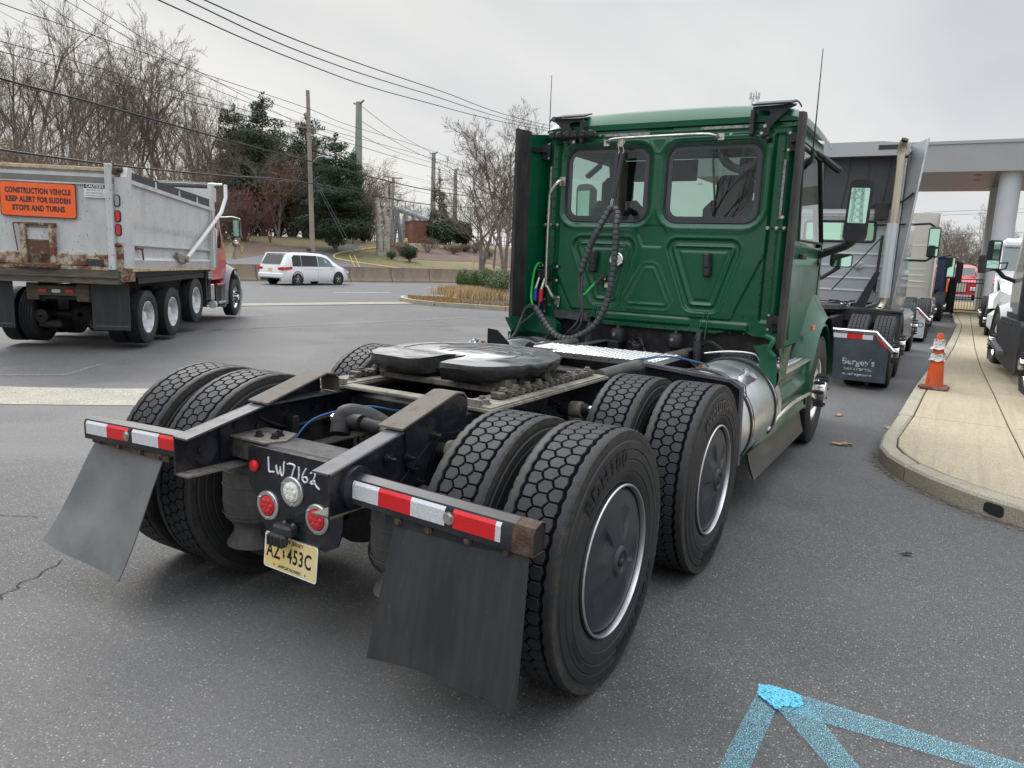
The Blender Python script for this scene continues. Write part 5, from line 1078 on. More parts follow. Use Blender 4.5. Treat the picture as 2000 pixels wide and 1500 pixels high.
def rev(P_): return P_ if sum(P_[i][0]*P_[(i+1) % len(P_)][1]-P_[(i+1) % len(P_)][0]*P_[i][1] for i in range(len(P_))) > 0 else P_[::-1]
slab(sw, rev(crn[:5]+inn[:5][::-1]), 'kerb_stone', curbm, bev=.02); slab(sw, rev(crn[4:9]+inn[4:9][::-1]), 'kerb_stone', curbm, bev=.02); slab(sw, rev(crn[8:]+inn[8:][::-1]), 'kerb_stone', curbm, bev=.02)
slab(sw, rev([(2.80, 6.35)]+[(2.895, 3.44)]+inn[:8][::-1]), 'paving_slab', concrete, ZC-.002); slab(sw, rev([(2.80, 6.35), (9.0, 6.35), (9.0, 2.8), (4.03, 3.05), (3.25, 3.27), (2.895, 3.44)]), 'paving_slab', concrete, ZC-.002)
g = G(); ps = [(cx(y), y) for y in yj[::-1]]+crn[1:]+[(9, 32.2)]; g.prism(rev([(x+.03, y+.035) for x, y in ps]), 'z', -.06, ZC-.02, 0); g.obj('sidewalk_bed', [seam], sw, kind='stuff')
for pix, m_ in (([(1915, 957), (1935, 962), (1948, 985), (1948, 994), (1918, 983), (1912, 968)], seam),):
    pass
g = G()
def kerb_face(t0, t1, z0, z1, seed):
    A_, B_ = Vector((2.46, 3.46, 0)), Vector((2.76, 3.26, 0)); nn_ = Vector((-.56, -.83, 0)).normalized()*.004; rr = random.Random(seed); o = []
    for i in range(18):
        a = 2*PI*i/18; u = .5+.5*math.copysign(abs(math.cos(a))**.6, math.cos(a))*(1+rr.uniform(-.12, .1)); v = .5+.5*math.copysign(abs(math.sin(a))**.6, math.sin(a))*(1+rr.uniform(-.1, .1)); q = A_.lerp(B_, t0+(t1-t0)*u)+nn_; o.append((q.x+.004, q.y+.005, z0+(z1-z0)*v))
    return o
o_ = kerb_face(.22, .62, .015, .10, 3); g.add(o_, [tuple(range(18))], 0); g.obj('rubber_scuff', [mat('rubber_scuff', (.02, .02, .021), .6)], sw)
# debris along the kerb
debris = mat('dry_debris', (0.22, 0.16, 0.10), .9, col2=(.1, .08, .06), nscale=9)
def scatter(name, n, fn, m_, sz=(.01, .03), **kw):
    g = G(); rr = random.Random(len(name)*7+n)
    for i in range(n):
        x, y = fn(rr); z = -0.36*ss((-x-1.5)/8)+.006; a = rr.uniform(0, 6.28); l_ = rr.uniform(*sz); w_ = l_*rr.uniform(.15, .5); c_, s_ = math.cos(a), math.sin(a); t_ = rr.uniform(0, l_*.4)
        g.add([(x-c_*l_, y-s_*l_, z), (x+s_*w_, y-c_*w_, z+t_), (x+c_*l_, y+s_*l_, z+.002), (x-s_*w_, y+c_*w_, z+t_*.5)], [(0, 1, 2, 3)], 0)
    return g.obj(name, [m_], kind='stuff', **kw)
def along_kerb(rr):
    t_ = rr.random(); 
    if t_ < .55: i = rr.randrange(1, 8); q = Vector(crn[i]).lerp(Vector(crn[i+1]), rr.random()); return q.x-abs(rr.gauss(0, .04))-.01, q.y-abs(rr.gauss(0, .04))-.01
    y = rr.uniform(6, 30); return cx(y)-abs(rr.gauss(.02, .07)), y
scatter('kerb_debris', 700, along_kerb, debris, (.006, .02)); scatter('lot_grit', 500, lambda rr: (rr.uniform(-8, 2), rr.uniform(-1, 12)), mat('pale_grit', (.4, .38, .34), .9), (.003, .007))
# --- hillside beyond the barrier
hs = bpy.data.materials.new('hillside_grass'); hs.use_nodes = True; t = hs.node_tree; b_ = t.nodes['Principled BSDF']; nn = t.nodes.new; ln = t.links.new
ge = nn('ShaderNodeNewGeometry')
def _n(s, d=6, r=.65):
    n = nn('ShaderNodeTexNoise'); n.inputs['Scale'].default_value = s; n.inputs['Detail'].default_value = d; n.inputs['Roughness'].default_value = r; ln(ge.outputs['Position'], n.inputs['Vector']); return n.outputs[0]
def _r(v, a, b): n = nn('ShaderNodeMapRange'); n.inputs[1].default_value = a; n.inputs[2].default_value = b; ln(v, n.inputs[0]); return n.outputs[0]
def _m(f, a, b):
    n = nn('ShaderNodeMix'); n.data_type = 'RGBA'; ln(f, n.inputs[0])
    for i, v in ((6, a), (7, b)):
        if hasattr(v, 'links'): ln(v, n.inputs[i])
        else: n.inputs[i].default_value = (*v, 1)
    return n.outputs[2]
c_ = _m(_r(_n(.14), .40, .60), (0.20, 0.155, 0.075), (0.125, 0.135, 0.055)); c_ = _m(_r(_n(1.3), .45, .75), c_, (0.26, 0.20, 0.11)); c_ = _m(_r(_n(14, 3), .5, .75), c_, (0.09, 0.075, 0.04))
ln(c_, b_.inputs['Base Color']); b_.inputs['Roughness'].default_value = .95
bm = nn('ShaderNodeBump'); bm.inputs['Strength'].default_value = .6; bm.inputs['Distance'].default_value = .08; ln(_n(9, 5, .8), bm.inputs['Height']); ln(bm.outputs[0], b_.inputs['Normal'])
mulch = ground_mat('leaf_mulch', (0.15, 0.105, 0.08), (0.20, 0.15, 0.12), (0.09, 0.06, 0.05), big=.5, rough=.95, bumpd=.05)
bl_ = [.42, 1, 2, 3, 4.5, 6]+list(np.arange(8, 60, 2.0))+list(np.arange(60, 160, 8))+[200, 300, 500, 900]; sl_ = [-500, -300, -200, -150, -120]+list(np.arange(-100, 110, 2.0))+[120, 150, 200, 300, 600]
g = G(); vs = []
for b in bl_:
    for s_ in sl_: x, y = bs(b, s_); vs.append((x, y, H(x, y)+.01))
n_ = len(sl_); g.add(vs, [(i*n_+j, i*n_+j+1, (i+1)*n_+j+1, (i+1)*n_+j)[::-1] for i in range(len(bl_)-1) for j in range(n_-1)], 0); g.obj('grass_bank', [hs], kind='structure')
def terr_patch(name, A_, B_, off, m_, sub=(40, 12), **kw):
    """sheet between two boundary polylines given as picture points that are dropped onto the terrain"""
    a = [hit(*q) for q in A_]; b = [hit(*q) for q in B_]
    def along(P_, t_):
        f = t_*(len(P_)-1); i = min(int(f), len(P_)-2); return P_[i].lerp(P_[i+1], f-i)
    g = G()
    def fn(u, v): q = along(a, u).lerp(along(b, u), v); return (q.x, q.y, H(q.x, q.y)+off)
    g.grid(fn, *sub, 0)
    if len(g.f) and (Vector(g.v[g.f[0][1]])-Vector(g.v[g.f[0][0]])).cross(Vector(g.v[g.f[0][3]])-Vector(g.v[g.f[0][0]])).z < 0: g.f = [f[::-1] for f in g.f]
    return g.obj(name, [m_], **kw)
terr_patch('access_road', [(300, 520), (470, 506), (540, 494), (600, 487), (660, 482), (700, 479), (745, 472)], [(300, 545), (440, 540), (560, 531), (655, 512), (648, 499), (690, 491), (748, 484)], .05, roadm, (60, 16), kind='structure')
terr_patch('access_road', [(560, 532), (652, 508), (700, 516), (740, 522), (790, 528)], [(560, 545), (660, 538), (710, 536), (750, 533), (800, 531)], .055, roadm, (40, 10), kind='structure')
ykerb = mat('yellow_kerb', (.50, .36, .14), .8, col2=(.3, .26, .2), nscale=2)
kp = [(748, 485), (700, 490), (668, 495), (653, 500), (657, 507), (690, 514), (740, 521), (790, 528)]; kk = [hit(*q) for q in kp]; g = G(); g.tube([Vector((q.x, q.y, H(q.x, q.y)+.08)) for q in spline(kk, 4)], .10, 6, 0); g.obj('yellow_kerb', [ykerb], kind='structure')
terr_patch('mulch_bed', [(440, 455), (480, 470), (520, 476), (560, 480), (600, 484)], [(440, 520), (470, 506), (510, 499), (560, 492), (600, 487)], .03, mulch, kind='structure')
terr_patch('mulch_bed', [(735, 490), (800, 484), (860, 484), (940, 486), (1000, 486)], [(735, 498), (790, 506), (860, 510), (930, 512), (1000, 524)], .03, mulch, kind='structure')
# --- concrete barrier, segment by segment
bar = thing('concrete_barrier', 'long tan concrete median barrier behind the white minivan', 'barrier', (*bs(0, 0), -.36))
barm = mat('barrier_concrete', (0.25, 0.195, 0.145), .9, col2=(0.19, 0.145, 0.11), nscale=1.6, stretch=(1, 1, .35), col3=(.12, .09, .075), n3=9, lo3=.6, hi3=.75, bump=.3, bscale=25)
g = G(); SEG = 3.05
g.add([( .30, 0, 0), (.30, 0, .08), (.13, 0, .30), (.09, 0, .95), (-.09, 0, .95), (-.13, 0, .30), (-.30, 0, .08), (-.30, 0, 0)]+[(a, SEG-.05, b) for a, b in [(.30, 0), (.30, .08), (.13, .30), (.09, .95), (-.09, .95), (-.13, .30), (-.30, .08), (-.30, 0)]],
      [(i, (i+1) % 8, 8+(i+1) % 8, 8+i)[::-1] for i in range(8)]+[tuple(range(8)), tuple(range(15, 7, -1))], 0)
me_bar = g.mesh('barrier_segment', [barm]); hd = -math.atan2(DV[0], DV[1])
for k in range(-26, 60): q = DV*(k*SEG); place(me_bar, 'barrier_segment', bar, (float(q[0]), float(q[1]), -.36*ss((-(bs(0, k*SEG)[0])-1.5)/8)+.36), (0, 0, hd))
# --- planted island
isl = [(-18.3, 22.7), (-17.4, 21.55), (-16.4, 20.95), (-15.0, 20.6), (-12.2, 21.2), (-9, 22.3), (-5, 25), (-2, 30), (-1, 36), (-3, 46), (-7.2, 50), (-12.0, 38), (-14.7, 30.5), (-17.2, 24.6)]
iz = -.30
g = G(); g.prism(rev([(x, y) for x, y in isl]), 'z', -.7, -.215, 0); o_ = g.obj('planted_island', [mat('island_turf', (0.27, 0.19, 0.09), .95, col2=(0.16, 0.15, 0.065), nscale=1.1, col3=(.33, .20, .09), n3=3, lo3=.55, hi3=.62, bump=.8, bscale=30)], kind='structure')
kj = 0
for i in range(len(isl)):
    a, b = Vector(isl[i]), Vector(isl[(i+1) % len(isl)]); L_ = (b-a).length; nseg = max(1, round(L_/2.4))
    for k in range(nseg):
        p_, q_ = a.lerp(b, k/nseg), a.lerp(b, (k+1)/nseg); t_ = (q_-p_).normalized(); n2 = Vector((t_.y, -t_.x))*.08; e_ = t_*.01
        g = G(); z_ = -.36*ss((-p_.x-1.5)/8); g.prism(rev([tuple(p_+e_-n2), tuple(q_-e_-n2), tuple(q_-e_+n2), tuple(p_+e_+n2)]), 'z', z_-.1, max(z_+.14, -.2)+(kj % 3)*.001, 0); g.obj('kerb_stone', [curbm], o_); kj += 1
g = G(); mb = [(-16.3, 23.0), (-15.2, 21.9), (-13.2, 21.9), (-10, 22.9), (-6.5, 25.6), (-7, 30), (-12, 31), (-14.5, 27)]; g.prism(rev(mb), 'z', -.25, -.195, 0); g.obj('dark_mulch', [mat('black_mulch', (.03, .024, .022), .95, col2=(.07, .055, .045), nscale=14, bump=1, bscale=40)], o_, kind='stuff')
# ================================================================== dump truck
boxm = mat('grey_box_paint', (0.54, 0.55, 0.54), .5, col2=(0.41, 0.41, 0.39), nscale=2.2, lo=.42, hi=.72, col3=(.10, .06, .04), n3=30, lo3=.645, hi3=.69, r2=.65, stretch=(1, 1, .45))
boxrust = mat('chipped_rusty_paint', (0.40, 0.36, 0.28), .75, col2=(0.125, 0.055, 0.03), nscale=5, lo=.46, hi=.56, col3=(.26, .13, .07), n3=22, lo3=.5, hi3=.62, bump=.3, bscale=60)
boxtop = mat('sun_bleached_rust_rail', (0.50, 0.40, 0.28), .75, col2=(0.30, 0.17, 0.09), nscale=9, lo=.45, hi=.7)
grime = mat('grimy_steel_apron', (0.085, 0.075, 0.062), .8, col2=(0.15, 0.12, 0.095), nscale=8, stretch=(.4, 1, 2), bump=.3, bscale=40)
whitem = mat('white_rim_paint', (0.74, 0.75, 0.76), .35, col2=(0.45, 0.45, 0.44), nscale=6)
board = mat('black_side_board', (0.030, 0.031, 0.034), .6, col2=(.05, .05, .05), nscale=5)
redp = paint('red_truck_paint', (0.52, 0.014, 0.045), (0.46, 0.02, 0.05)); greyf = mat('grey_fender_plastic', (0.24, 0.245, 0.25), .5, col2=(.30, .30, .30), nscale=4)
me_rim_deep = deep_rim(whitem); me_rim_steer_b = steer_rim()
U = thing('dump_truck', 'grey dump truck with an orange construction vehicle sign on its tailgate and a red cab', 'dump truck', (-12.034, 5.451, -.305), .642)
for yy, zz, outer in ((0, .52, me_rim_deep), (1.37, .52, me_rim_deep), (2.95, .66, me_rim_deep)):
    for s_ in (1, -1):
        wheel(U, s_*1.085, yy, zz, s_, me_tyre_steer, outer)
        if yy < 2: wheel(U, s_*.755, yy, zz, -s_, me_tyre_steer, me_rim_back)
for s_ in (1, -1): wheel(U, s_*1.04, 6.547, .52, s_, me_tyre_steer, me_rim_steer_b)
# box sides
for s_ in (1, -1):
    def bside(u, v):
        y = -.80+(4.33+.80)*u; zt = np.interp(y, [-.7, 4.35], [2.95, 2.74]); zb = np.interp(y, [-.87, 4.3], [1.44, 1.38]); z = zb+(zt-zb)*v
        x = 1.215+.02*sst(np.array((v-.45)/.1)).item()-.03*(1-v)
        if v < .14: x = 1.215+.06*(v/.14)-.01
        return (s_*x, y, z)
    g = G(); g.grid(bside, 12, 28, 0)
    if s_ < 0: g.f = [f[::-1] for f in g.f]
    bs_ = g.obj('box_side', [boxm], U)
    g = G()
    for (ya, za), (yb, zb), h_, w0, mm in (((-.75, 2.93), (4.36, 2.72), .07, .06, 0), ((-.80, 1.86), (4.1, 1.78), .03, .035, 0), ((-.85, 1.40), (4.25, 1.335), .045, .07, 1)):
        vs = [(s_*x, y, z+dz) for (y, z) in ((ya, za), (yb, zb)) for x, dz in ((1.20, 0), (1.22+w0, 0), (1.22+w0, h_), (1.20, h_))]
        g.add(vs, [(0, 1, 2, 3), (7, 6, 5, 4)]+[(i, (i+1) % 4, 4+(i+1) % 4, 4+i)[::-1] for i in range(4)], mm)
    g.obj('side_rail', [boxm, boxtop], bs_)
    g = G(); vs = [(s_*x, y, z) for x in (1.20, 1.235) for y, z in ((-.70, 3.0), (4.05, 2.80), (4.05, 3.0), (-.66, 3.14))]; g.add(vs, [(0, 1, 2, 3), (7, 6, 5, 4), (0, 4, 5, 1), (1, 5, 6, 2), (2, 6, 7, 3), (3, 7, 4, 0)], 0); g.obj('side_board', [board], bs_)
    for yy in (.55, 1.9, 3.1): g = G(); z_ = np.interp(yy, [-.7, 4.35], [3.0, 2.80]); g.prism([(yy-.05, z_-.02), (yy+.05, z_-.02), (yy+.02, z_+.13), (yy-.01, z_+.13)], 'x', *sorted((s_*1.236, s_*1.25)), 0); g.obj('board_bracket', [boxm], bs_)
    g = G(); g.box(*sorted((s_*1.17, s_*1.27)), 4.15, 4.36, 1.38, 3.38, 0, b=.01); g.box(*sorted((s_*1.17, s_*1.25)), 4.36, 4.62, 2.95, 3.30, 0, b=.03); g.box(*sorted((s_*1.2, s_*1.28)), 3.98, 4.02, 1.4, 2.78, 0); g.obj('front_post', [boxm], bs_)
    g = G(); g.box(*sorted((s_*1.06, s_*1.275)), -.93, -.70, 1.44, 3.02, 0, b=.012); g.prism([(s_*1.06, 1.46), (s_*1.05, 1.3), (s_*1.14, 1.21), (s_*1.26, 1.22), (s_*1.275, 1.46)], 'y', -.93, -.70, 1); g.prism([(-.93, 3.02), (-.70, 3.02), (-.66, 3.2), (-.84, 3.2)], 'x', *sorted((s_*1.17, s_*1.27)), 0)
    g.box(*sorted((s_*1.055, s_*1.175)), -.936, -.90, 1.44, 1.9, 1); g.obj('corner_post', [boxm, boxrust], U)
    g = G(); g.cyl((s_*1.06, -.9, 3.15), (s_*1.20, -.9, 3.15), .045, n=12); g.box(*sorted((s_*1.06, s_*1.13)), -.97, -.86, 3.06, 3.17, 0, b=.01); g.obj('hinge', [rust], U)
    for zc, lm in ((2.62, mat('clear_marker', (.30, .31, .30), .2)), (2.355, redlens), (2.12, redlens)):
        g = G(); g.prism(rpoly(s_*1.105-.052, s_*1.105+.052, zc-.105, zc+.105, .05, 5), 'y', -.942, -.930, 0); g.prism(rpoly(s_*1.105-.036, s_*1.105+.036, zc-.088, zc+.088, .035, 5), 'y', -.956, -.942, 1); g.obj('side_lamp', [blackpl, lm], U)
    g = G(); g.cyl((s_*1.2, -.86, 1.83), (s_*1.26, -.3, 1.80), .022, n=8, m=0); g.cyl((s_*1.26, -.32, 1.82), (s_*1.27, -.30, 1.60), .016, n=8, m=0); g.cyl((s_*1.02, -.98, 1.86), (s_*1.25, -.85, 1.84), .03, n=8, m=0); g.obj('tailgate_screw_latch', [mat('red_oxide', (.16, .03, .035), .7)], U)
    g = G(); g.tube([(s_*1.30, 2.02, 1.60), (s_*1.33, 3.0, 2.02), (s_*1.37, 4.55, 2.72), (s_*1.38, 4.95, 3.10), (s_*1.36, 5.02, 3.42)], .045, 8, 0); g.cyl((s_*1.24, 1.98, 1.60), (s_*1.36, 1.98, 1.60), .07, n=12, m=1); g.prism([(1.50, 1.74), (1.60, 1.55), (2.0, 1.50), (2.05, 1.64)], 'x', *sorted((s_*1.24, s_*1.30)), 1); g.obj('tarp_arm', [mat('white_arm', (.62, .62, .60), .45), mat('cast_bracket', (.25, .22, .18), .7)], U)
# box floor/front and tailgate
g = G(); g.box(-1.19, 1.19, -.85, 4.2, 1.38, 1.46, 0); g.box(-1.19, 1.19, 4.16, 4.24, 1.46, 3.25, 0); g.obj('box_floor', [boxm], U)
tg = G(); tg.box(-1.06, 1.06, -.93, -.87, 1.44, 3.10, 0); tg.box(-1.06, 1.06, -.96, -.93, 3.0, 3.06, 0); tg.box(-1.06, 1.06, -.985, -.85, 3.10, 3.17, 1, b=.01); tg.box(-1.06, 1.06, -.965, -.93, 2.87, 2.90, 0)
tg.box(-1.06, 1.06, -.966, -.93, 2.905, 2.995, 3)  # darker grey band between the two top ribs
tg.box(.94, 1.05, -1.02, -.93, 1.42, 3.24, 0, b=.01); tg.box(-1.05, -.94, -1.02, -.93, 1.42, 3.24, 0, b=.01)
tg.box(-.93, .935, -.99, -.93, 1.47, 1.68, 2, b=.02); tg.box(-.93, .935, -.955, -.93, 1.68, 1.72, 0); tg.box(-.93, .935, -1.0, -.93, 1.41, 1.47, 2)
tailg = tg.obj('tailgate', [boxm, boxtop, boxrust, mat('dark_grey_band', (.17, .165, .155), .7, col2=(.22, .2, .18), nscale=4)], U)
g = G(); g.box(.55, .86, -1.004, -.99, 1.49, 1.60, 0, b=.01); g.obj('name_plate', [mat('dark_plate', (.03, .03, .03), .5, col2=(.3, .3, .28), nscale=60, lo=.6, hi=.65)], tailg)
g = G(); g.box(-.49, -.40, -1.03, -.93, 1.50, 2.16, 0, b=.01); g.box(-.02, .07, -1.03, -.93, 1.50, 2.16, 0, b=.01); g.box(-.42, .0, -.99, -.93, 1.50, 1.88, 2); g.box(-.40, -.02, -.96, -.93, 1.9, 2.10, 1); g.box(-.52, .09, -1.02, -.94, 2.14, 2.19, 2, b=.01); g.box(-.60, .14, -1.10, -.93, 1.42, 1.50, 2, b=.015); g.cyl((-.6, -1.0, 2.17), (-.2, -1.0, 2.18), .012, n=6, m=2); g.cyl((-.6, -1.0, 2.17), (-.55, -1.0, 1.7), .010, n=6, m=2)
g.obj('grain_chute', [boxrust, boxm, mat('brown_rust', (.11, .055, .035), .85, col2=(.30, .22, .15), nscale=16, lo=.58, hi=.64)], tailg)
sg = G(); PS = frame((-.175, -.975, 2.575), (1, 0, -.01), (.01, 0, 1)); sg.prism(rpoly(-.62, .62, -.295, .295, .05, 5), 'z', -.004, 0, 1, PS); sg.prism(rpoly(-.605, .605, -.28, .28, .045, 5), 'z', 0, .002, 0, PS)
for body, yy, sz in (('CONSTRUCTION VEHICLE', .14, .125), ('KEEP ALERT FOR SUDDEN', -.005, .125), ('STOPS AND TURNS', -.15, .125)): text_on(sg, body, PS@Matrix.Translation((0, yy, .0035)), 1, size=sz, bold=.0075, sx=.72 if len(body) < 18 else .665, space=1.10)
sg.obj('orange_sign', [mat('faded_orange', (.90, .125, .022), .5, col2=(.85, .16, .05), nscale=5, col3=(.45, .12, .06), n3=45, lo3=.66, hi3=.7), mat('worn_black_print', (.035, .03, .03), .6, col2=(.45, .12, .06), nscale=38, lo=.56, hi=.62)], tailg, label='orange sign reading CONSTRUCTION VEHICLE KEEP ALERT FOR SUDDEN STOPS AND TURNS')
cs = G(); PC = frame((.755, -.9655, 2.77), (1, 0, 0), (0, 0, 1)); cs.prism([(-.18, -.115), (.18, -.115), (.18, .115), (-.18, .115)], 'z', -.0005, .001, 0, PC); cs.prism([(-.175, .04), (.175, .04), (.175, .11), (-.175, .11)], 'z', .001, .0018, 1, PC)
text_on(cs, 'CAUTION', PC@Matrix.Translation((0, .075, .003)), 0, size=.075, bold=.0018, sx=.86)
for body, yy, sz in (('KEEP BACK 300 FT', .008, .040), ('NOT RESPONSIBLE', -.042, .040), ('FOR BROKEN WINDSHIELDS', -.088, .028)): text_on(cs, body, PC@Matrix.Translation((0, yy, .003)), 2, size=sz, bold=.0006, sx=.85)
cs.obj('caution_sign', [mat('white_decal', (.68, .69, .69), .5), mat('black_decal', (.03, .03, .035), .5), mat('grey_print2', (.22, .22, .22), .6)], tailg, label='small white CAUTION decal')
g = G(); g.prism([(-1.04, -.70), (-1.12, -.72), (-1.10, -1.02), (1.10, -1.02), (1.12, -.72)][1:], 'z', 1.17, 1.40, 0); g.box(-1.1, 1.1, -1.05, -1.0, 1.28, 1.31, 0); g.obj('rear_apron', [grime], U)
# roller and tarp at the front
g = G(); g.cyl((1.05, 4.5, 3.38), (1.42, 4.5, 3.38), .030, n=10, m=1); g.cyl((-1.2, 4.5, 3.37), (1.1, 4.5, 3.37), .05, n=10, m=0); g.tube([(-.9, 4.42, 3.30), (0, 4.4, 3.28), (.6, 4.4, 3.28), (1.12, 4.42, 3.30)], [.09, .10, .11, .08], 10, 0); g.box(-1.2, 1.2, 4.3, 4.5, 3.16, 3.19, 2); g.obj('rolled_tarp', [board, alloy, boxtop], U)
# under frame
g = G()
for s_ in (1, -1): g.box(*sorted((s_*.36, s_*.44)), -.55, 8.3, .80, 1.08, 0); g.box(*sorted((s_*.38, s_*.46)), -.6, 4.3, 1.10, 1.28, 0)
g.box(-1.2, 1.2, -.5, 4.1, 1.28, 1.375, 0); g.cyl((-.8, 0, .52), (.8, 0, .52), .09, n=12); g.cyl((-.8, 1.37, .52), (.8, 1.37, .52), .09, n=12); g.cyl((-.8, 2.95, .66), (.8, 2.95, .66), .08, n=12); g.lathe([(.05, -.28), (.22, -.15), (.25, 0), (.2, .2), (.05, .3)], (.1, -.02, .55), 'y', 16); g.box(-.44, .44, -.62, -.5, .85, 1.12, 0)
g.lathe([(.02, -.1), (.12, -.09), (.13, 0), (.11, .09), (.02, .1)], (-.52, -.35, .52), 'y', 14); g.box(-.6, -.2, -.4, -.1, .3, .44, 0, b=.03); g.box(.2, .75, -.3, .3, .25, .5, 0, b=.06); g.box(-.85, -.35, 2.2, 3.4, .75, .9, 0); g.box(.35, .85, .3, 1.1, .7, .8, 0)
g.box(-1.22, 1.22, 3.55, 3.65, .55, 1.35, 0) if 0 else g.box(.98, 1.22, 3.66, 3.72, .45, 1.33, 0)
g.box(1.0, 1.2, -.4, 3.6, 1.16, 1.27, 0); g.obj('chassis', [darkgap], U)
g = G(); g.box(-.50, .44, -.70, -.62, .92, 1.10, 0, b=.01); g.box(-.44, .24, -.71, -.70, .93, 1.08, 0); g.box(-.62, -.42, -.68, -.60, .84, 1.14, 0); g.box(.24, .46, -.72, -.60, .82, 1.14, 0, b=.01); lb = g.obj('light_bar', [grime], U)
for x, lm in ((-.33, redlens), (-.10, mat('clear_lens', (.7, .7, .6), .15)), (.12, redlens)): g = G(); g.prism(rpoly(x-.075, x+.075, .975, 1.035, .029, 5), 'y', -.725, -.712, 0); g.obj('tail_lamp', [lm], lb)
g = G(); text_on(g, 'OK', frame((.50, -.34, .50), (1, 0, .05), (0, 0, 1)), 0, size=.11); g.obj('chalk_mark', [chalk], U)
for x0, x1 in ((-1.30, -.80), (.52, 1.17)): g = G(); g.box(x0, x1, -.77, -.76, .33, 1.19, 0); g.box(x0+.04, x1-.04, -.772, -.77, .40, .406, 1); g.obj('mudflap', [flapm, MATS['grey_print2']], U)
# red cab
g = G(); cabp = [(4.75, 1.05), (6.15, 1.05), (6.2, 1.75), (5.95, 1.95), (5.6, 2.62), (4.85, 2.70)]; g.prism(cabp, 'x', -1.02, 1.02, 0)
g.obj('cab', [redp], U)
for s_ in (1, -1):
    g = G(); g.prism([(5.0, 1.86), (5.85, 1.84), (5.55, 2.48), (5.0, 2.52)], 'x', *sorted((s_*1.02, s_*1.024)), 0); g.obj('door_window', [glass_dark], U)
    g = G(); g.tube([(s_*1.08, 4.95, 1.35), (s_*1.12, 4.95, 1.4), (s_*1.12, 4.95, 2.3), (s_*1.08, 4.95, 2.34)], .02, 8, 0); g.obj('grab_handle', [chrome], U)
    g = G(); g.cyl((s_*1.0, 4.62, 1.05), (s_*1.0, 4.62, 2.78), .085, n=18, m=0)
    for k in range(26): g.lathe([(.0865, 1.1+k*.064), (.0895, 1.12+k*.064), (.0865, 1.14+k*.064)], (s_*1.0, 4.62, 0), 'z', 18, 1)
    g.cyl((s_*1.0, 4.62, 2.78), (s_*1.0, 4.62, 3.2), .05, n=12, m=1); g.tube([(s_*1.0, 4.62, 1.1), (s_*1.0, 4.62, .98), (s_*.7, 4.62, .95)], .07, 10, 2); g.obj('exhaust_stack', [mat('perforated_guard', (.22, .22, .23), .4, .8, col2=(.05, .05, .05), nscale=70, lo=.5, hi=.55), alloy, rust], U)
    g = G(); g.tube([(s_*1.02, 5.35, 2.62), (s_*1.40, 5.45, 2.66), (s_*1.58, 5.48, 2.62), (s_*1.60, 5.48, 2.2), (s_*1.52, 5.48, 2.05), (s_*1.40, 5.47, 2.0), (s_*1.02, 5.4, 1.72)], .018, 8, 0); mo = g.obj('mirror_frame', [chrome], U)
    g = G(); g.box(*sorted((s_*1.40, s_*1.60)), 5.42, 5.50, 2.14, 2.60, 0, b=.02); g.obj('mirror_housing', [blackpl], mo); g = G(); g.box(*sorted((s_*1.425, s_*1.575)), 5.412, 5.419, 2.17, 2.57, 0); g.obj('mirror_glass', [mirrorm], mo)
    g = G(); g.lathe([(0, 5.42), (.085, 5.44), (.095, 5.48), (.05, 5.53)], (s_*1.47, 0, 1.98), 'y', 16, 0); g.obj('round_mirror', [redp], mo); g = G(); g.lathe([(0, 5.41), (.08, 5.43)], (s_*1.47, 0, 1.98), 'y', 16, 0); g.obj('mirror_glass', [mirrorm], mo)
    # fender: red rear half, grey wheel arch
    def fen(u, v):
        a = math.radians(190-185*u); x = .55+.60*v; r1 = .66+.05*(1-v); return (s_*x, 6.547+r1*math.cos(a)*1.06, .52+r1*math.sin(a)*1.18+.26*(1-v)*math.sin(max(a, 0)))
    g = G(); g.grid(fen, 22, 8, 0); g.m = [0 if (i % 8) < 5 else 1 for i in range(len(g.f))]
    g.lathe([(.72, s_*1.15), (.62, s_*1.16), (.60, s_*1.12)], (0, 6.547, .54), 'x', 30, 1, math.radians(-100), math.radians(95)); g.obj('front_fender', [redp, greyf], U)
    g = G(); g.box(*sorted((s_*.75, s_*1.12)), 5.15, 5.78, .42, .48, 1, b=.01); g.box(*sorted((s_*.8, s_*1.1)), 5.1, 5.75, .90, .95, 0, b=.01); g.box(*sorted((s_*.75, s_*1.0)), 5.05, 5.7, .48, .92, 2); g.box(*sorted((s_*1.0, s_*1.05)), 5.06, 5.12, .4, .95, 2); g.prism([(5.8, .95), (6.0, .95), (6.05, .5), (5.75, .3)], 'x', *sorted((s_*.8, s_*1.1)), 3); g.obj('cab_steps', [redp, alloy, blackpl, greyf], U)
    g = G(); g.box(*sorted((s_*.8, s_*1.08)), 4.6, 4.85, .55, .95, 0, b=.02); g.cyl((s_*1.0, 4.9, .42), (s_*1.0, 5.0, .42), .1, n=14, m=1); g.obj('air_tank', [alloy, whitem], U)
def hoodf(u, v): y = 5.95+1.5*u; x = (v*2-1); return (x*(.92-.12*u), y, 1.86-.30*u-.25*u**3-.16*abs(x)**3)
g = G(); g.grid(hoodf, 10, 14, 0); g.box(-.7, .7, 7.3, 7.45, .6, 1.3, 1, b=.03); g.box(-.95, .95, 6.2, 7.0, 1.0, 1.4, 0, b=.1); g.box(-1.1, 1.1, 7.45, 7.6, .4, .75, 1, b=.04); g.obj('hood', [redp, greyf], U)
g = G(); g.tube([(-.9, 5.6, 2.7), (-.9, 5.6, 4.2)], .006, 5, 0); g.tube([(.95, 5.35, 2.65), (.95, 5.35, 3.6)], .006, 5, 0); g.obj('antenna', [blackpl], U)
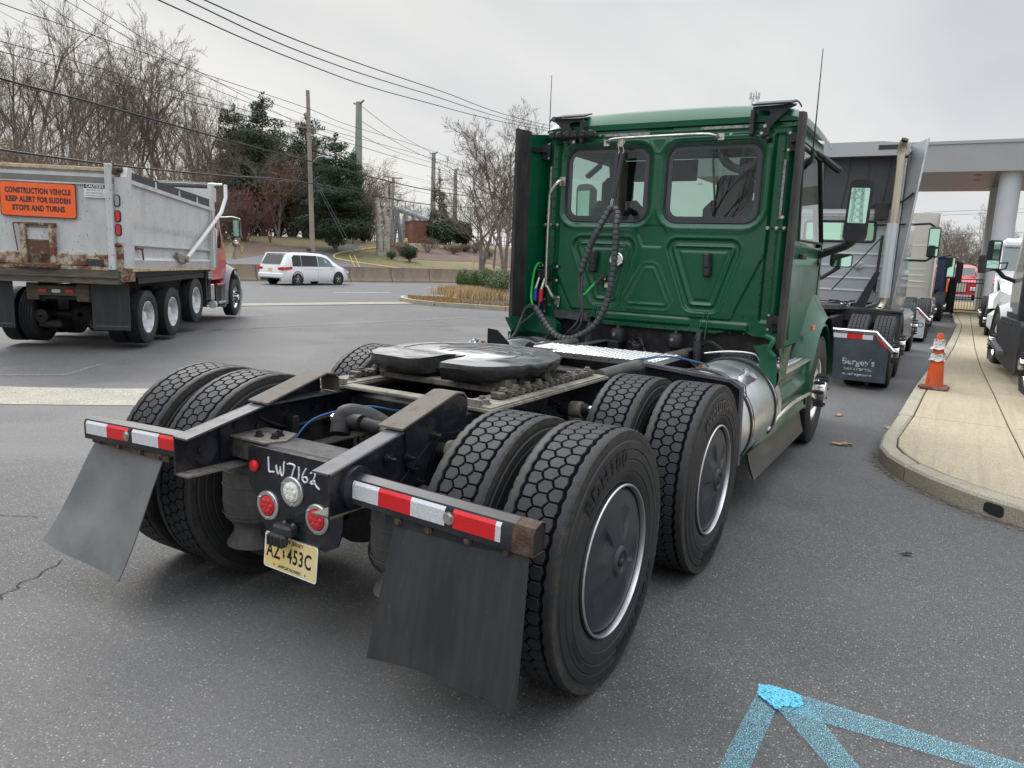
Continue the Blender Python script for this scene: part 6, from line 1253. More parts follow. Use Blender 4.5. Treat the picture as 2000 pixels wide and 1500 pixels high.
# ================================================================== minivan
V = thing('minivan', 'white minivan driving past the concrete barrier', 'minivan', (-29.285, 27.694, -.36), -.005)
vanp = paint('white_van_paint', (0.78, 0.79, 0.80), (0.70, 0.71, 0.72), chips=(.7, .7, .7), rough=.18)
ST = [(-2.55, .42, .80, .45, .62, .64), (-2.53, .28, .86, .70, .90, .92), (-2.46, .24, .92, .78, 1.10, 1.14), (-2.30, .23, .96, .86, 1.34, 1.40), (-2.12, .22, .98, .84, 1.62, 1.70), (-1.6, .22, .985, .80, 1.68, 1.755), (-.6, .22, .99, .80, 1.69, 1.775), (.3, .22, .99, .79, 1.66, 1.74), (.85, .22, .985, .76, 1.56, 1.64), (1.3, .22, .98, .78, 1.28, 1.36), (1.72, .22, .97, .86, 1.02, 1.09), (2.1, .24, .94, .84, .92, .98), (2.38, .28, .86, .74, .80, .84), (2.50, .34, .74, .62, .64, .66), (2.54, .42, .5, .4, .5, .5)]
def vsec(st):
    y, zb, wb, wr, zs, zr = st; belt = min(.98, zs-.04); half = [(wb*.93, zb), (wb*.99, zb+.12), (wb, min(.62, belt)), (wb*.985, belt), (wr+.02, zs-.02), (wr-.05, zs+(zr-zs)*.55), (wr*.6, zr-.01), (0, zr)]
    return [(x, y, z) for x, z in half]+[(-x, y, z) for x, z in half[-2::-1]]
g = G(); ns_ = len(vsec(ST[0])); vs = [p_ for st in ST for p_ in vsec(st)]
g.add(vs, [(i*ns_+j, (i+1)*ns_+j, (i+1)*ns_+j+1, i*ns_+j+1)[::-1] for i in range(len(ST)-1) for j in range(ns_-1)]+[tuple(range(ns_)), tuple(range((len(ST)-1)*ns_, len(ST)*ns_))[::-1]], 0)
g.obj('body', [vanp], V, angle=40)
def vx(y, z):
    for a, b in zip(ST[:-1], ST[1:]):
        if a[0] <= y <= b[0]:
            t_ = (y-a[0])/(b[0]-a[0]); s = [a[i]+(b[i]-a[i])*t_ for i in range(6)]; belt = min(.98, s[4]-.04); return np.interp(z, [s[1], s[1]+.12, .62, belt, s[4]-.02], [s[2]*.93, s[2]*.99, s[2], s[2]*.985, s[3]+.02])
    return .9
for s_ in (1, -1):
    for nm, y0, y1, m_ in (('rear_side_window', -1.86, -1.24, 0), ('sliding_door_window', -1.21, -.04, 0), ('front_window', .0, 1.20, 1)):
        g = G(); mm = mat('green_side_glass', (.10, .15, .14), .08, coat=.5) if m_ else mat('black_van_glass', (.018, .02, .022), .08, coat=.4)
        def wf(u, v, y0=y0, y1=y1):
            y = y0+(y1-y0)*u; zt = float(np.interp(y, [-1.9, -1.7, -.2, .4, .8, 1.2, 1.3], [1.45, 1.61, 1.60, 1.55, 1.43, 1.10, 1.02])); z = 1.02+(max(zt, 1.03)-1.02)*v; return (s_*(float(vx(y, z))+.012), y, z)
        g.grid(wf, 14, 4, 0); g.obj(nm, [mm], V)
    g = G()
    for pl in ([(-.05, .3), (-.03, 1.0)], [(-1.3, .55), (-1.25, 1.02)], [(1.15, .35), (1.2, .98)], [(-1.1, .88), (1.1, .84)], [(-1.0, .36), (1.0, .36)]):
        g.tube([(s_*(vx(y, z)+.001), y, z) for y, z in [(pl[0][0]+(pl[1][0]-pl[0][0])*t_, pl[0][1]+(pl[1][1]-pl[0][1])*t_) for t_ in np.linspace(0, 1, 6)]], .005, 4, 0)
    g.obj('door_seams', [mat('seam_grey', (.2, .2, .2), .6)], V)
    g = G(); g.prism([(-2.40, .97), (-1.98, 1.0), (-1.86, .94), (-1.95, .86), (-2.3, .82), (-2.48, .9)], 'x', *sorted((s_*.955, s_*.985)), 0); g.prism([(s_*.55, .93), (s_*.94, .98), (s_*.95, .80), (s_*.62, .82)], 'y', -2.545, -2.44, 0); g.obj('tail_light', [redlens], V)
    g = G(); g.prism([(1.95, .88), (2.35, .78), (2.42, .66), (2.1, .70)], 'x', *sorted((s_*.88, s_*.955)), 0); g.obj('headlight', [mat('headlight_clear', (.6, .62, .64), .12, coat=.6)], V)
    g = G(); g.box(*sorted((s_*.98, s_*1.14)), 1.0, 1.12, .98, 1.12, 0, b=.03); g.obj('wing_mirror', [vanp], V)
    for yy in (-.02, -.30, .10): pass
    g = G()
    for yy in (-.22, .12): g.box(*sorted((s_*.985, s_*1.01)), yy, yy+.16, .86, .89, 0, b=.008)
    g.obj('door_handles', [vanp], V)
    g = G(); g.tube([(s_*.62, -1.9, 1.74), (s_*.64, -1.7, 1.79), (s_*.66, -.2, 1.80), (s_*.64, .2, 1.76)], .02, 6, 0); g.obj('roof_rail', [mat('dark_rail', (.04, .04, .04), .4)], V)
    for yy in (-1.52, 1.52):
        g = G(); g.lathe([(.40, .0), (.405, .012), (.36, .014)], (s_*.975 if s_ > 0 else -.99, yy, .36), 'x', 28, 0); g.lathe([(0, .006), (.39, .006)], (s_*.975 if s_ > 0 else -.985, yy, .36), 'x', 28, 0); g.obj('wheel_arch', [darkgap], V)
_g = G(); _g.lathe([(.20, .09), (.24, .105), (.31, .10), (.335, .085), (.335, -.085), (.31, -.1)], n=32, m=0); _g.lathe([(.225, .085), (.215, .105), (.205, .075), (.2, .0), (0, -.01)], n=32, m=2)
for q in range(5):
    a = 2*PI*q/5; 
    for d in (-.16, .16): _g.add([(.085, .05*math.sin(a+d*2), .05*math.cos(a+d*2)), (.085, .215*math.sin(a+d-.09), .215*math.cos(a+d-.09)), (.085, .215*math.sin(a+d+.09), .215*math.cos(a+d+.09))], [(0, 1, 2)], 1)
_g.lathe([(.06, .08), (.05, .095), (0, .1)], n=12, m=1); me_carwheel = _g.mesh('wheel', [rubber, alloy, darkgap])
for s_ in (1, -1):
    for yy in (-1.52, 1.52): place(me_carwheel, 'wheel', V, (s_*.90, yy, .335), (0, 0, 0 if s_ > 0 else PI))
g = G(); g.add([(-.70, -2.505, 1.13), (.70, -2.505, 1.13), (.66, -2.20, 1.61), (-.66, -2.20, 1.61)], [(0, 1, 2, 3)], 0); g.obj('rear_window', [MATS['black_van_glass']], V)
g = G(); g.box(-.72, .72, -2.22, -1.95, 1.66, 1.71, 0, b=.02); g.box(-.92, .92, -2.60, -2.42, .38, .66, 0, b=.06); g.obj('rear_bumper_and_spoiler', [vanp], V)
g = G(); g.box(-.15, .15, -2.565, -2.54, .74, .90, 0); g.obj('licence_plate', [platem], V)
# ================================================================== parked tractors beyond
def blank_wheels(root, ys, steer_y, rimo, xo=1.085, z=.505):
    for yy in ys:
        for s_ in (1, -1): wheel(root, s_*xo, yy, z, s_, me_tyre_steer, rimo); wheel(root, s_*(xo-.33), yy, z, -s_, me_tyre_steer, me_rim_back)
    if steer_y is not None:
        for s_ in (1, -1): wheel(root, s_*1.04, steer_y, z, s_, me_tyre_steer, me_rim_steer)
def chassis(root, y0, y1):
    g = G()
    for s_ in (1, -1): g.box(*sorted((s_*.36, s_*.43)), y0, y1, .70, .96, 0)
    g.cyl((-.8, 0, .5), (.8, 0, .5), .08, n=10); g.cyl((-.8, 1.32, .5), (.8, 1.32, .5), .08, n=10)
    g.obj('chassis', [darkgap], root)
    g = G(); g.lathe([(0, 1.10), (.44, 1.10), (.46, 1.04), (.3, .98)], (0, .7, 0), 'z', 24, 0); g.obj('fifth_wheel_plate', [greaseside], root)
def flap_set(root, pm_flap, words, dark=True):
    for s_ in (1, -1):
        fl = G(); P_ = [(s_*.50, .76), (s_*1.02, .76), (s_*1.20, .56), (s_*1.20, .12), (s_*.50, .12)]; fl.prism(P_ if s_ > 0 else P_[::-1], 'y', -.60, -.592, 0)
        for body, zz, sz in words: text_on(fl, body, frame((s_*.84, -.602, zz), (1, 0, 0), (0, 0, 1)), 1, size=sz, bold=.002)
        fl.obj('mudflap', pm_flap, root)
        h = G(); h.tube([(s_*.44, -.56, .80), (s_*1.02, -.58, .80), (s_*1.26, -.58, .56)], .035, 10, 0); ho = h.obj('flap_hanger', [chrome], root)
        for (a, b, c) in ((.45, .66, 0), (.66, .86, 1), (.86, .99, 0)): t_ = G(); t_.box(*sorted((s_*a, s_*b)), -.606, -.602, .70, .765, 0); t_.obj('tape_strip', [tapered if c else tapewhite], ho)
        t_ = G(); t_.prism([(s_*1.04, .72), (s_*1.09, .755), (s_*1.21, .63), (s_*1.17, .59)][::s_], 'y', -.608, -.602, 0); t_.obj('tape_strip', [tapered], ho)
def ribbed_wall(root, hw, z0, z1, y, m_, ribs, name='cab_back_wall', hole=None):
    """flat sheet with pressed horizontal ribs, optional window opening"""
    nx, nz = 60, 110
    def fn(u, v):
        x = -hw+2*hw*u; z = z0+(z1-z0)*v; d = 0
        for (xa, xb, zc, h_) in ribs:
            if xa-.03 < x < xb+.03: d += .010*math.exp(-((z-zc)/h_)**2)*min(1, max(0, (x-xa+.03)/.03), 1)*min(1, max(0, (xb+.03-x)/.03))
        d -= .05*ss((abs(x)-hw+.08)/.08)
        return (x, y-d, z)
    sk = None
    if hole: sk = lambda i, j: hole[0] < -hw+2*hw*(i+.5)/nx < hole[1] and hole[2] < z0+(z1-z0)*(j+.5)/nz < hole[3]
    g = G(); g.grid(fn, nx, nz, 0, sk); o = g.obj(name, [m_], root)
    if hole:
        g = G(); g.prism(rpoly(hole[0]-.01, hole[1]+.01, hole[2]-.01, hole[3]+.01, .05), 'y', y+.005, y+.01, 0); w_ = g.obj('rear_window', [glass_clear], root)
        g = G(); g.tube([(x, y-.004, z) for x, z in rpoly(hole[0], hole[1], hole[2], hole[3], .05)], .022, 6, 0, closed=True); g.obj('window_seal', [blackpl], w_)
    return o
silver = paint('silver_grey_paint', (0.38, 0.395, 0.41), (0.34, 0.355, 0.37), chips=(.3, .3, .3), rough=.3)
A = thing('tractor_truck', 'grey high-roof semi tractor with a tall exhaust stack, parked just beyond the green one', 'semi truck', (.27, 9.33, 0), 0, 'parked tractors in the lane')
blank_wheels(A, (0, 1.32), 6.0, me_rim_steer); chassis(A, -.55, 6.5); flap_set(A, [mat('blue_grey_flap', (.045, .055, .07), .45, col2=(.07, .08, .1), nscale=4), mat('worn_white_print', (.46, .49, .52), .6, col2=(.06, .07, .09), nscale=34, lo=.52, hi=.57)], [("Bergey's", .38, .125), ('TRUCK CENTERS', .28, .045), ('www.bergeys.com', .21, .05)])
g = G(); g.box(-.7, 1.15, -.05, .05, .0, .01, 0) if 0 else g.prism([(.30, 1.06), (1.20, 1.0), (1.22, .85), (.30, .88)], 'y', .70, .76, 0); g.box(.3, 1.2, .76, 1.6, 1.02, 1.05, 0); g.obj('quarter_fender', [blackpl], A)
YW = 1.75
ribbed_wall(A, .98, 1.12, 2.62, YW, silver, [(-.8, .80, z, .014) for z in (1.30, 1.50, 1.70, 1.90)]+[(-.8, .62, 2.55, .02)], hole=(-.45, .63, 2.10, 2.42))
g = G(); g.box(-.98, .98, YW+.05, YW+.1, 2.62, 3.62, 0); g.obj('roof_fairing_back', [mat('dark_fairing_inside', (.045, .046, .052), .6, col2=(.06, .06, .065), nscale=2)], A)
g = G()
for k, x in enumerate((-.6, -.25, .12, .42, .72)): g.tube([(x-.05, YW+.045, 2.64), (x, YW+.045, 3.0), (x+.02, YW+.045, 3.44)], .006, 4, 0)
g.obj('fairing_ribs', [blackpl], A)
g = G(); g.prism([(-1.05, 3.44), (.98, 3.44), (1.02, 3.50), (.98, 3.62), (.6, 3.66), (-.6, 3.66), (-1.05, 3.62)], 'y', YW-.12, YW+.1, 0); g.box(.55, .95, YW-.125, YW-.12, 3.53, 3.60, 1); g.box(-.95, -.45, YW-.125, YW-.12, 3.53, 3.60, 1); g.box(-.98, .98, YW+.1, YW+2.0, 3.3, 3.6, 0, b=.1); g.obj('roof_fairing', [silver, board], A)
for s_ in (1, -1):
    g = G(); t0, t1, b0, b1 = (1.23, YW-.10, 3.68), (.99, YW+.06, 3.60), (1.00, YW-.18, .82), (.96, YW+.06, .9)
    q = [(s_*x, y, z) for x, y, z in (t0, b0, b1, t1)]; g.add(q+[(x+s_*.02, y+.012, z) for x, y, z in q], [(0, 1, 2, 3) if s_ < 0 else (3, 2, 1, 0), (4, 5, 6, 7) if s_ > 0 else (7, 6, 5, 4), (0, 1, 5, 4), (1, 2, 6, 5), (3, 0, 4, 7)], 0); ex = g.obj('side_extender', [silver], A)
    g = G(); g.tube([q[0], q[1]], .016, 6, 0); g.obj('edge_trim', [alloy], ex)
    g = G(); g.box(*sorted((s_*.90, s_*.97)), YW-.03, YW+.0, .95, 3.4, 0)
    for k in range(13): zz = 2.66+k*.07; g.box(*sorted((s_*.905, s_*.965)), YW-.05, YW-.03, zz, zz+.03, 0); g.cyl((s_*.935, YW-.052, zz+.05), (s_*.935, YW-.05, zz+.05), .008, n=6, m=1)
    g.obj('hinge_strip', [alloy, darkgap], A)
    g = G(); g.tube([(s_*.5, YW-.03, 2.66), (s_*.8, YW-.07, 2.68), (s_*1.0, YW-.1, 2.74), (s_*1.12, YW-.1, 2.86)], .018, 6, 0); g.tube([(s_*.6, YW-.05, 2.36), (s_*1.06, YW-.1, 2.38)], .014, 6, 0); g.obj('extender_stay', [blackpl], A)
    # cab side and door
    g = G(); g.box(*sorted((s_*.95, s_*1.03)), YW+.1, YW+2.9, .95, 2.6, 0, b=.03); g.box(*sorted((s_*.9, s_*1.0)), YW+.1, YW+2.2, 2.6, 3.4, 0, b=.03); g.box(*sorted((s_*.7, s_*1.18)), 2.0, 5.2, .30, .92, 0, b=.08); g.obj('cab_side', [silver], A)
    g = G(); g.box(*sorted((s_*1.30, s_*1.50)), YW+2.4, YW+2.52, 1.92, 2.48, 0, b=.03); mo = g.obj('door_mirror', [blackpl], A); g = G(); g.box(*sorted((s_*1.32, s_*1.48)), YW+2.39, YW+2.398, 2.12, 2.44, 0); g.box(*sorted((s_*1.32, s_*1.48)), YW+2.39, YW+2.398, 1.95, 2.08, 0); g.obj('mirror_glass', [mirrorm], mo); g = G(); g.tube([(s_*1.0, YW+2.5, 2.52), (s_*1.3, YW+2.47, 2.54), (s_*1.4, YW+2.47, 2.47)], .022, 6, 0); g.tube([(s_*1.0, YW+2.5, 1.86), (s_*1.3, YW+2.47, 1.86), (s_*1.4, YW+2.47, 1.92)], .022, 6, 0); g.obj('mirror_arm', [blackpl], mo)
g = G(); g.tube([(.90, YW-.30, 1.22), (.90, YW-.30, 2.38)], .085, 20, 0); g.tube(spline([(.90, YW-.30, 2.38), (.90, YW-.30, 3.2), (.895, YW-.31, 3.5), (.93, YW-.40, 3.62)], 4), .060, 18, 1); g.cyl((.93, YW-.403, 3.622), (.935, YW-.41, 3.635), .052, n=16, m=2); g.tube(spline([(.90, YW-.30, 1.24), (.90, YW-.30, 1.12), (.84, YW-.34, 1.02), (.70, YW-.4, .96)], 4), .065, 14, 1); g.obj('exhaust_stack', [mat('heat_shield', (.60, .63, .66), .3, .6), mat('brown_stainless', (.60, .54, .43), .30, 1.0, col2=(.34, .30, .24), nscale=3, stretch=(1, 1, .3)), darkgap], A)
g = G(); g.tube([(.10, YW-.20, 1.30), (.76, YW-.15, 2.18)], .010, 6, 0); g.prism([(.45, 1.0), (.62, 1.0), (.80, 1.62), (.72, 1.62)], 'y', YW-.25, YW-.2, 0); g.tube([(.74, YW-.2, 1.3), (.76, YW-.15, 2.2)], .022, 6, 0); g.box(.60, .80, YW-.12, YW-.02, 2.44, 2.72, 0, b=.01) ; g.obj('stack_bracket', [blackpl], A)
g = G(); g.lathe([(.07, YW-.0), (.07, YW-.03), (.05, YW-.035), (0, YW-.034)], (.44, 0, 1.72), 'y', 20, 0); g.obj('work_light', [alloy], A)
g = G(); g.tube([(-.6, YW-.05, 2.5), (.6, YW-.05, 2.5)], .012, 6, 0); g.tube(spline([(-.2, YW-.05, 2.5), (-.22, YW-.1, 2.4), (-.16, YW-.1, 2.3), (-.2, YW-.05, 2.5)], 4), .006, 5, 1); g.obj('hose_rail', [stain, blackpl], A)
g = G(); rq = random.Random(5)
for q in range(30): a = Vector((rq.uniform(-.7, .9), rq.uniform(.9, 1.7), rq.uniform(.85, 1.1))); b = a+Vector((rq.uniform(-.3, .3), rq.uniform(-.2, .2), rq.uniform(-.08, .08))); g.tube([a, a.lerp(b, .5)+Vector((0, 0, .03)), b], rq.uniform(.01, .022), 6, q % 3 == 0)
g.box(-.8, -.3, .9, 1.6, .7, 1.05, 0, b=.03); g.lathe([(.1, .9), (.22, .92), (.22, 1.08), (.1, 1.1)], (.15, 1.2, 0), 'z', 16); g.obj('valves_and_hoses', [darkgap, stain], A, kind='stuff')
# beige sleeper tractor, third in the lane
beige = paint('beige_white_paint', (0.56, 0.545, 0.49), (0.50, 0.48, 0.43), chips=(.3, .28, .25), rough=.35)
B_ = thing('tractor_truck', 'dirty beige sleeper tractor with a white lettered mudflap, beyond the grey high-roof one', 'semi truck', (.37, 18.1, 0), 0, 'parked tractors in the lane')
blank_wheels(B_, (0, 1.32), 6.2, me_rim_steer); chassis(B_, -.55, 6.5); flap_set(B_, [mat('white_flap', (.55, .56, .57), .5, col2=(.42, .42, .42), nscale=5), mat('blue_print', (.05, .12, .32), .5)], [('CARATO', .42, .17), ('TRUCK & TRAILER', .30, .055), ('SALES  SERVICE', .20, .05)])
rb = [(.35, .95, z, .012) for z in (1.25, 1.40, 1.56, 1.72)]+[(-.9, .2, z, .012) for z in (1.25, 1.40, 1.56, 1.72)]+[(-.9, .95, 1.95, .02), (-.9, .95, 2.35, .015)]
ribbed_wall(B_, 1.17, .95, 3.20, 2.3, beige, rb)
g = G(); g.box(-1.15, 1.15, 2.36, 4.6, 1.0, 3.1, 0, b=.12); g.box(-1.05, 1.05, 4.6, 6.4, .9, 2.6, 0, b=.2); g.box(-.95, .95, 6.0, 7.2, .8, 1.8, 0, b=.2); g.obj('sleeper_cab', [beige], B_)
for s_ in (1, -1):
    g = G(); g.prism([(1.85, 1.0), (2.36, 1.0), (2.36, 3.18), (2.0, 3.12), (1.85, 2.9)], 'x', *sorted((s_*1.15, s_*1.19)), 0); ex = g.obj('side_extender', [beige], B_)
    g = G()
    for k in range(9): zz = 1.9+k*.13; g.cyl((s_*1.13, 2.0, zz), (s_*1.15, 2.0, zz), .02, n=8, m=0)
    g.obj('extender_bolts', [darkgap], ex); g = G(); g.box(*sorted((s_*.9, s_*1.22)), 2.4, 5.4, .28, .95, 0, b=.08); g.obj('tank_fairing', [beige], B_)
    g = G(); g.box(*sorted((s_*1.38, s_*1.60)), 5.2, 5.32, 1.5, 2.15, 0, b=.03); g.tube([(s_*1.1, 5.3, 2.1), (s_*1.45, 5.26, 2.2), (s_*1.5, 5.26, 2.1)], .022, 6, 0); g.obj('door_mirror', [blackpl], B_); g = G(); g.box(*sorted((s_*1.41, s_*1.57)), 5.19, 5.198, 1.55, 2.1, 0); g.obj('mirror_glass', [mirrorm], B_)
# blue tractor, fourth
bluep = paint('dark_blue_paint', (0.006, 0.016, 0.05)); Cc = thing('tractor_truck', 'dark blue tractor showing only a sliver beyond the beige sleeper', 'semi truck', (.50, 27.6, 0), 0, 'parked tractors in the lane')
blank_wheels(Cc, (0, 1.32), 5.6, me_rim_steer); chassis(Cc, -.55, 6.0); g = G(); g.box(-1.2, 1.2, 1.9, 4.8, .9, 2.25, 0, b=.12); g.box(-1.0, 1.0, 4.6, 6.4, .8, 1.7, 0, b=.15); g.obj('cab', [bluep], Cc)
for s_ in (1, -1):
    g = G(); g.box(*sorted((s_*1.42, s_*1.66)), 3.9, 4.0, 1.3, 2.1, 0, b=.03); g.tube([(s_*1.15, 4.0, 2.1), (s_*1.5, 3.97, 2.12)], .025, 6, 0); g.obj('door_mirror', [blackpl], Cc); g = G(); g.box(*sorted((s_*1.2, s_*1.26)), 1.95, 2.1, 1.0, 1.8, 0); g.obj('marker_strip', [amber], Cc)
# ---- truck at the right edge, facing away
whitep = paint('pearl_white_paint', (0.56, 0.56, 0.55), (0.50, 0.50, 0.49), chips=(.5, .5, .5), rough=.2)
Rr = thing('tractor_truck', 'white tractor with black chassis fairing cut off by the right picture edge, facing away', 'semi truck', (4.365, 8.055, 0), .075)
blank_wheels(Rr, (0, 1.32), 5.25, me_rim_steer); chassis(Rr, -.4, 6.0)
for s_ in (1, -1):
    g = G(); g.prism([(2.15, .95), (2.05, .30), (2.3, .24), (4.3, .30), (4.42, .62), (4.30, .98), (2.2, 1.0)], 'x', *sorted((s_*1.13, s_*1.22)), 0)
    for k in range(4): g.box(*sorted((s_*1.21, s_*1.235)), 3.0+k*.28, 3.2+k*.28, .90, .93, 0, b=.006)
    g.prism([(3.4, .42), (4.5, .50), (4.5, .56), (3.4, .48)], 'x', *sorted((s_*1.2, s_*1.30)), 1); g.obj('chassis_fairing', [blackpl, mat('grey_step', (.16, .16, .165), .5)], Rr)
    g = G(); g.prism([(2.95, 1.02), (4.55, 1.02), (4.75, 1.60), (4.6, 1.78), (4.15, 2.62), (2.95, 2.68)], 'x', *sorted((s_*.98, s_*1.08)), 0); cs_ = g.obj('cab_side', [whitep], Rr)
    g = G(); g.prism([(3.25, 1.72), (4.40, 1.70), (4.02, 2.48), (3.25, 2.50)], 'x', *sorted((s_*1.081, s_*1.085)), 0); g.obj('door_window', [MATS['black_van_glass']], cs_)
    g = G(); g.prism([(2.86, .98), (2.99, .98), (2.99, 2.7), (2.86, 2.66)], 'x', *sorted((s_*.98, s_*1.17)), 0); g.prism([(2.80, .96), (4.5, .98), (4.5, 1.06), (2.80, 1.06)], 'x', *sorted((s_*.98, s_*1.12)), 0); g.obj('side_extender', [blackpl], Rr)
    def fen2(u, v):
        a = math.radians(178-176*u); x = .55+.62*v; r1 = .62+.06*(1-v); return (s_*x, 5.25+r1*math.cos(a)*1.05, .50+r1*math.sin(a)*1.0+.30*(1-v)*math.sin(a))
    g = G(); g.grid(fen2, 20, 8, 0); g.lathe([(.655, s_*1.17), (.60, s_*1.18), (.57, s_*1.13)], (0, 5.25, .50), 'x', 36, 1, math.radians(-95), math.radians(95)); g.obj('front_fender', [whitep, blackpl], Rr, angle=60)
    M_ = Matrix.Translation((s_*1.44, 4.33, 1.97)); g = G(); g.prism(rpoly(-.10, .10, -.24, .24, .04), 'y', -.02, .09, 0, M_); mo = g.obj('door_mirror', [blackpl], Rr)
    g = G(); g.prism([(-.085, -.215), (.085, -.215), (.085, -.09), (-.085, -.09)], 'y', -.0245, -.021, 0, M_); g.obj('wide_angle_glass', [mirrorm], mo); g = G(); g.prism([(-.085, -.07), (.085, -.07), (.085, .215), (-.085, .215)], 'y', -.0245, -.021, 0, M_@Matrix.Rotation(math.radians(-20), 4, 'Z')); g.obj('mirror_glass', [mirrorm], mo)
    g = G(); g.tube([(s_*1.06, 4.45, 1.55), (s_*1.25, 4.42, 1.62), (s_*1.40, 4.36, 1.78)], .035, 8, 0); g.tube([(s_*1.38, 4.4, 1.72), (s_*1.22, 4.6, 1.76), (s_*1.20, 4.6, 1.86), (s_*1.38, 4.4, 1.84)], .014, 6, 0); g.obj('mirror_arm', [blackpl], mo)
g = G(); g.box(-.98, .98, 2.95, 4.5, 1.0, 1.65, 0); g.box(-1.0, 1.0, 2.95, 4.3, 2.6, 2.9, 0, b=.1); g.grid(lambda u, v: ((v*2-1)*(.95-.1*u), 4.6+1.6*u, 1.72-.25*u-.2*u**3-.12*abs(v*2-1)**4), 8, 10, 0); g.box(-.8, .8, 6.0, 6.2, .6, 1.3, 0, b=.04); g.box(-.98, .98, 2.9, 2.96, 1.0, 2.7, 0); g.obj('cab_shell', [whitep], Rr)
# ---- white tractor facing the camera
Wt = thing('tractor_truck', 'white tractor facing the camera with its headlight beside the mirror of the right edge truck', 'semi truck', (4.02, 24.7, 0), PI)
blank_wheels(Wt, (-.6, .72), 4.35, me_rim_steer); chassis(Wt, -1.2, 4.6); wp2 = paint('clean_white_paint', (0.74, 0.76, 0.78), (0.68, 0.70, 0.72), chips=(.7, .7, .7), rough=.2)
g = G(); g.grid(lambda u, v: ((v*2-1)*(1.02-.10*u**2), 3.0+2.2*u, 1.75-.18*u-.38*u**3-.16*abs(v*2-1)**4), 10, 14, 0); g.grid(lambda u, v: ((v*2-1)*(1.06-.1*abs(v*2-1)**6), 5.2+.10*math.cos((v-.5)*PI), .35+.85*u), 8, 16, 0); g.box(-1.18, 1.18, 4.85, 5.28, .28, .80, 0, b=.12); g.obj('hood', [wp2], Wt)
g = G(); g.box(-1.1, 1.1, 4.9, 5.2, .14, .30, 0, b=.04); g.box(-.45, .45, 5.28, 5.34, .55, 1.15, 0, b=.03); g.obj('grille', [blackpl], Wt)
for s_ in (1, -1):
    def fen3(u, v):
        a = math.radians(178-150*u); x = .65+.54*v; r1 = .62+.05*(1-v); return (s_*x, 4.35+r1*math.cos(a)*1.1, .50+r1*math.sin(a)*1.08+.22*(1-v)*math.sin(a))
    g = G(); g.grid(fen3, 18, 8, 0); g.prism([(3.0, .5), (3.8, .5), (3.9, 1.1), (3.3, 1.5), (3.0, 1.7)], 'x', *sorted((s_*1.0, s_*1.08)), 0); g.obj('front_fender', [wp2], Wt, angle=60)
    g = G(); g.prism([(s_*.70, .82), (s_*1.08, .84), (s_*1.10, 1.05), (s_*1.0, 1.28), (s_*.84, 1.22), (s_*.74, 1.0)][::s_], 'y', 5.10, 5.20, 0); g.lathe([(.06, 5.20), (.05, 5.215), (0, 5.21)], (s_*.92, 0, .98), 'y', 14, 1); g.obj('headlight', [mat('headlight_clear', (.6, .62, .64), .12, coat=.6), chrome], Wt); g = G(); g.lathe([(.075, 5.285), (.06, 5.295), (0, 5.29)], (s_*1.0, 0, .56), 'y', 16, 0); g.obj('fog_light', [darkgap], Wt)
    g = G(); g.prism([(1.0, 1.0), (3.0, 1.0), (3.1, 1.72), (2.95, 1.85), (2.5, 2.45), (1.0, 2.5)], 'x', *sorted((s_*.98, s_*1.06)), 0); g.obj('cab_side', [wp2], Wt); g = G(); g.box(*sorted((s_*1.3, s_*1.5)), 2.9, 3.0, 1.7, 2.2, 0, b=.03); g.tube([(s_*1.05, 2.9, 2.1), (s_*1.4, 2.95, 2.16)], .02, 6, 0); g.tube([(s_*1.05, 2.9, 1.8), (s_*1.4, 2.95, 1.74)], .02, 6, 0); g.obj('door_mirror', [blackpl], Wt); g = G(); g.prism([(1.3, 1.8), (2.85, 1.8), (2.45, 2.36), (1.3, 2.4)], 'x', *sorted((s_*1.061, s_*1.066)), 0); g.obj('door_window', [MATS['black_van_glass']], Wt)
g = G(); g.add([(-.98, 2.98, 1.82), (.98, 2.98, 1.82), (.94, 2.55, 2.42), (-.94, 2.55, 2.42)], [(0, 1, 2, 3)[::-1]], 0); g.obj('windscreen', [mat('windscreen_reflective', (.05, .08, .08), .05, coat=1.0)], Wt); g = G(); g.box(-1.0, 1.0, .9, 2.6, 2.38, 2.66, 0, b=.10); g.box(-1.0, 1.0, .9, 3.0, 1.0, 1.78, 0); g.obj('cab_roof', [wp2], Wt)
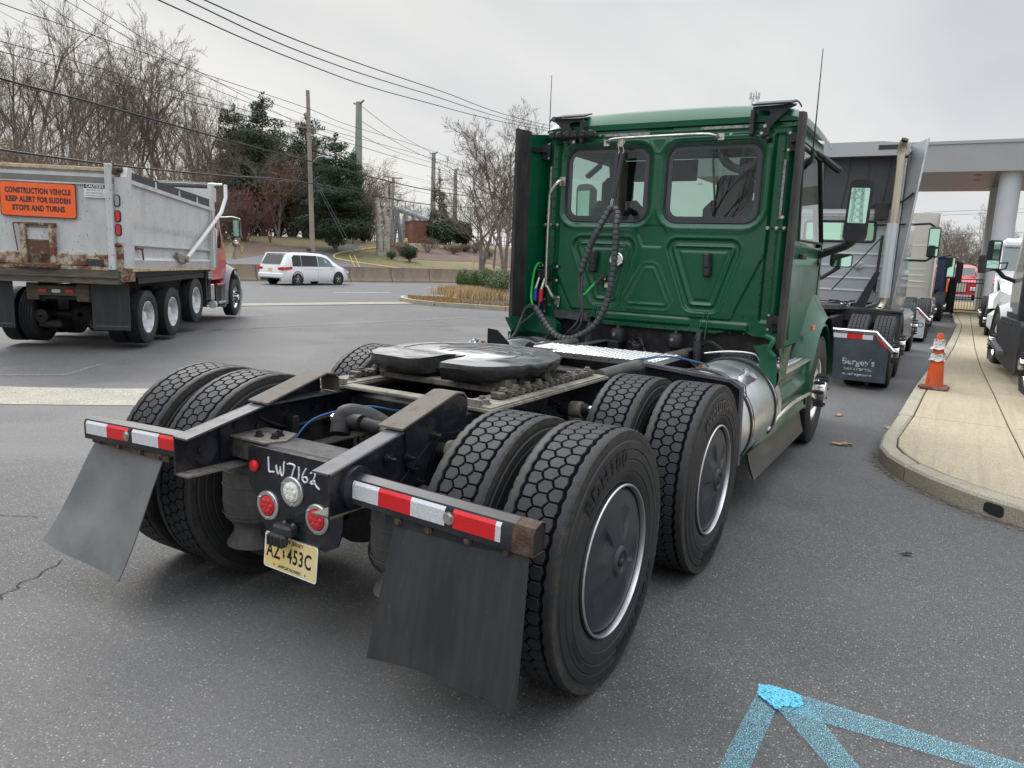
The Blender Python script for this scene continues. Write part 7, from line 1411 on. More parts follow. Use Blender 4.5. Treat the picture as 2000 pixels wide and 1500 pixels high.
# ---- far trucks behind the fence
def far_truck(x, y, pm, label, rz=0.0, roof=2.35):
    t_ = thing('tractor_truck', label, 'semi truck', (x, y, 0), rz, 'trucks parked beyond the fence'); me_list = []
    g = G(); g.grid(lambda u, v: ((v*2-1)*(1.0-.12*u**2), .6-1.7*u, 1.55-.15*u-.3*u**3-.12*abs(v*2-1)**4), 8, 12, 0); g.grid(lambda u, v: ((v*2-1)*1.02, -1.1-.15*math.cos((v-.5)*PI), .35+.75*u), 6, 10, 0)
    for s_ in (1, -1): g.grid(lambda u, v: (s_*(.6+.56*v), -.35+.62*math.cos(math.radians(178-176*u)), .48+.62*math.sin(math.radians(178-176*u))+.25*(1-v)*math.sin(math.radians(178-176*u))), 14, 6, 0)
    g.box(-1.0, 1.0, .6, 3.0, .9, 1.6, 0, b=.06); g.obj('hood', [pm], t_)
    g = G(); g.grid(lambda u, v: ((v*2-1)*(1.08-.06*u), .95+1.6*u, 1.9+(roof-1.3)*math.sin(u*PI/2)**.6-.12*abs(v*2-1)**4), 10, 12, 0); g.box(-1.05, 1.05, 1.6, 3.4, 1.5, roof+.3, 0, b=.12); g.obj('cab_roof', [pm], t_)
    g = G(); g.add([(-.95, .62, 1.52), (.95, .62, 1.52), (.9, 1.0, 2.1), (-.9, 1.0, 2.1)], [(0, 1, 2, 3)], 0); g.obj('windscreen', [MATS['windscreen_reflective']], t_); g = G(); g.box(-.4, .4, -1.32, -1.2, .5, 1.15, 0, b=.03); g.obj('grille', [chrome], t_)
    for s_ in (1, -1): wheel(t_, s_*1.0, -.35, .5, s_, me_tyre_steer, me_rim_steer); g = G(); g.box(*sorted((s_*.62, s_*.98)), -1.27, -1.15, .62, .85, 0, b=.03); g.obj('headlight', [MATS['headlight_clear']], t_); g = G(); g.box(*sorted((s_*1.2, s_*1.38)), .8, .9, 1.3, 1.8, 0, b=.02); g.tube([(s_*1.0, .85, 1.6), (s_*1.25, .85, 1.6)], .03, 5, 0); g.obj('door_mirror', [blackpl], t_)
    return t_
far_truck(1.95, 56, paint('bright_red_paint', (.55, .01, .025)), 'red tractor with a rounded roof, seen through the left of the fence', .05, 1.75)
far_truck(4.6, 57.5, paint('navy_grey_paint', (.07, .08, .11)), 'dark blue-grey tractor seen through the right of the fence', .02, 1.75)
far_truck(5.2, 66, MATS['bright_red_paint'], 'second red truck, only its roof visible above the blue-grey one', 0, 1.9)
# ================================================================== cone
K = thing('traffic_cone', 'battered orange traffic cone on the sidewalk edge', 'traffic cone', (2.055, 8.72, ZC))
orm = mat('dirty_orange_cone', (.62, .085, .015), .55, col2=(.42, .07, .025), nscale=6, col3=(.06, .03, .02), n3=22, lo3=.64, hi3=.7, stretch=(1, 1, .4)); slv = mat('cracked_reflective_sleeve', (.62, .62, .58), .5, col2=(.20, .19, .17), nscale=34, lo=.52, hi=.58)
g = G(); vs = []; rq = random.Random(2)
N_ = 28
def sq(a): return .185/max(abs(math.cos(a)), abs(math.sin(a)))*(.93+.05*math.sin(a*5+1)+.03*math.sin(a*9))
for z, k in ((.004, 1.0), (.022, 1.0), (.034, .93)):
    for j in range(N_): a = 2*PI*j/N_; r_ = sq(a)*k; vs.append((r_*math.cos(a), r_*math.sin(a), z+.012*math.sin(a*2+.6)*(r_/.2)+.004))
g.add(vs, [(r_*N_+j, r_*N_+(j+1) % N_, (r_+1)*N_+(j+1) % N_, (r_+1)*N_+j) for r_ in range(2) for j in range(N_)]+[tuple(range(2*N_, 3*N_))], 0); g.obj('base', [mat('worn_base', (.13, .045, .035), .8, col2=(.22, .12, .09), nscale=12)], K)
g = G(); g.lathe(ax='z', prof=[(.115, .034), (.108, .05), (.088, .26), (.075, .38), (.058, .56), (.050, .64), (.034, .72), (.028, .735), (.02, .73)], n=28); g.obj('cone_body', [orm], K)
g = G()
for z0, z1, r0, r1, fl_ in ((.375, .47, .080, .071, .018), (.53, .655, .068, .052, .030)):
    g.lathe([(r0+fl_*(1 if q == 0 else 0), z0+.0) if q == 0 else (r0+(r1-r0)*q/5+.006+.003*(q % 2), z0+(z1-z0)*q/5) for q in range(6)], n=26, ax='z')
for i in range(len(g.v)): x, y, z = g.v[i]; k = 1+.06*math.sin(math.atan2(y, x)*7+z*30); g.v[i] = (x*k, y*k, z+.008*math.sin(math.atan2(y, x)*5))
g.obj('reflective_sleeve', [slv], K)
# ================================================================== fence gate
F = thing('iron_fence', 'black picket fence panel with a thick post at the end of the sidewalk', 'fence', (1.8, 32.7, .1))
fb = mat('black_iron', (.012, .012, .013), .4)
g = G(); g.box(-.02, .22, -.1, .14, 0, 1.42, 0, b=.01); g.prism([(-.16, 0), (-.02, 0), (.0, 1.36), (-.06, 1.36)], 'y', -.05, .1, 0); g.obj('post', [fb], F)
g = G(); g.box(1.28, 1.36, -.04, .04, 0, 1.42, 0); g.obj('post', [fb], F)
for z in (.12, .62, 1.20, 1.34): g = G(); g.box(.2, 1.3, -.02, .02, z, z+.04, 0); g.obj('rail', [fb], F)
g = G(); g.box(-.009, .009, -.009, .009, .10, 1.36, 0); mp_ = g.mesh('picket', [fb])
for k in range(10): place(mp_, 'picket', F, (.28+k*.1, 0, 0))
F2 = thing('iron_fence', 'long run of black picket fence behind the white tractor', 'fence', (3.2, 32.7, .1)); 
for z in (.12, .62, 1.20, 1.34): g = G(); g.box(0, 12, -.02, .02, z, z+.04, 0); g.obj('rail', [fb], F2)
for k in range(110): place(mp_, 'picket', F2, (.1+k*.108, 0, 0))
# grass verge behind the fence, dry
g = G(); g.box(1.9, 16, 33.2, 47, -.05, .12, 0); g.obj('dry_verge', [mat('dry_verge_grass', (.30, .23, .11), .95, col2=(.20, .17, .07), nscale=1.4, bump=.6, bscale=30)], kind='structure')
# ================================================================== canopy building
Cn = thing('canopy', 'flat grey showroom canopy with recessed lights on round columns', 'canopy building', (3.2, 29, 0))
fas = mat('grey_fascia', (.34, .34, .345), .45, .2, col2=(.32, .32, .325), nscale=.6)
g = G(); X_ = [-8.0, .4-.15, 3.8, 8.5, 13]
for a, b in zip(X_[:-1], X_[1:]): 
    g = G(); g.box(a-3.2+.02 if False else a-3.2+3.2*0+.0, b-3.2+3.2*0-.012, -.10, 0, 5.22, 6.16, 0); g.obj('fascia_panel', [fas], Cn, (0, 0, 0))
g = G(); g.box(-11.2, 13, -.14, .5, 6.165, 6.27, 0); g.obj('roof_edge', [mat('pale_coping', (.36, .36, .355), .5)], Cn)
sof = mat('soffit_bronze', (.20, .185, .155), .35, .3, col2=(.17, .155, .13), nscale=.5)
for i in range(9):
    for j in range(3): g = G(); g.box(-11.2+i*2.7+.01, -11.2+(i+1)*2.7-.01, .01+j*2.5, .01+(j+1)*2.5-.015, 5.24, 5.27, 0); g.obj('soffit_panel', [sof], Cn)
for i in range(10):
    for j in (0, 1): g = G(); g.lathe([(.13, 5.238), (.12, 5.232), (0, 5.245)], (-11.8+i*2.7, 1.2+j*1.7, 0), 'z', 16, 0); g.obj('recessed_light', [darkgap], Cn)
g = G(); g.box(-11.2, 13, .05, 7.5, 5.28, 6.16, 0); g.obj('roof_slab', [fas], Cn)
colm = mat('white_column', (.52, .54, .57), .4, col2=(.48, .5, .53), nscale=.8)
for x, y, r_ in ((.02, .5, .34), (-.15, 6.2, .33), (7.5, .5, .34), (7.4, 6.2, .33)): g = G(); g.cyl((x, y, 0), (x, y, 5.24), r_, n=36, m=0); g.obj('column', [colm], Cn)
# ================================================================== fallen leaves
lm_ = mat('dry_leaf', (.42, .24, .12), .8, col2=(.30, .16, .08), nscale=20)
for (x, y, sc_, r_, lab) in ((1.43, 4.96, .055, .3, 'curled tan oak leaf on the asphalt beside the kerb corner'), (1.20, 6.49, .04, 1.2, 'small leaf lying near the far front wheel'), (1.74, 6.1, .05, 2.0, 'dry leaf caught against the kerb'), (2.13, 2.23, .022, .7, 'tiny dark leaf alone on the asphalt right of the truck')):
    g = G(); out_ = []
    for i in range(16): a = 2*PI*i/16; rr = sc_*(1+.45*(i % 2)-.3*abs(math.sin(a))); out_.append((rr*math.cos(a)*1.5, rr*math.sin(a)*.75, .004+.02*abs(math.sin(a*1.5))*sc_/.05))
    g.add([(0, 0, .012)]+out_, [(0, 1+i, 1+(i+1) % 16) for i in range(16)], 0); g.cyl((-sc_*1.3, 0, .006), (-sc_*2.1, .01, .006), .002, n=5)
    g.obj('fallen_leaf', [lm_ if sc_ > .03 else seam], None, (x, y, .004), (0, 0, r_), label=lab, category='leaf', group='leaves on the asphalt')
# ================================================================== vegetation
barkm = mat('grey_brown_bark', (.16, .135, .115), .9, col2=(.24, .21, .185), nscale=3); barkd = mat('dark_twigs', (.135, .105, .088), .95, col2=(.19, .155, .13), nscale=.8)
barkp = mat('plum_twigs', (.16, .075, .072), .9, col2=(.19, .105, .092), nscale=1.5); barkt = mat('tan_twigs', (.21, .16, .12), .95, col2=(.15, .12, .095), nscale=.9)
def branch_mesh(name, seed, h=14, trunks=1, spread=.55, limbs=9, lv=(9, 6, 6, 5), twig=.011, r0=.20, first=.25, up=.10, lean=0.0, mats=None):
    """returns (trunk mesh, crown mesh): a winter tree, unit built at real height h"""
    R_ = random.Random(seed); gt, gc = G(), G()
    def br(p, d, L_, r, lev, g):
        n = 4 if lev < 2 else (3 if lev == 2 else 2); pts = [p]; rs = [r]; q = p.copy(); dd = d.copy()
        for i in range(n):
            w_ = .10 if lev == 0 else .22; dd = (dd+Vector((R_.gauss(0, w_), R_.gauss(0, w_), R_.gauss(0, w_)+up*(lev > 0)))).normalized(); q = q+dd*L_/n; pts.append(q.copy()); rs.append(max(twig*.6, r*(1-(i+1)/n*(.80 if lev else .72))))
        g.tube(pts, rs, 3 if lev > 1 else (5 if lev else 7), 0, cap=False)
        if lev >= len(lv): return
        k = lv[lev]
        for c in range(k):
            t_ = (first if lev == 0 else .18)+(1-(first if lev == 0 else .18))*(c+R_.random())/k; f_ = t_*n; i = min(int(f_), n-1); pp = pts[i].lerp(pts[i+1], f_-i)
            a = R_.uniform(0, 2*PI); s_ = spread*R_.uniform(.7, 1.35); base = (pts[i+1]-pts[i]).normalized(); o = base.orthogonal().normalized(); o2 = base.cross(o); nd = (base*math.cos(s_)+(o*math.cos(a)+o2*math.sin(a))*math.sin(s_)).normalized()
            br(pp, nd, L_*(.62 if lev == 0 else .52)*(1.15-t_*.55)*R_.uniform(.75, 1.15), max(twig, rs[i]*.52), lev+1, gc)
    for k in range(trunks):
        a = 2*PI*k/trunks+.4; d = Vector((math.cos(a)*(.28 if trunks > 1 else .03)+lean, math.sin(a)*(.28 if trunks > 1 else .03), 1)).normalized(); br(Vector((0, 0, -.2)), d, h*(.80 if trunks == 1 else .72)*R_.uniform(.9, 1.05), r0/(trunks**.5), 0, gt)
    m_ = mats or (barkm, barkd); return gt.mesh('trunk', [m_[0]]), gc.mesh('crown', [m_[1]])
BT = [branch_mesh('b', s, 15, 1, .50, lv=(10, 6, 6, 3), r0=.17, first=.28) for s in (1, 2, 3, 4, 5)]
BTW = [branch_mesh('w', s, 13, 2, .62, lv=(9, 7, 6, 5), r0=.22, first=.22) for s in (11, 12)]
bushm = mat('bush_twigs', (.11, .068, .055), .95, col2=(.15, .10, .08), nscale=2)
BSH = [branch_mesh('s', s, 4.0, 9, .38, lv=(6, 5, 4), r0=.10, first=.2, twig=.012, mats=(barkp, barkp)) for s in (21, 22)]
BBR = [branch_mesh('u', s, 6.0, 5, .75, lv=(7, 6, 5), r0=.12, first=.05, twig=.009, up=.02, mats=(barkt, barkt)) for s in (31, 32, 33)]
def tree_at(meshes, x, y, h0, h, label, cat, group=None, name='bare_tree', rz=None, wide=1.0, dz=0.0):
    z = H(x, y); t_ = thing(name, label, cat, (x, y, z+dz), random.uniform(0, 6.28) if rz is None else rz, group); k = h/h0; t_.scale = (k*wide, k*wide, k)
    place(meshes[0], 'trunk', t_); place(meshes[1], 'crown', t_); return t_
def at_px(px, depth):      # ground spot under picture column px at a given distance
    q = at(px, 500, depth); return q.x, q.y
def top_h(px, py, depth): q = at(px, py, depth); return q.z-H(q.x, q.y)
rt = random.Random(77); GT = 'bare trees of the wood behind the dump truck'
for i, (px, py, d) in enumerate([(-150, 110, 66), (-80, 105, 70), (-20, 100, 66), (35, 92, 72), (75, 60, 68), (112, 120, 82), (140, 135, 74), (172, 108, 80), (200, 140, 92), (222, 120, 78), (250, 150, 88), (272, 112, 84), (300, 118, 80), (322, 150, 92), (350, 170, 86), (372, 185, 96), (398, 192, 84), (425, 205, 92), (452, 215, 100), (60, 150, 95), (10, 150, 88), (120, 170, 100), (180, 180, 105), (240, 190, 104), (330, 200, 104), (575, 300, 84), (592, 285, 92), (622, 300, 82), (690, 320, 90), (480, 260, 104), (545, 270, 100), (470, 300, 78), (405, 270, 76), (360, 260, 74), (432, 262, 74), (-50, 160, 92), (90, 190, 88), (300, 210, 90), (210, 200, 84), (150, 210, 90), (20, 200, 80), (385, 230, 88)]):
    x, y = at_px(px, d); lab = 'bare grey-brown winter tree among the dense wood behind the dump truck' if px < 460 else 'bare tree standing between and behind the two dark pines'
    if i == 4: lab = 'tallest bare tree of the wood, near the left picture edge'
    tree_at(BT[i % 5], x, y, 13.6, top_h(px, py, d), lab, 'tree', GT)
for i in range(46):
    px = -160+i*13.5+rt.uniform(-8, 8); d = rt.uniform(56, 66)
    if px > 560: continue
    if px > 400: d = rt.uniform(64, 70)
    x, y = at_px(px, d); tree_at(BBR[i % 3], x, y, 5.0, rt.uniform(4.2, 7.0) if px < 410 else rt.uniform(3, 4.5), 'tangled tan brush thicket at the foot of the wood', 'shrub', 'brush along the foot of the wood', 'bare_shrub', wide=1.25)
LOW = []
for px, py, by, d, lab, m_, wd in ((478, 375, 472, 56, 'large plum-coloured bare shrub between the dump truck cab and the utility pole', 0, 1.35), (528, 405, 474, 58, 'smaller reddish twiggy shrub right of the plum-coloured one', 1, .9), (835, 462, 493, 60, 'wide brown twiggy bush on the mulch bed, left of the others', 0, 1.5), (886, 476, 497, 60, 'low brown twiggy bush in the middle of the mulch bed', 1, 1.5), (908, 478, 492, 62, 'small brown twiggy bush between two larger ones', 0, 1.2), (928, 470, 494, 61, 'brown twiggy bush at the right end of the mulch bed', 1, 1.2), (783, 470, 500, 62, 'thin twiggy bush beside the dark evergreen shrub', 1, 1.2)):
    q = hit(px, by); d = float((np.array(q)-CAM)@FX); h_ = at(px, py, d).z-q.z; (tree_at(BSH[m_], q.x, q.y, 3.35, max(h_, .8), lab, 'shrub', None, 'bare_shrub', wide=wd) if px < 600 else LOW.append((q, d, h_, wd, lab)))
for i in range(26):
    px = 395+i*13+rt.uniform(-6, 6); d = rt.uniform(84, 100); x, y = at_px(px, d); tree_at(BBR[i % 3], x, y, 5.0, rt.uniform(6.5, 9.5), 'dull brown thicket seen between the pine trunks', 'shrub', 'thickets behind the pines', 'bare_shrub', wide=1.3)
# --- leafy and needled plants
def leafcloud(seed, blobs, n, size, mlist, flat=0.0, droop=0.0, thin=.4):
    r_ = np.random.default_rng(seed); per = np.array([b[3]*b[4]*b[5] for b in blobs])**(2/3); per = per/per.sum(); P = []; Nn = []
    for b, w_ in zip(blobs, per):
        k = int(n*w_); u = r_.normal(size=(k, 3)); u /= np.linalg.norm(u, axis=1)[:, None]; rad = r_.uniform(.45, 1.0, k)**.5*(1+.10*np.sin(u[:, 0]*5+u[:, 2]*7+seed)+r_.normal(0, .05, k)); P.append(u*rad[:, None]*np.array(b[3:6])+np.array(b[:3])); Nn.append(u)
    P = np.concatenate(P); Nn = np.concatenate(Nn); k = len(P); a = r_.normal(size=(k, 3)); t1 = np.cross(Nn+a*.6, r_.normal(size=(k, 3))); t1 /= np.linalg.norm(t1, axis=1)[:, None]; t2 = np.cross(t1, Nn+a*.4); t2 /= np.linalg.norm(t2, axis=1)[:, None]
    s = size*r_.uniform(.6, 1.3, k)[:, None]; t1[:, 2] -= droop; V_ = np.stack([P-t1*s, P-t2*s*thin, P+t1*s, P+t2*s*thin], 1).reshape(-1, 3)
    g = G(); g.v = [tuple(v) for v in V_.tolist()]; g.f = [(4*i, 4*i+1, 4*i+2, 4*i+3) for i in range(k)]; g.m = [int(x) for x in r_.integers(0, len(mlist), k)]; return g.mesh('crown', mlist)
for i, (q, d, h_, wd, lab) in enumerate(LOW):
    t_ = thing('bare_shrub', lab, 'shrub', tuple(q)); h_ = max(h_, .9); r_ = h_*.62*wd; place(leafcloud(90+i, [(0, 0, h_*.58, r_, r_, h_*.42), (r_*.3, 0, h_*.5, r_*.6, r_*.6, h_*.4)], 2600, .10, [bushm, barkt], thin=.10), 'twigs', t_); g = G()
    for k in range(9): a = k*.7; g.tube([(0, 0, -.1), (.35*r_*math.cos(a), .35*r_*math.sin(a), h_*.4), (.7*r_*math.cos(a), .7*r_*math.sin(a), h_*.8)], [.03, .022, .01], 5, 0, cap=False)
    g.obj('stem', [bushm], t_)
pineA = mat('pine_needles', (.032, .054, .030), .8, col2=(.050, .075, .038), nscale=.5); pineB = mat('pine_needles_pale', (.055, .080, .042), .8, col2=(.04, .062, .034), nscale=.6); pineC = mat('pine_needles_dark', (.018, .030, .019), .85)
def pine_mesh(seed, h, rmax, z0=.15, n=5200, layers=17, cone=.7, ragged=.35, mats=None):
    r_ = random.Random(seed); blobs = []; gt = G(); gt.tube([(0, 0, -.2), (.1, 0, h*.5), (0, .1, h*.97)], [h*.022, h*.014, .03], 7, 0)
    for i in range(layers):
        t_ = i/(layers-1); z = h*(z0+(1-z0)*t_); R_ = rmax*((1-t_)**cone*.92+.08)*(.35+.65*min(1, t_*5+.25)); k = max(2, int(6*(1-t_))+2)
        for j in range(k):
            a = r_.uniform(0, 2*PI); rr = R_*r_.uniform(1-ragged, 1.05)*.72; bx, by = rr*math.cos(a), rr*math.sin(a); blobs.append((bx, by, z+r_.uniform(-.6, .6)+rr*.06, R_*r_.uniform(.25, .45)+.15, R_*r_.uniform(.25, .45)+.15, h*r_.uniform(.03, .065)+.06)); gt.tube([(0, 0, z-.3), (bx*.6, by*.6, z-.1), (bx, by, z)], [.05, .035, .015], 4, 0, cap=False)
    return gt.mesh('trunk', [barkm]), leafcloud(seed, blobs, n, .13, mats or [pineA, pineB, pineC], droop=.1)
PINE = [pine_mesh(3, 14, 4.8, .14, 42000, 18, .40, .85), pine_mesh(5, 12, 4.4, .14, 40000, 16, .34, .85)]
SPR = pine_mesh(9, 9, 2.1, .04, 6000, 18, .9, .25, [mat('spruce_brown_green', (.060, .062, .040), .85), pineA, mat('spruce_tan', (.085, .070, .050), .9)])
for px, py, d, m_, wd, lab in ((515, 206, 82, 0, 1.0, 'tall broad dark pine left of the utility pole'), (462, 228, 92, 1, .8, 'pine half hidden left of the tall broad one'), (655, 275, 70, 1, 1.05, 'wide dark pine right of the utility pole'), (690, 300, 78, 0, .7, 'narrow pine at the right end of the wood'), (600, 245, 90, 1, .85, 'dark pine just behind the utility pole'), (492, 262, 90, 1, 1.1, 'lower pine filling the gap left of the tall broad one'), (540, 270, 86, 0, 1.1, 'shorter dense pine on the right flank of the tall broad one'), (632, 310, 80, 1, 1.1, 'low dense pine between the utility pole and the wide dark pine')):
    x, y = at_px(px, d); tree_at(PINE[m_], x, y, (14, 12)[m_], top_h(px, py, d), lab, 'pine tree', 'pines of the roadside wood', 'pine_tree', wide=wd)
x, y = at_px(855, 97); tree_at(SPR, x, y, 9, top_h(855, 342, 97), 'brown-green spruce above the bushes, left of the big bare tree', 'spruce tree', None, 'spruce_tree')
lfg = [mat('boxwood_leaf', (.090, .155, .045), .6, col2=(.13, .19, .07), nscale=2), mat('boxwood_leaf_dark', (.055, .095, .032), .65), mat('boxwood_leaf_tip', (.17, .22, .09), .6)]
lfd = [mat('holly_leaf', (.030, .060, .032), .5), mat('holly_leaf_dark', (.016, .034, .020), .5), pineA]
def bush(px, py, by, wpx, mats_, lab, seed, n=1500, depth=None, group=None, size=.07, cat='shrub', flat=1.0):
    q = hit(px, by); d = float((np.array(q)-CAM)@FX)
    if depth: x, y = at_px(px, depth); q = Vector((x, y, H(x, y))); d = depth
    h_ = max(.5, at(px, py, d).z-q.z); r_ = wpx/2/FPX*d; rr = random.Random(seed); t_ = thing('evergreen_shrub', lab, cat, tuple(q), 0, group)
    bl = [(rr.uniform(-.3, .3)*r_, rr.uniform(-.3, .3)*r_, h_*rr.uniform(.45, .65), r_*rr.uniform(.55, .8), r_*rr.uniform(.55, .8), h_*rr.uniform(.32, .42)) for _ in range(5)]
    place(leafcloud(seed, bl, n, size, mats_), 'foliage', t_); g = G()
    for k in range(6): a = k*1.05; g.tube([(0, 0, -.1), (.3*r_*math.cos(a), .3*r_*math.sin(a), h_*.35), (.5*r_*math.cos(a), .5*r_*math.sin(a), h_*.6)], [.03, .02, .01], 5, 0, cap=False)
    g.obj('stem', [barkm], t_); return t_
bush(800, 478, 512, 42, lfd, 'dark evergreen shrub at the front of the mulch bed', 3, 2600, size=.09)
bush(765, 488, 507, 22, [lfg[1], mat('grey_green_leaf', (.09, .10, .085), .7)], 'small grey-green shrub at the foot of the birch stumps', 4, 900)
bush(868, 425, 484, 62, lfd, 'big round dark evergreen below the spruce', 5, 3600, 88, size=.19); bush(898, 430, 486, 58, lfd, 'dark evergreen leaning against the round one, left of the big bare tree', 6, 3400, 89, size=.19)
bush(955, 484, 506, 34, lfg, 'sparse green shrub under the big bare tree', 7, 900, size=.08)
for i, (px, py, by) in enumerate(((575, 415, 462), (610, 420, 464), (640, 425, 462), (712, 445, 474))): bush(px, py, by, 50 if i < 3 else 26, lfd, ('dark low evergreen left of the utility pole base', 'dark low evergreen behind the utility pole base', 'dark low evergreen right of the utility pole base', 'small green pine sapling at the crest of the grass bank')[i], 20+i, 2200, size=.14)
# rust-coloured leaves still hanging
rl = [mat('rust_leaf', (.22, .11, .06), .8), mat('rust_leaf_dark', (.13, .07, .045), .8)]; x, y = at_px(545, 76); t_ = tree_at(BTW[0], x, y, 11, 8.5, 'small tree still holding rust-brown leaves in front of the pines', 'tree', None, 'leafy_oak'); me_ = leafcloud(40, [(0, 0, 6.5, 2.6, 2.6, 2.2), (1, 1, 8.5, 1.8, 1.8, 1.6), (-1.5, 0, 5, 1.6, 1.6, 1.4)], 2200, .14, rl); me_.name = 'leaves'; place(me_, 'leaves', t_)
# big bare trees on the right
for px, py, d, m_, wd, lab in ((988, 226, 60, BTW[0], .95, 'tall pale bare tree beside the black edge of the green truck'), (940, 300, 64, BTW[1], 1.3, 'spreading bare tree whose boughs lean left over the evergreens'), (1010, 260, 66, BT[2], 1.0, 'bare tree partly hidden behind the green truck fairing'), (965, 340, 70, BT[1], 1.0, 'slim bare tree between the spreading one and the tall pale one')):
    x, y = at_px(px, d); tree_at(m_, x, y, 11.5 if m_ in BTW else 13.6, top_h(px, py, d), lab, 'tree', None, wide=wd)
GR = 'bare trees on the far horizon'
for i in range(34):
    px = (700+i*10+rt.uniform(-5, 5)) if i < 30 else 1000; d = rt.uniform(125, 170); x, y = at_px(px, d); tree_at(BT[i % 5], x, y, 13.6, rt.uniform(5, 9), 'small hazy bare tree on the horizon beyond the substation', 'tree', GR, wide=1.3)
for i, (px, py, d) in enumerate([(1848, 425, 95), (1868, 440, 92), (1885, 452, 98), (1902, 445, 90), (1922, 455, 96), (1835, 450, 100), (1945, 462, 100), (1875, 470, 85), (1860, 475, 88), (1900, 478, 86), (1820, 460, 99), (1970, 470, 105), (1990, 470, 100), (1890, 484, 84), (1850, 486, 84), (1915, 486, 84)]):
    x, y = at_px(px, d); q = at(px, py, d); t_ = thing('bare_tree', 'bare winter tree beyond the fence, above the red truck', 'tree', (x, y, 0), rt.uniform(0, 6), 'bare trees beyond the fence'); k = max(2.5, q.z)/12.5; mm = (BTW+BT)[i % 7]; t_.scale = (k*1.25, k*1.25, k); place(mm[0], 'trunk', t_); place(mm[1], 'crown', t_)
# hedge and ornamental grass on the island
GI = 'rounded shrubs on the planted island'
for i, (px, py, by, wpx, lab) in enumerate(((903, 526, 574, 34, 'leftmost rounded shrub on the planted island'), (926, 529, 576, 33, 'second rounded shrub from the left on the planted island'), (948, 523, 578, 36, 'third rounded shrub, behind the biggest on the planted island'), (972, 524, 590, 62, 'biggest and brightest rounded shrub, next to the green truck'))):
    q = hit(px, by); t_ = bush(px, py, by, wpx, lfg if i == 3 else [lfg[0], lfg[0], lfg[1]], lab, 50+i, 7500, group=GI, size=.036)
tan = [mat('straw_blade', (.50, .36, .20), .85), mat('straw_blade_pale', (.62, .48, .29), .85), mat('straw_blade_dark', (.24, .15, .07), .9)]
def blades(name, n, poly_fn, hmin, hmax, wdt, mats_, seed, z0, **kw):
    r_ = np.random.default_rng(seed); g = G(); V_ = []; F_ = []; M_ = []
    for i in range(n):
        x, y = poly_fn(r_); h_ = r_.uniform(hmin, hmax); a = r_.uniform(0, 6.28); l_ = r_.uniform(.05, .45)*h_; w_ = wdt*r_.uniform(.6, 1.4); b = r_.uniform(0, 6.28); c_, s_ = math.cos(b)*w_, math.sin(b)*w_; dx, dy = math.cos(a)*l_, math.sin(a)*l_; k = len(V_)
        V_ += [(x-c_, y-s_, z0), (x+c_, y+s_, z0), (x+dx*.4+c_*.6, y+dy*.4+s_*.6, z0+h_*.6), (x+dx*.4-c_*.6, y+dy*.4-s_*.6, z0+h_*.6), (x+dx, y+dy, z0+h_)]; F_ += [(k, k+1, k+2, k+3), (k+3, k+2, k+4)]; q = int(r_.integers(0, len(mats_))); M_ += [q, q]
    g.v, g.f, g.m = V_, F_, M_; return g.obj(name, mats_, None, kind='stuff', **kw)
ga, gb = hit(885, 582), hit(950, 592)
def inband(r_): t_ = r_.uniform(0, 1); q = ga.lerp(gb, t_); return q.x+r_.normal(0, .50), q.y+r_.normal(.1, .38)
blades('ornamental_grass', 12000, inband, .18, .52, .010, tan, 3, -.2, label='clump of dry straw-coloured ornamental grass on the island')
def onisl(r_):
    while True:
        i = r_.integers(0, 5); a, b = Vector(isl[i]), Vector(isl[i+1]); q = a.lerp(b, r_.uniform(0, 1)); c = Vector((-12, 26)); q = q.lerp(c, r_.uniform(.03, .3)); return q.x, q.y
blades('island_turf_blades', 9000, onisl, .03, .09, .012, [tan[0], tan[2], mat('dull_green_blade', (.12, .13, .045), .85), mat('fallen_rust', (.35, .17, .07), .85)], 8, -.215)
# ================================================================== poles, wires, far structures
wood = mat('pole_wood', (.26, .22, .18), .85, col2=(.18, .155, .13), nscale=3, stretch=(1, 1, .15)); steelg = mat('weathered_green_steel', (.20, .215, .19), .6, col2=(.15, .165, .145), nscale=.3); galv = mat('galvanised_steel', (.34, .37, .41), .5, .3)
def pole(px, by, tpx, tpy, d, r0, r1, m_, name, lab, cat):
    a = at(px, by, d); b = at(tpx, tpy, d); z0 = H(a.x, a.y)-.5; t_ = thing(name, lab, cat, (a.x, a.y, z0)); g = G(); g.tube([(0, 0, 0), (b.x-a.x, b.y-a.y, b.z-z0)], [r0, r1], 12, 0); g.obj('shaft', [m_], t_); return t_, a, b, z0
t_, a, b, z0 = pole(612, 500, 601, 177, 53, .19, .13, wood, 'utility_pole', 'wooden utility pole with crossarm and street light, right behind the minivan', 'utility pole')
def loc(t_, v): return v-Vector(t_.location)
ca, cb = at(577, 247, 53.5), at(634, 253, 52.3); g = G(); g.tube([loc(t_, ca), loc(t_, cb)], .07, 4, 0); m1 = at(606, 268, 53); g.tube([loc(t_, ca.lerp(cb, .2)), loc(t_, m1)], .02, 5, 0); g.tube([loc(t_, ca.lerp(cb, .85)), loc(t_, m1)], .02, 5, 0); co = g.obj('crossarm', [wood], t_)
for f in (.02, .3, .93, 1.0): p_ = loc(t_, ca.lerp(cb, f)); g = G(); g.lathe([(.0, .06), (.05, .08), (.03, .13), (.055, .16), (.03, .22), (0, .24)], tuple(p_), 'z', 8, 0); g.obj('insulator', [blackpl], co)
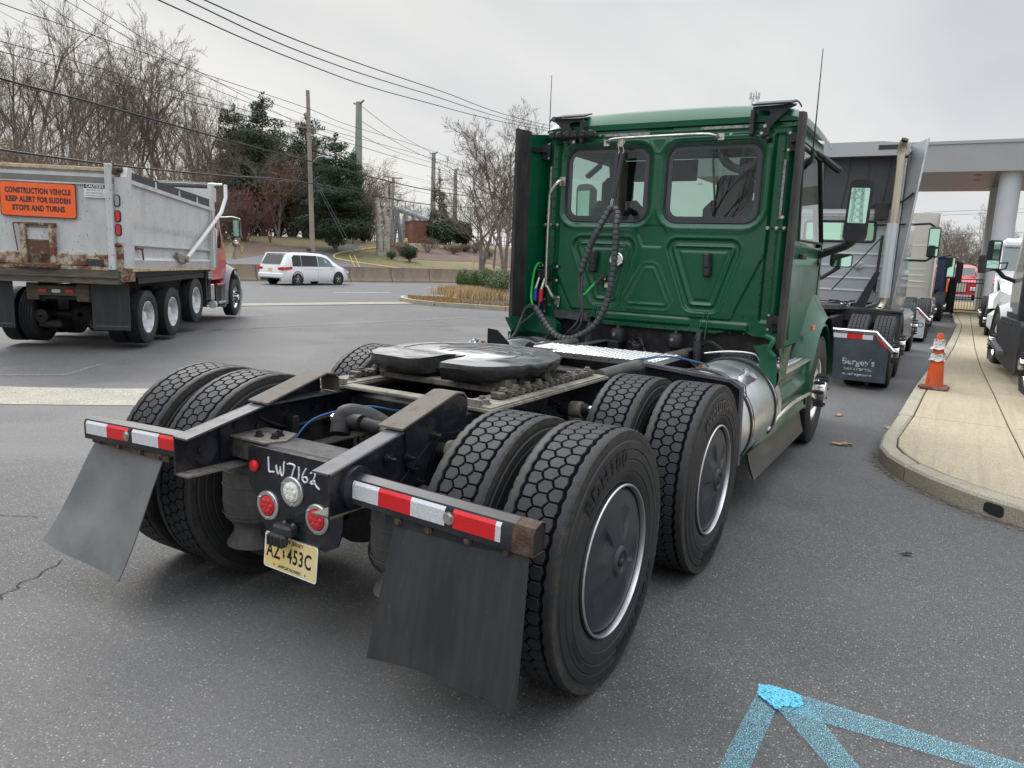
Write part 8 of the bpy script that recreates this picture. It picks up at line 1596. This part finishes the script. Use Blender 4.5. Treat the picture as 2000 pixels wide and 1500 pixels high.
sp = [at(608, 320, 53), at(618, 309, 52.7), at(630, 305, 52.4), at(641, 307, 52.2)]; g = G(); g.tube([loc(t_, q) for q in spline(sp, 4)], .035, 6, 0); lr = g.obj('lamp_arm', [galv], t_); q = loc(t_, sp[-1]); g = G(); g.tube([q-Vector((.25, 0, .02)), q+Vector((.1, 0, -.04)), q+Vector((.35, .1, -.06))], [.07, .10, .05], 8, 0); g.obj('lamp_head', [galv], lr)
q = loc(t_, at(608, 490, 52.8)); g = G(); g.box(q.x-.35, q.x-.12, q.y-.12, q.y+.1, q.z-.25, q.z+.15, 0); g.obj('junction_box', [rust], t_)
t3, a3, b3, _ = pole(765, 492, 768, 347, 75, .19, .13, wood, 'utility_pole', 'shorter dark utility pole with crossarm beside the birch stumps', 'utility pole'); g = G(); g.tube([loc(t3, at(752, 345, 75.3)), loc(t3, at(786, 349, 74.8))], .07, 4, 0); g.obj('crossarm', [wood], t3); g = G(); q = loc(t3, at(771, 415, 74.7)); g.cyl(q-Vector((0, 0, .35)), q+Vector((0, 0, .35)), .22, n=12); g.obj('transformer', [mat('transformer_grey', (.2, .2, .2), .5)], t3)
for px, tpy, by, d, r_, lab in ((699, 200, 470, 118, .75, 'tall tapered steel transmission pole behind the right-hand pine'), (845, 299, 470, 170, .7, 'middle distant steel transmission pole'), (888, 331, 470, 200, .7, 'rightmost and farthest steel transmission pole'), (759, 356, 470, 150, .35, 'thin steel pole just above the birch stumps'), (720, 358, 470, 130, .25, 'slender dark pole left of the birch stumps')):
    tp, a_, b_, _ = pole(px, by, px+2, tpy, d, r_, r_*.62, steelg, 'transmission_pole', lab, 'transmission pole'); g = G(); q = loc(tp, b_); g.tube([q+Vector((-1.3, .3, 0)), q+Vector((0, 0, -.3)), q+Vector((1.3, -.3, .15))], .16, 5, 0); g.obj('bracket', [steelg], tp)
# wires: each runs through world points given at real distances
wm = mat('wire_black', (.012, .012, .014), .6); wg = mat('wire_grey', (.10, .10, .11), .5); GW = 'overhead wires along the road'
def wire(pts, d0, d1, r_, lab, m_=None):
    x0, x1 = pts[0][0], pts[-1][0]; P_ = [at(px, py, 1/((1/d0)+(1/d1-1/d0)*(px-x0)/(x1-x0))) for px, py in pts]; S_ = spline(P_, 7); o = P_[0]; g = G(); g.tube([q-o for q in S_], r_, 5, 0, cap=False); g.obj('overhead_wire', [m_ or wm], None, tuple(o), label=lab, category='wire', group=GW)
def ext(pts, sx=-260):     # continue a little past the left frame edge along the same slope
    (a, b), (c, d) = pts[0], pts[1]; s = (d-b)/(c-a); return [(a+sx, b+s*sx*1.15)]+pts
wire(ext([(310, 0), (583, 119), (810, 194), (1072, 256), (1250, 285)], -150), 12, 120, .014, 'lowest of the three dark wires crossing the open sky')
wire(ext([(365, 0), (600, 106), (830, 182), (1072, 251), (1250, 282)], -150), 12, 120, .014, 'middle of the three dark wires crossing the open sky')
wire(ext([(400, 0), (620, 94), (850, 174), (1072, 245), (1250, 278)], -150), 12, 120, .014, 'highest of the three dark wires crossing the open sky')
wire(ext([(0, 6), (232, 86), (410, 148), (602, 212), (686, 246), (842, 294), (999, 352)]), 20, 110, .016, 'wire running to the top of the utility pole')
wire(ext([(0, 22), (184, 112), (410, 205), (634, 300), (842, 360)]), 22, 90, .008, 'thin grey wire sagging below the pole-top wire', wg)
wire(ext([(0, 80), (120, 112), (335, 173), (540, 232), (632, 252), (842, 308), (1000, 352)]), 22, 100, .016, 'wire ending on the upper crossarm insulator')
wire(ext([(0, 100), (324, 186), (577, 250), (700, 285), (842, 327), (1000, 366)]), 22, 100, .018, 'wire ending on the left crossarm insulator')
wire(ext([(0, 124), (345, 216), (610, 290), (842, 355), (1000, 386)]), 22, 100, .010, 'thin wire between the crossarm and the street light', wg)
wire(ext([(0, 153), (216, 210), (432, 270), (606, 315), (842, 372), (1000, 394)]), 20, 100, .040, 'thick black cable bundle passing the street light')
wire(ext([(0, 158), (216, 214), (432, 276), (606, 322), (842, 379), (1000, 401)]), 20, 100, .012, 'thin cable hugging the underside of the thick bundle')
wire(ext([(0, 173), (216, 254), (421, 329), (520, 350), (600, 356)]), 22, 52, .012, 'grey wire dropping to the middle of the utility pole', wg)
wire(ext([(0, 292), (237, 324), (432, 343), (608, 358), (842, 400), (1000, 408)]), 18, 100, .034, 'lowest thick black cable, just above the dump truck')
wire([(78, 0), (270, 113), (589, 240), (690, 275)], 60, 118, .03, 'leftmost faint high transmission wire', wg); wire([(127, 0), (400, 150), (700, 262)], 60, 120, .03, 'middle faint high transmission wire', wg); wire([(162, 0), (410, 152), (640, 270)], 60, 120, .03, 'rightmost faint high transmission wire', wg)
for px0, py0, px1, py1, lab in ((703, 205, 845, 300, 'faint wire linking the two tall transmission poles at the top'), (703, 235, 888, 332, 'faint wire linking the tall and the farthest transmission poles'), (700, 262, 845, 318, 'faint wire at mid height between the transmission poles'), (610, 340, 700, 505, 'guy wire from the utility pole down to the yellow sleeves'), (612, 350, 692, 505, 'second guy wire with a yellow sleeve')):
    d0, d1 = (118, 170) if px0 > 650 else (53, 52); wire([(px0, py0), ((px0+px1)/2, (py0+py1)/2+(6 if px0 > 650 else 0)), (px1, py1)], d0, d1, .04 if px0 > 650 else .012, lab, wg)
yel = mat('yellow_plastic', (.62, .45, .06), .5)
for px, lab in ((692, 'left yellow guy-wire sleeve'), (701, 'right yellow guy-wire sleeve')):
    a, b = at(px-9, 499, 50.5), at(px+6, 531, 49.5); t_ = thing('guy_sleeve', lab+' behind the barrier', 'guy wire guard', tuple(b)); g = G(); g.cyl(a-b, (0, 0, 0), .022, n=6); g.obj('sleeve', [yel], t_)
for px, ty, by, lab in ((924, 502, 524, 'cream marker post on the green grass right of the mulch bed'), (954, 478, 487, 'small distant marker post near the white car')):
    q = hit(px, by); d = float((np.array(q)-CAM)@FX); h_ = at(px, ty, d).z-q.z; t_ = thing('marker_post', lab, 'marker post', tuple(q)); g = G(); g.tube([(0, 0, -.1), (.03, 0, h_)], .07, 8, 0); g.obj('post', [mat('cream_post', (.62, .52, .26), .6)], t_)
# broken birch trunks
birch = mat('birch_bark', (.36, .33, .29), .85, col2=(.20, .16, .13), nscale=2.2, stretch=(1, 1, 1.8), lo=.5, hi=.6)
for k, (pts, lab, d) in enumerate((([(741, 503), (741, 470), (739, 440), (741, 420), (737, 400), (739, 387)], 'left broken birch stump with a brown snapped top', 71), ([(752, 503), (753, 470), (756, 440), (752, 415), (757, 400), (752, 374)], 'right pale birch stump, forked near its top', 71.5))):
    o = at(*pts[0], d); t_ = thing('birch_stump', lab, 'tree stump', tuple(o)); g = G(); g.tube([q-o for q in spline([at(*p_, d) for p_ in pts], 4)], [.36-.18*i/20+.03*math.sin(i*2.1) for i in range(21)], 10, 0)
    for i, (px, py, dx) in enumerate(((pts[2][0], pts[2][1], -.5), (pts[3][0], pts[3][1], .5), (pts[4][0], pts[4][1], -.3))): q = at(px, py, d)-o; g.tube([q, q+Vector((dx, 0, .35))], [.11, .08], 7, 0)
    if k: q = at(756, 440, d)-o; g.tube([q, at(764, 425, d)-o, at(763, 405, d)-o], [.16, .13, .09], 8, 0)
    g.obj('trunk', [birch], t_)
# substation
Sb = thing('substation', 'grey steel A-frame gantry of the electrical substation behind the birch stumps', 'substation', tuple(at(790, 480, 105)))
o = Vector(Sb.location)
def seg(g, a, b, d, r_): g.tube([at(*a, d)-o, at(*b, d+1)-o], r_, 6, 0)
for k, (px, d) in enumerate(((776, 100), (792, 104), (808, 108), (822, 113), (836, 118))):
    g = G(); y0 = 415+k*4; seg(g, (px, y0), (px-8, 478), d, .30); seg(g, (px, y0), (px+8, 478), d, .30); seg(g, (px-4, 448), (px+4, 448), d, .12); g.tube([at(px, y0, d)-o, at(px, y0-26, d)-o], [.16, .06], 6, 0); g.obj('a_frame', [galv], Sb)
g = G(); g.tube([at(768, 406, 98)-o, at(805, 418, 108)-o, at(842, 432, 120)-o], .34, 8, 0); g.obj('beam', [galv], Sb)
g = G()
for i in range(26): px = 722+i*5.2; seg(g, (px, 430+(i*37 % 23)), (px+((i*13) % 5)-2, 478), 120, .10)
for y_ in (440, 452, 464): seg(g, (720, y_), (850, y_+4), 122, .09)
g.obj('busbars', [galv], Sb, kind='stuff')
Bb = thing('brick_building', 'small flat-roofed red brick building left of the spruce', 'building', tuple(at(826, 480, 96))); o2 = Vector(Bb.location); c0, c1 = at(806, 478, 96)-o2, at(850, 478, 97)-o2; hh = (at(806, 433, 96)-at(806, 478, 96)).z; dx = (c1-c0); dep = Vector((-dx.y, dx.x, 0)).normalized()*5
g = G(); b4 = [c0, c1, c1+dep, c0+dep]; vs = [(v.x, v.y, z) for z in (-1, hh) for v in b4]; g.add(vs, [(0, 1, 5, 4), (1, 2, 6, 5), (2, 3, 7, 6), (3, 0, 4, 7), (4, 5, 6, 7)], 0); g.obj('wall', [mat('red_brick', (.24, .10, .07), .9, col2=(.18, .08, .06), nscale=1.5)], Bb)
g = G(); vs = [(v.x*1.03, v.y*1.03, z) for z in (hh, hh+.25) for v in b4]; g.add(vs, [(0, 1, 5, 4), (1, 2, 6, 5), (2, 3, 7, 6), (3, 0, 4, 7), (4, 5, 6, 7)], 0); g.obj('roof_trim', [mat('brick_trim', (.14, .06, .05), .8)], Bb)
g = G(); m0, m1 = c0.lerp(c1, .62), c0.lerp(c1, .74); off = -dep.normalized()*.03; g.quad((m0+off)+Vector((0, 0, hh*.3)), (m1+off)+Vector((0, 0, hh*.3)), (m1+off)+Vector((0, 0, hh*.62)), (m0+off)+Vector((0, 0, hh*.62)), 0); g.obj('window', [MATS['black_van_glass']], Bb)
# far chain-link fence and parked cars
Fc = thing('chain_fence', 'distant grey fence on the horizon beyond the bare trees', 'fence', tuple(at(960, 478, 90))); o3 = Vector(Fc.location); g = G()
for i in range(22): px = 915+i*5; g.tube([at(px, 482, 90)-o3, at(px, 462, 90)-o3], .05, 4, 0)
for y_ in (462, 470, 478): g.tube([at(912, y_, 90)-o3, at(1025, y_+2, 90)-o3], .05, 4, 0)
g.obj('mesh_panel', [galv], Fc, kind='stuff')
def far_car(px, py, d, wpx, m_, lab, name='parked_car'):
    q = at(px, py, d); t_ = thing(name, lab, 'car', tuple(q), -.3); L_ = wpx/FPX*d/2; g = G(); prof = [(-L_, .35), (-L_, .85), (-L_*.85, 1.0), (-L_*.55, 1.45), (L_*.25, 1.48), (L_*.6, 1.02), (L_*.95, .85), (L_, .4)]; g.prism(prof, 'y', -.85, .85, 0); g.obj('body', [m_], t_); g = G(); g.prism([(-L_*.75, 1.0), (-L_*.5, 1.38), (L_*.2, 1.40), (L_*.5, 1.02)], 'y', -.86, -.85, 0); g.obj('windows', [MATS['black_van_glass']], t_)
    for sx in (-.6, .6): g = G(); g.cyl((sx*L_, -.86, .33), (sx*L_, .86, .33), .33, n=12); g.obj('wheel', [rubber], t_)
far_car(949, 480, 160, 34, vanp, 'white car parked far off beyond the big bare tree'); far_car(760, 489, 150, 34, vanp, 'white pickup glimpsed behind the birch stumps', 'parked_pickup'); 
q = at(793, 472, 80); t_ = thing('hydrant_valve', 'small yellow pipe stand in front of the substation', 'pipe stand', tuple(q)); g = G(); g.lathe([(.16, -.9), (.15, -.1), (.21, 0), (.17, .3), (0, .36)], n=12, ax='z'); g.obj('pipe', [yel], t_)
# lattice mast over the cab roof
Ls = thing('lattice_mast', 'antenna-crowned lattice mast rising over the green cab roof', 'radio mast', tuple(at(1474, 560, 260))); o4 = Vector(Ls.location); g = G(); tz = at(1474, 190, 260)-o4; wv = 1.5
for sx, sy in ((-1, -1), (1, -1), (1, 1), (-1, 1)): g.tube([(sx*3, sy*3, 0), (tz.x+sx*.9, tz.y+sy*.9, tz.z)], .12, 4, 0)
for k in range(24):
    f0, f1 = k/24, (k+1)/24; w0, w1 = 3+(.9-3)*f0, 3+(.9-3)*f1
    for sx in (-1, 1): g.tube([(tz.x*f0+sx*w0, tz.y*f0-w0, tz.z*f0), (tz.x*f1-sx*w1, tz.y*f1-w1, tz.z*f1)], .06, 4, 0)
g.obj('lattice', [galv], Ls); g = G()
for k in range(6): a = k*1.05; g.cyl(tz+Vector((1.6*math.cos(a), 1.6*math.sin(a), -.8)), tz+Vector((1.6*math.cos(a), 1.6*math.sin(a), 1.6)), .16, n=6)
g.cyl(tz+Vector((0, 0, 0)), tz+Vector((0, 0, 2.6)), .06, n=5); g.tube([tz+Vector((1.6*math.cos(a*PI/6), 1.6*math.sin(a*PI/6), 0)) for a in range(12)], .08, 4, 0, closed=True); g.obj('antenna_array', [galv], Ls)
# thin power lines beyond the canopy
for py0, py1, lab in ((372, 368, 'highest'), (415, 405, 'second highest'), (422, 412, 'third'), (460, 452, 'lowest')): wire([(1805, py0), (1900, (py0+py1)/2+1), (2100, py1)], 140, 140, .035, lab+' faint power line seen under the canopy', wg)
# ---------------------------------------------------------------- invented things behind the viewer, added only for window and mirror reflections
def added_tree(x, y, h_, m_, lab): t_ = thing('bare_tree', lab, 'tree', (x, y, 0), x, 'invented trees behind the viewer'); k = h_/13.6; t_.scale = (k, k, k); place(m_[0], 'trunk', t_); place(m_[1], 'crown', t_)
for i, (x, y, h_) in enumerate(((-24, -34, 9), (-12, -38, 10), (-4, -42, 8), (8, -40, 9), (15, -36, 7), (24, -44, 10), (-36, -30, 9))): added_tree(x, y, h_, BT[i % 5], f'{("leftmost", "second", "third", "fourth", "fifth", "sixth", "farthest left")[i]} bare tree behind the viewer, added only to be mirrored in the cab windows')
for x, y, h_, lab in ((-9, -17, 10, 'added utility pole, mirrored in the left cab window'), (9.5, -15, 7, 'added light pole, mirrored in the right cab window')):  # invented poles, there only to be reflected in the windows
    t_ = thing('utility_pole', lab, 'utility pole', (x, y, 0)); g = G(); g.cyl((0, 0, 0), (0, 0, h_), .15, .11, 10); g.obj('shaft', [wood], t_); g = G(); g.box(-1.2 if x < 0 else 0, 1.2, -.05, .05, h_-1.2 if x < 0 else h_-.1, h_-1.08 if x < 0 else h_+.08, 0); g.obj('crossarm', [wood], t_)
t_ = thing('added_pylon', 'added lattice pylon, mirrored in the door mirror of the green truck', 'pylon', (26, -120, 0)); g = G()  # invented pylon, added for the reflection in the door mirror
for sx, sy in ((-1, -1), (1, -1), (1, 1), (-1, 1)): g.tube([(sx*1.6, sy*1.6, 0), (sx*.65, sy*.65, 11), (sx*.6, sy*.6, 32)], .07, 4, 0)
for k in range(30):
    z0, z1 = k*1.06, (k+1)*1.06; w0, w1 = float(np.interp(z0, [0, 11, 32], [1.6, .65, .6])), float(np.interp(z1, [0, 11, 32], [1.6, .65, .6]))
    for sg in (-1, 1): g.tube([(sg*w0, w0, z0), (-sg*w1, w1, z1)], .05, 4, 0)
g.obj('lattice', [darkgap], t_)
g = G(); g.box(-30, -8, -30, -24, 0, 3.6, 0); bt = thing('added_building', 'added low grey building behind the viewer, only to be mirrored', 'building', (0, 0, -.3)); g.obj('wall', [mat('dull_wall', (.25, .25, .24), .8)], bt); g = G(); g.box(-30.3, -7.7, -30.3, -23.7, 3.6, 3.9, 0); g.obj('roof', [fas], bt)  # invented building, added only as something to reflect
# ---------------------------------------------------------------- labels that single out each repeated plant
ANCH = [(-9999, 0, 'at the left picture edge'), (0, 150, 'above the orange sign '), (150, 225, 'above the CAUTION decal '), (225, 300, 'above the rear post'), (300, 375, 'above the side board '), (375, 440, 'above the tarp arm '), (440, 520, 'around the plum-coloured shrub'), (520, 600, 'just left of the utility pole'), (600, 680, 'just right of the utility pole'), (680, 735, 'beside the tall steel pole'), (735, 800, 'behind the birch stumps'), (800, 860, 'behind the brick building'), (860, 930, 'behind the round evergreens'), (930, 1010, 'behind the big pale bare tree'), (1010, 1800, 'behind the green truck'), (1800, 1860, 'above the beige sleeper'), (1860, 1905, 'above the red truck'), (1905, 9999, 'beside the canopy columns')]
ORD = ['first', 'second', 'third', 'fourth', 'fifth', 'sixth', 'seventh', 'eighth', 'ninth', 'tenth']
def relabel(group, noun, rows):
    items = {}
    for o in [o for o in COL.objects if o.get('group') == group and 'label' in o]:
        if o['label'].startswith('tallest'): continue
        q = np.array(o.location)-CAM; d = float(q@FX); px = 1000+FPX*float(q@RX)/d
        row = next(n for lim, n in rows if d < lim); an = next(a[2] for a in ANCH if a[0] <= px < a[1]); items.setdefault((an, row), []).append((px, o))
    for (an, row), L_ in items.items():
        L_.sort(key=lambda t_: t_[0])
        for i, (px, o) in enumerate(L_): o['label'] = f'{row} {noun} {an}' + (f', {ORD[min(i, 9)]} from the left' if len(L_) > 1 else '')
relabel(GT, 'bare winter tree', [(76, 'front row'), (87, 'second row'), (97, 'third row'), (9999, 'hindmost')])
relabel('brush along the foot of the wood', 'tan thicket', [(61, 'nearer'), (9999, 'farther')])
relabel('thickets behind the pines', 'dull brown thicket', [(92, 'nearer'), (9999, 'farther')])
relabel(GR, 'small hazy horizon tree', [(148, 'nearer'), (9999, 'farther')])
relabel('bare trees beyond the fence', 'bare tree beyond the fence', [(90, 'nearer'), (97, 'middle distance'), (9999, 'farther')])
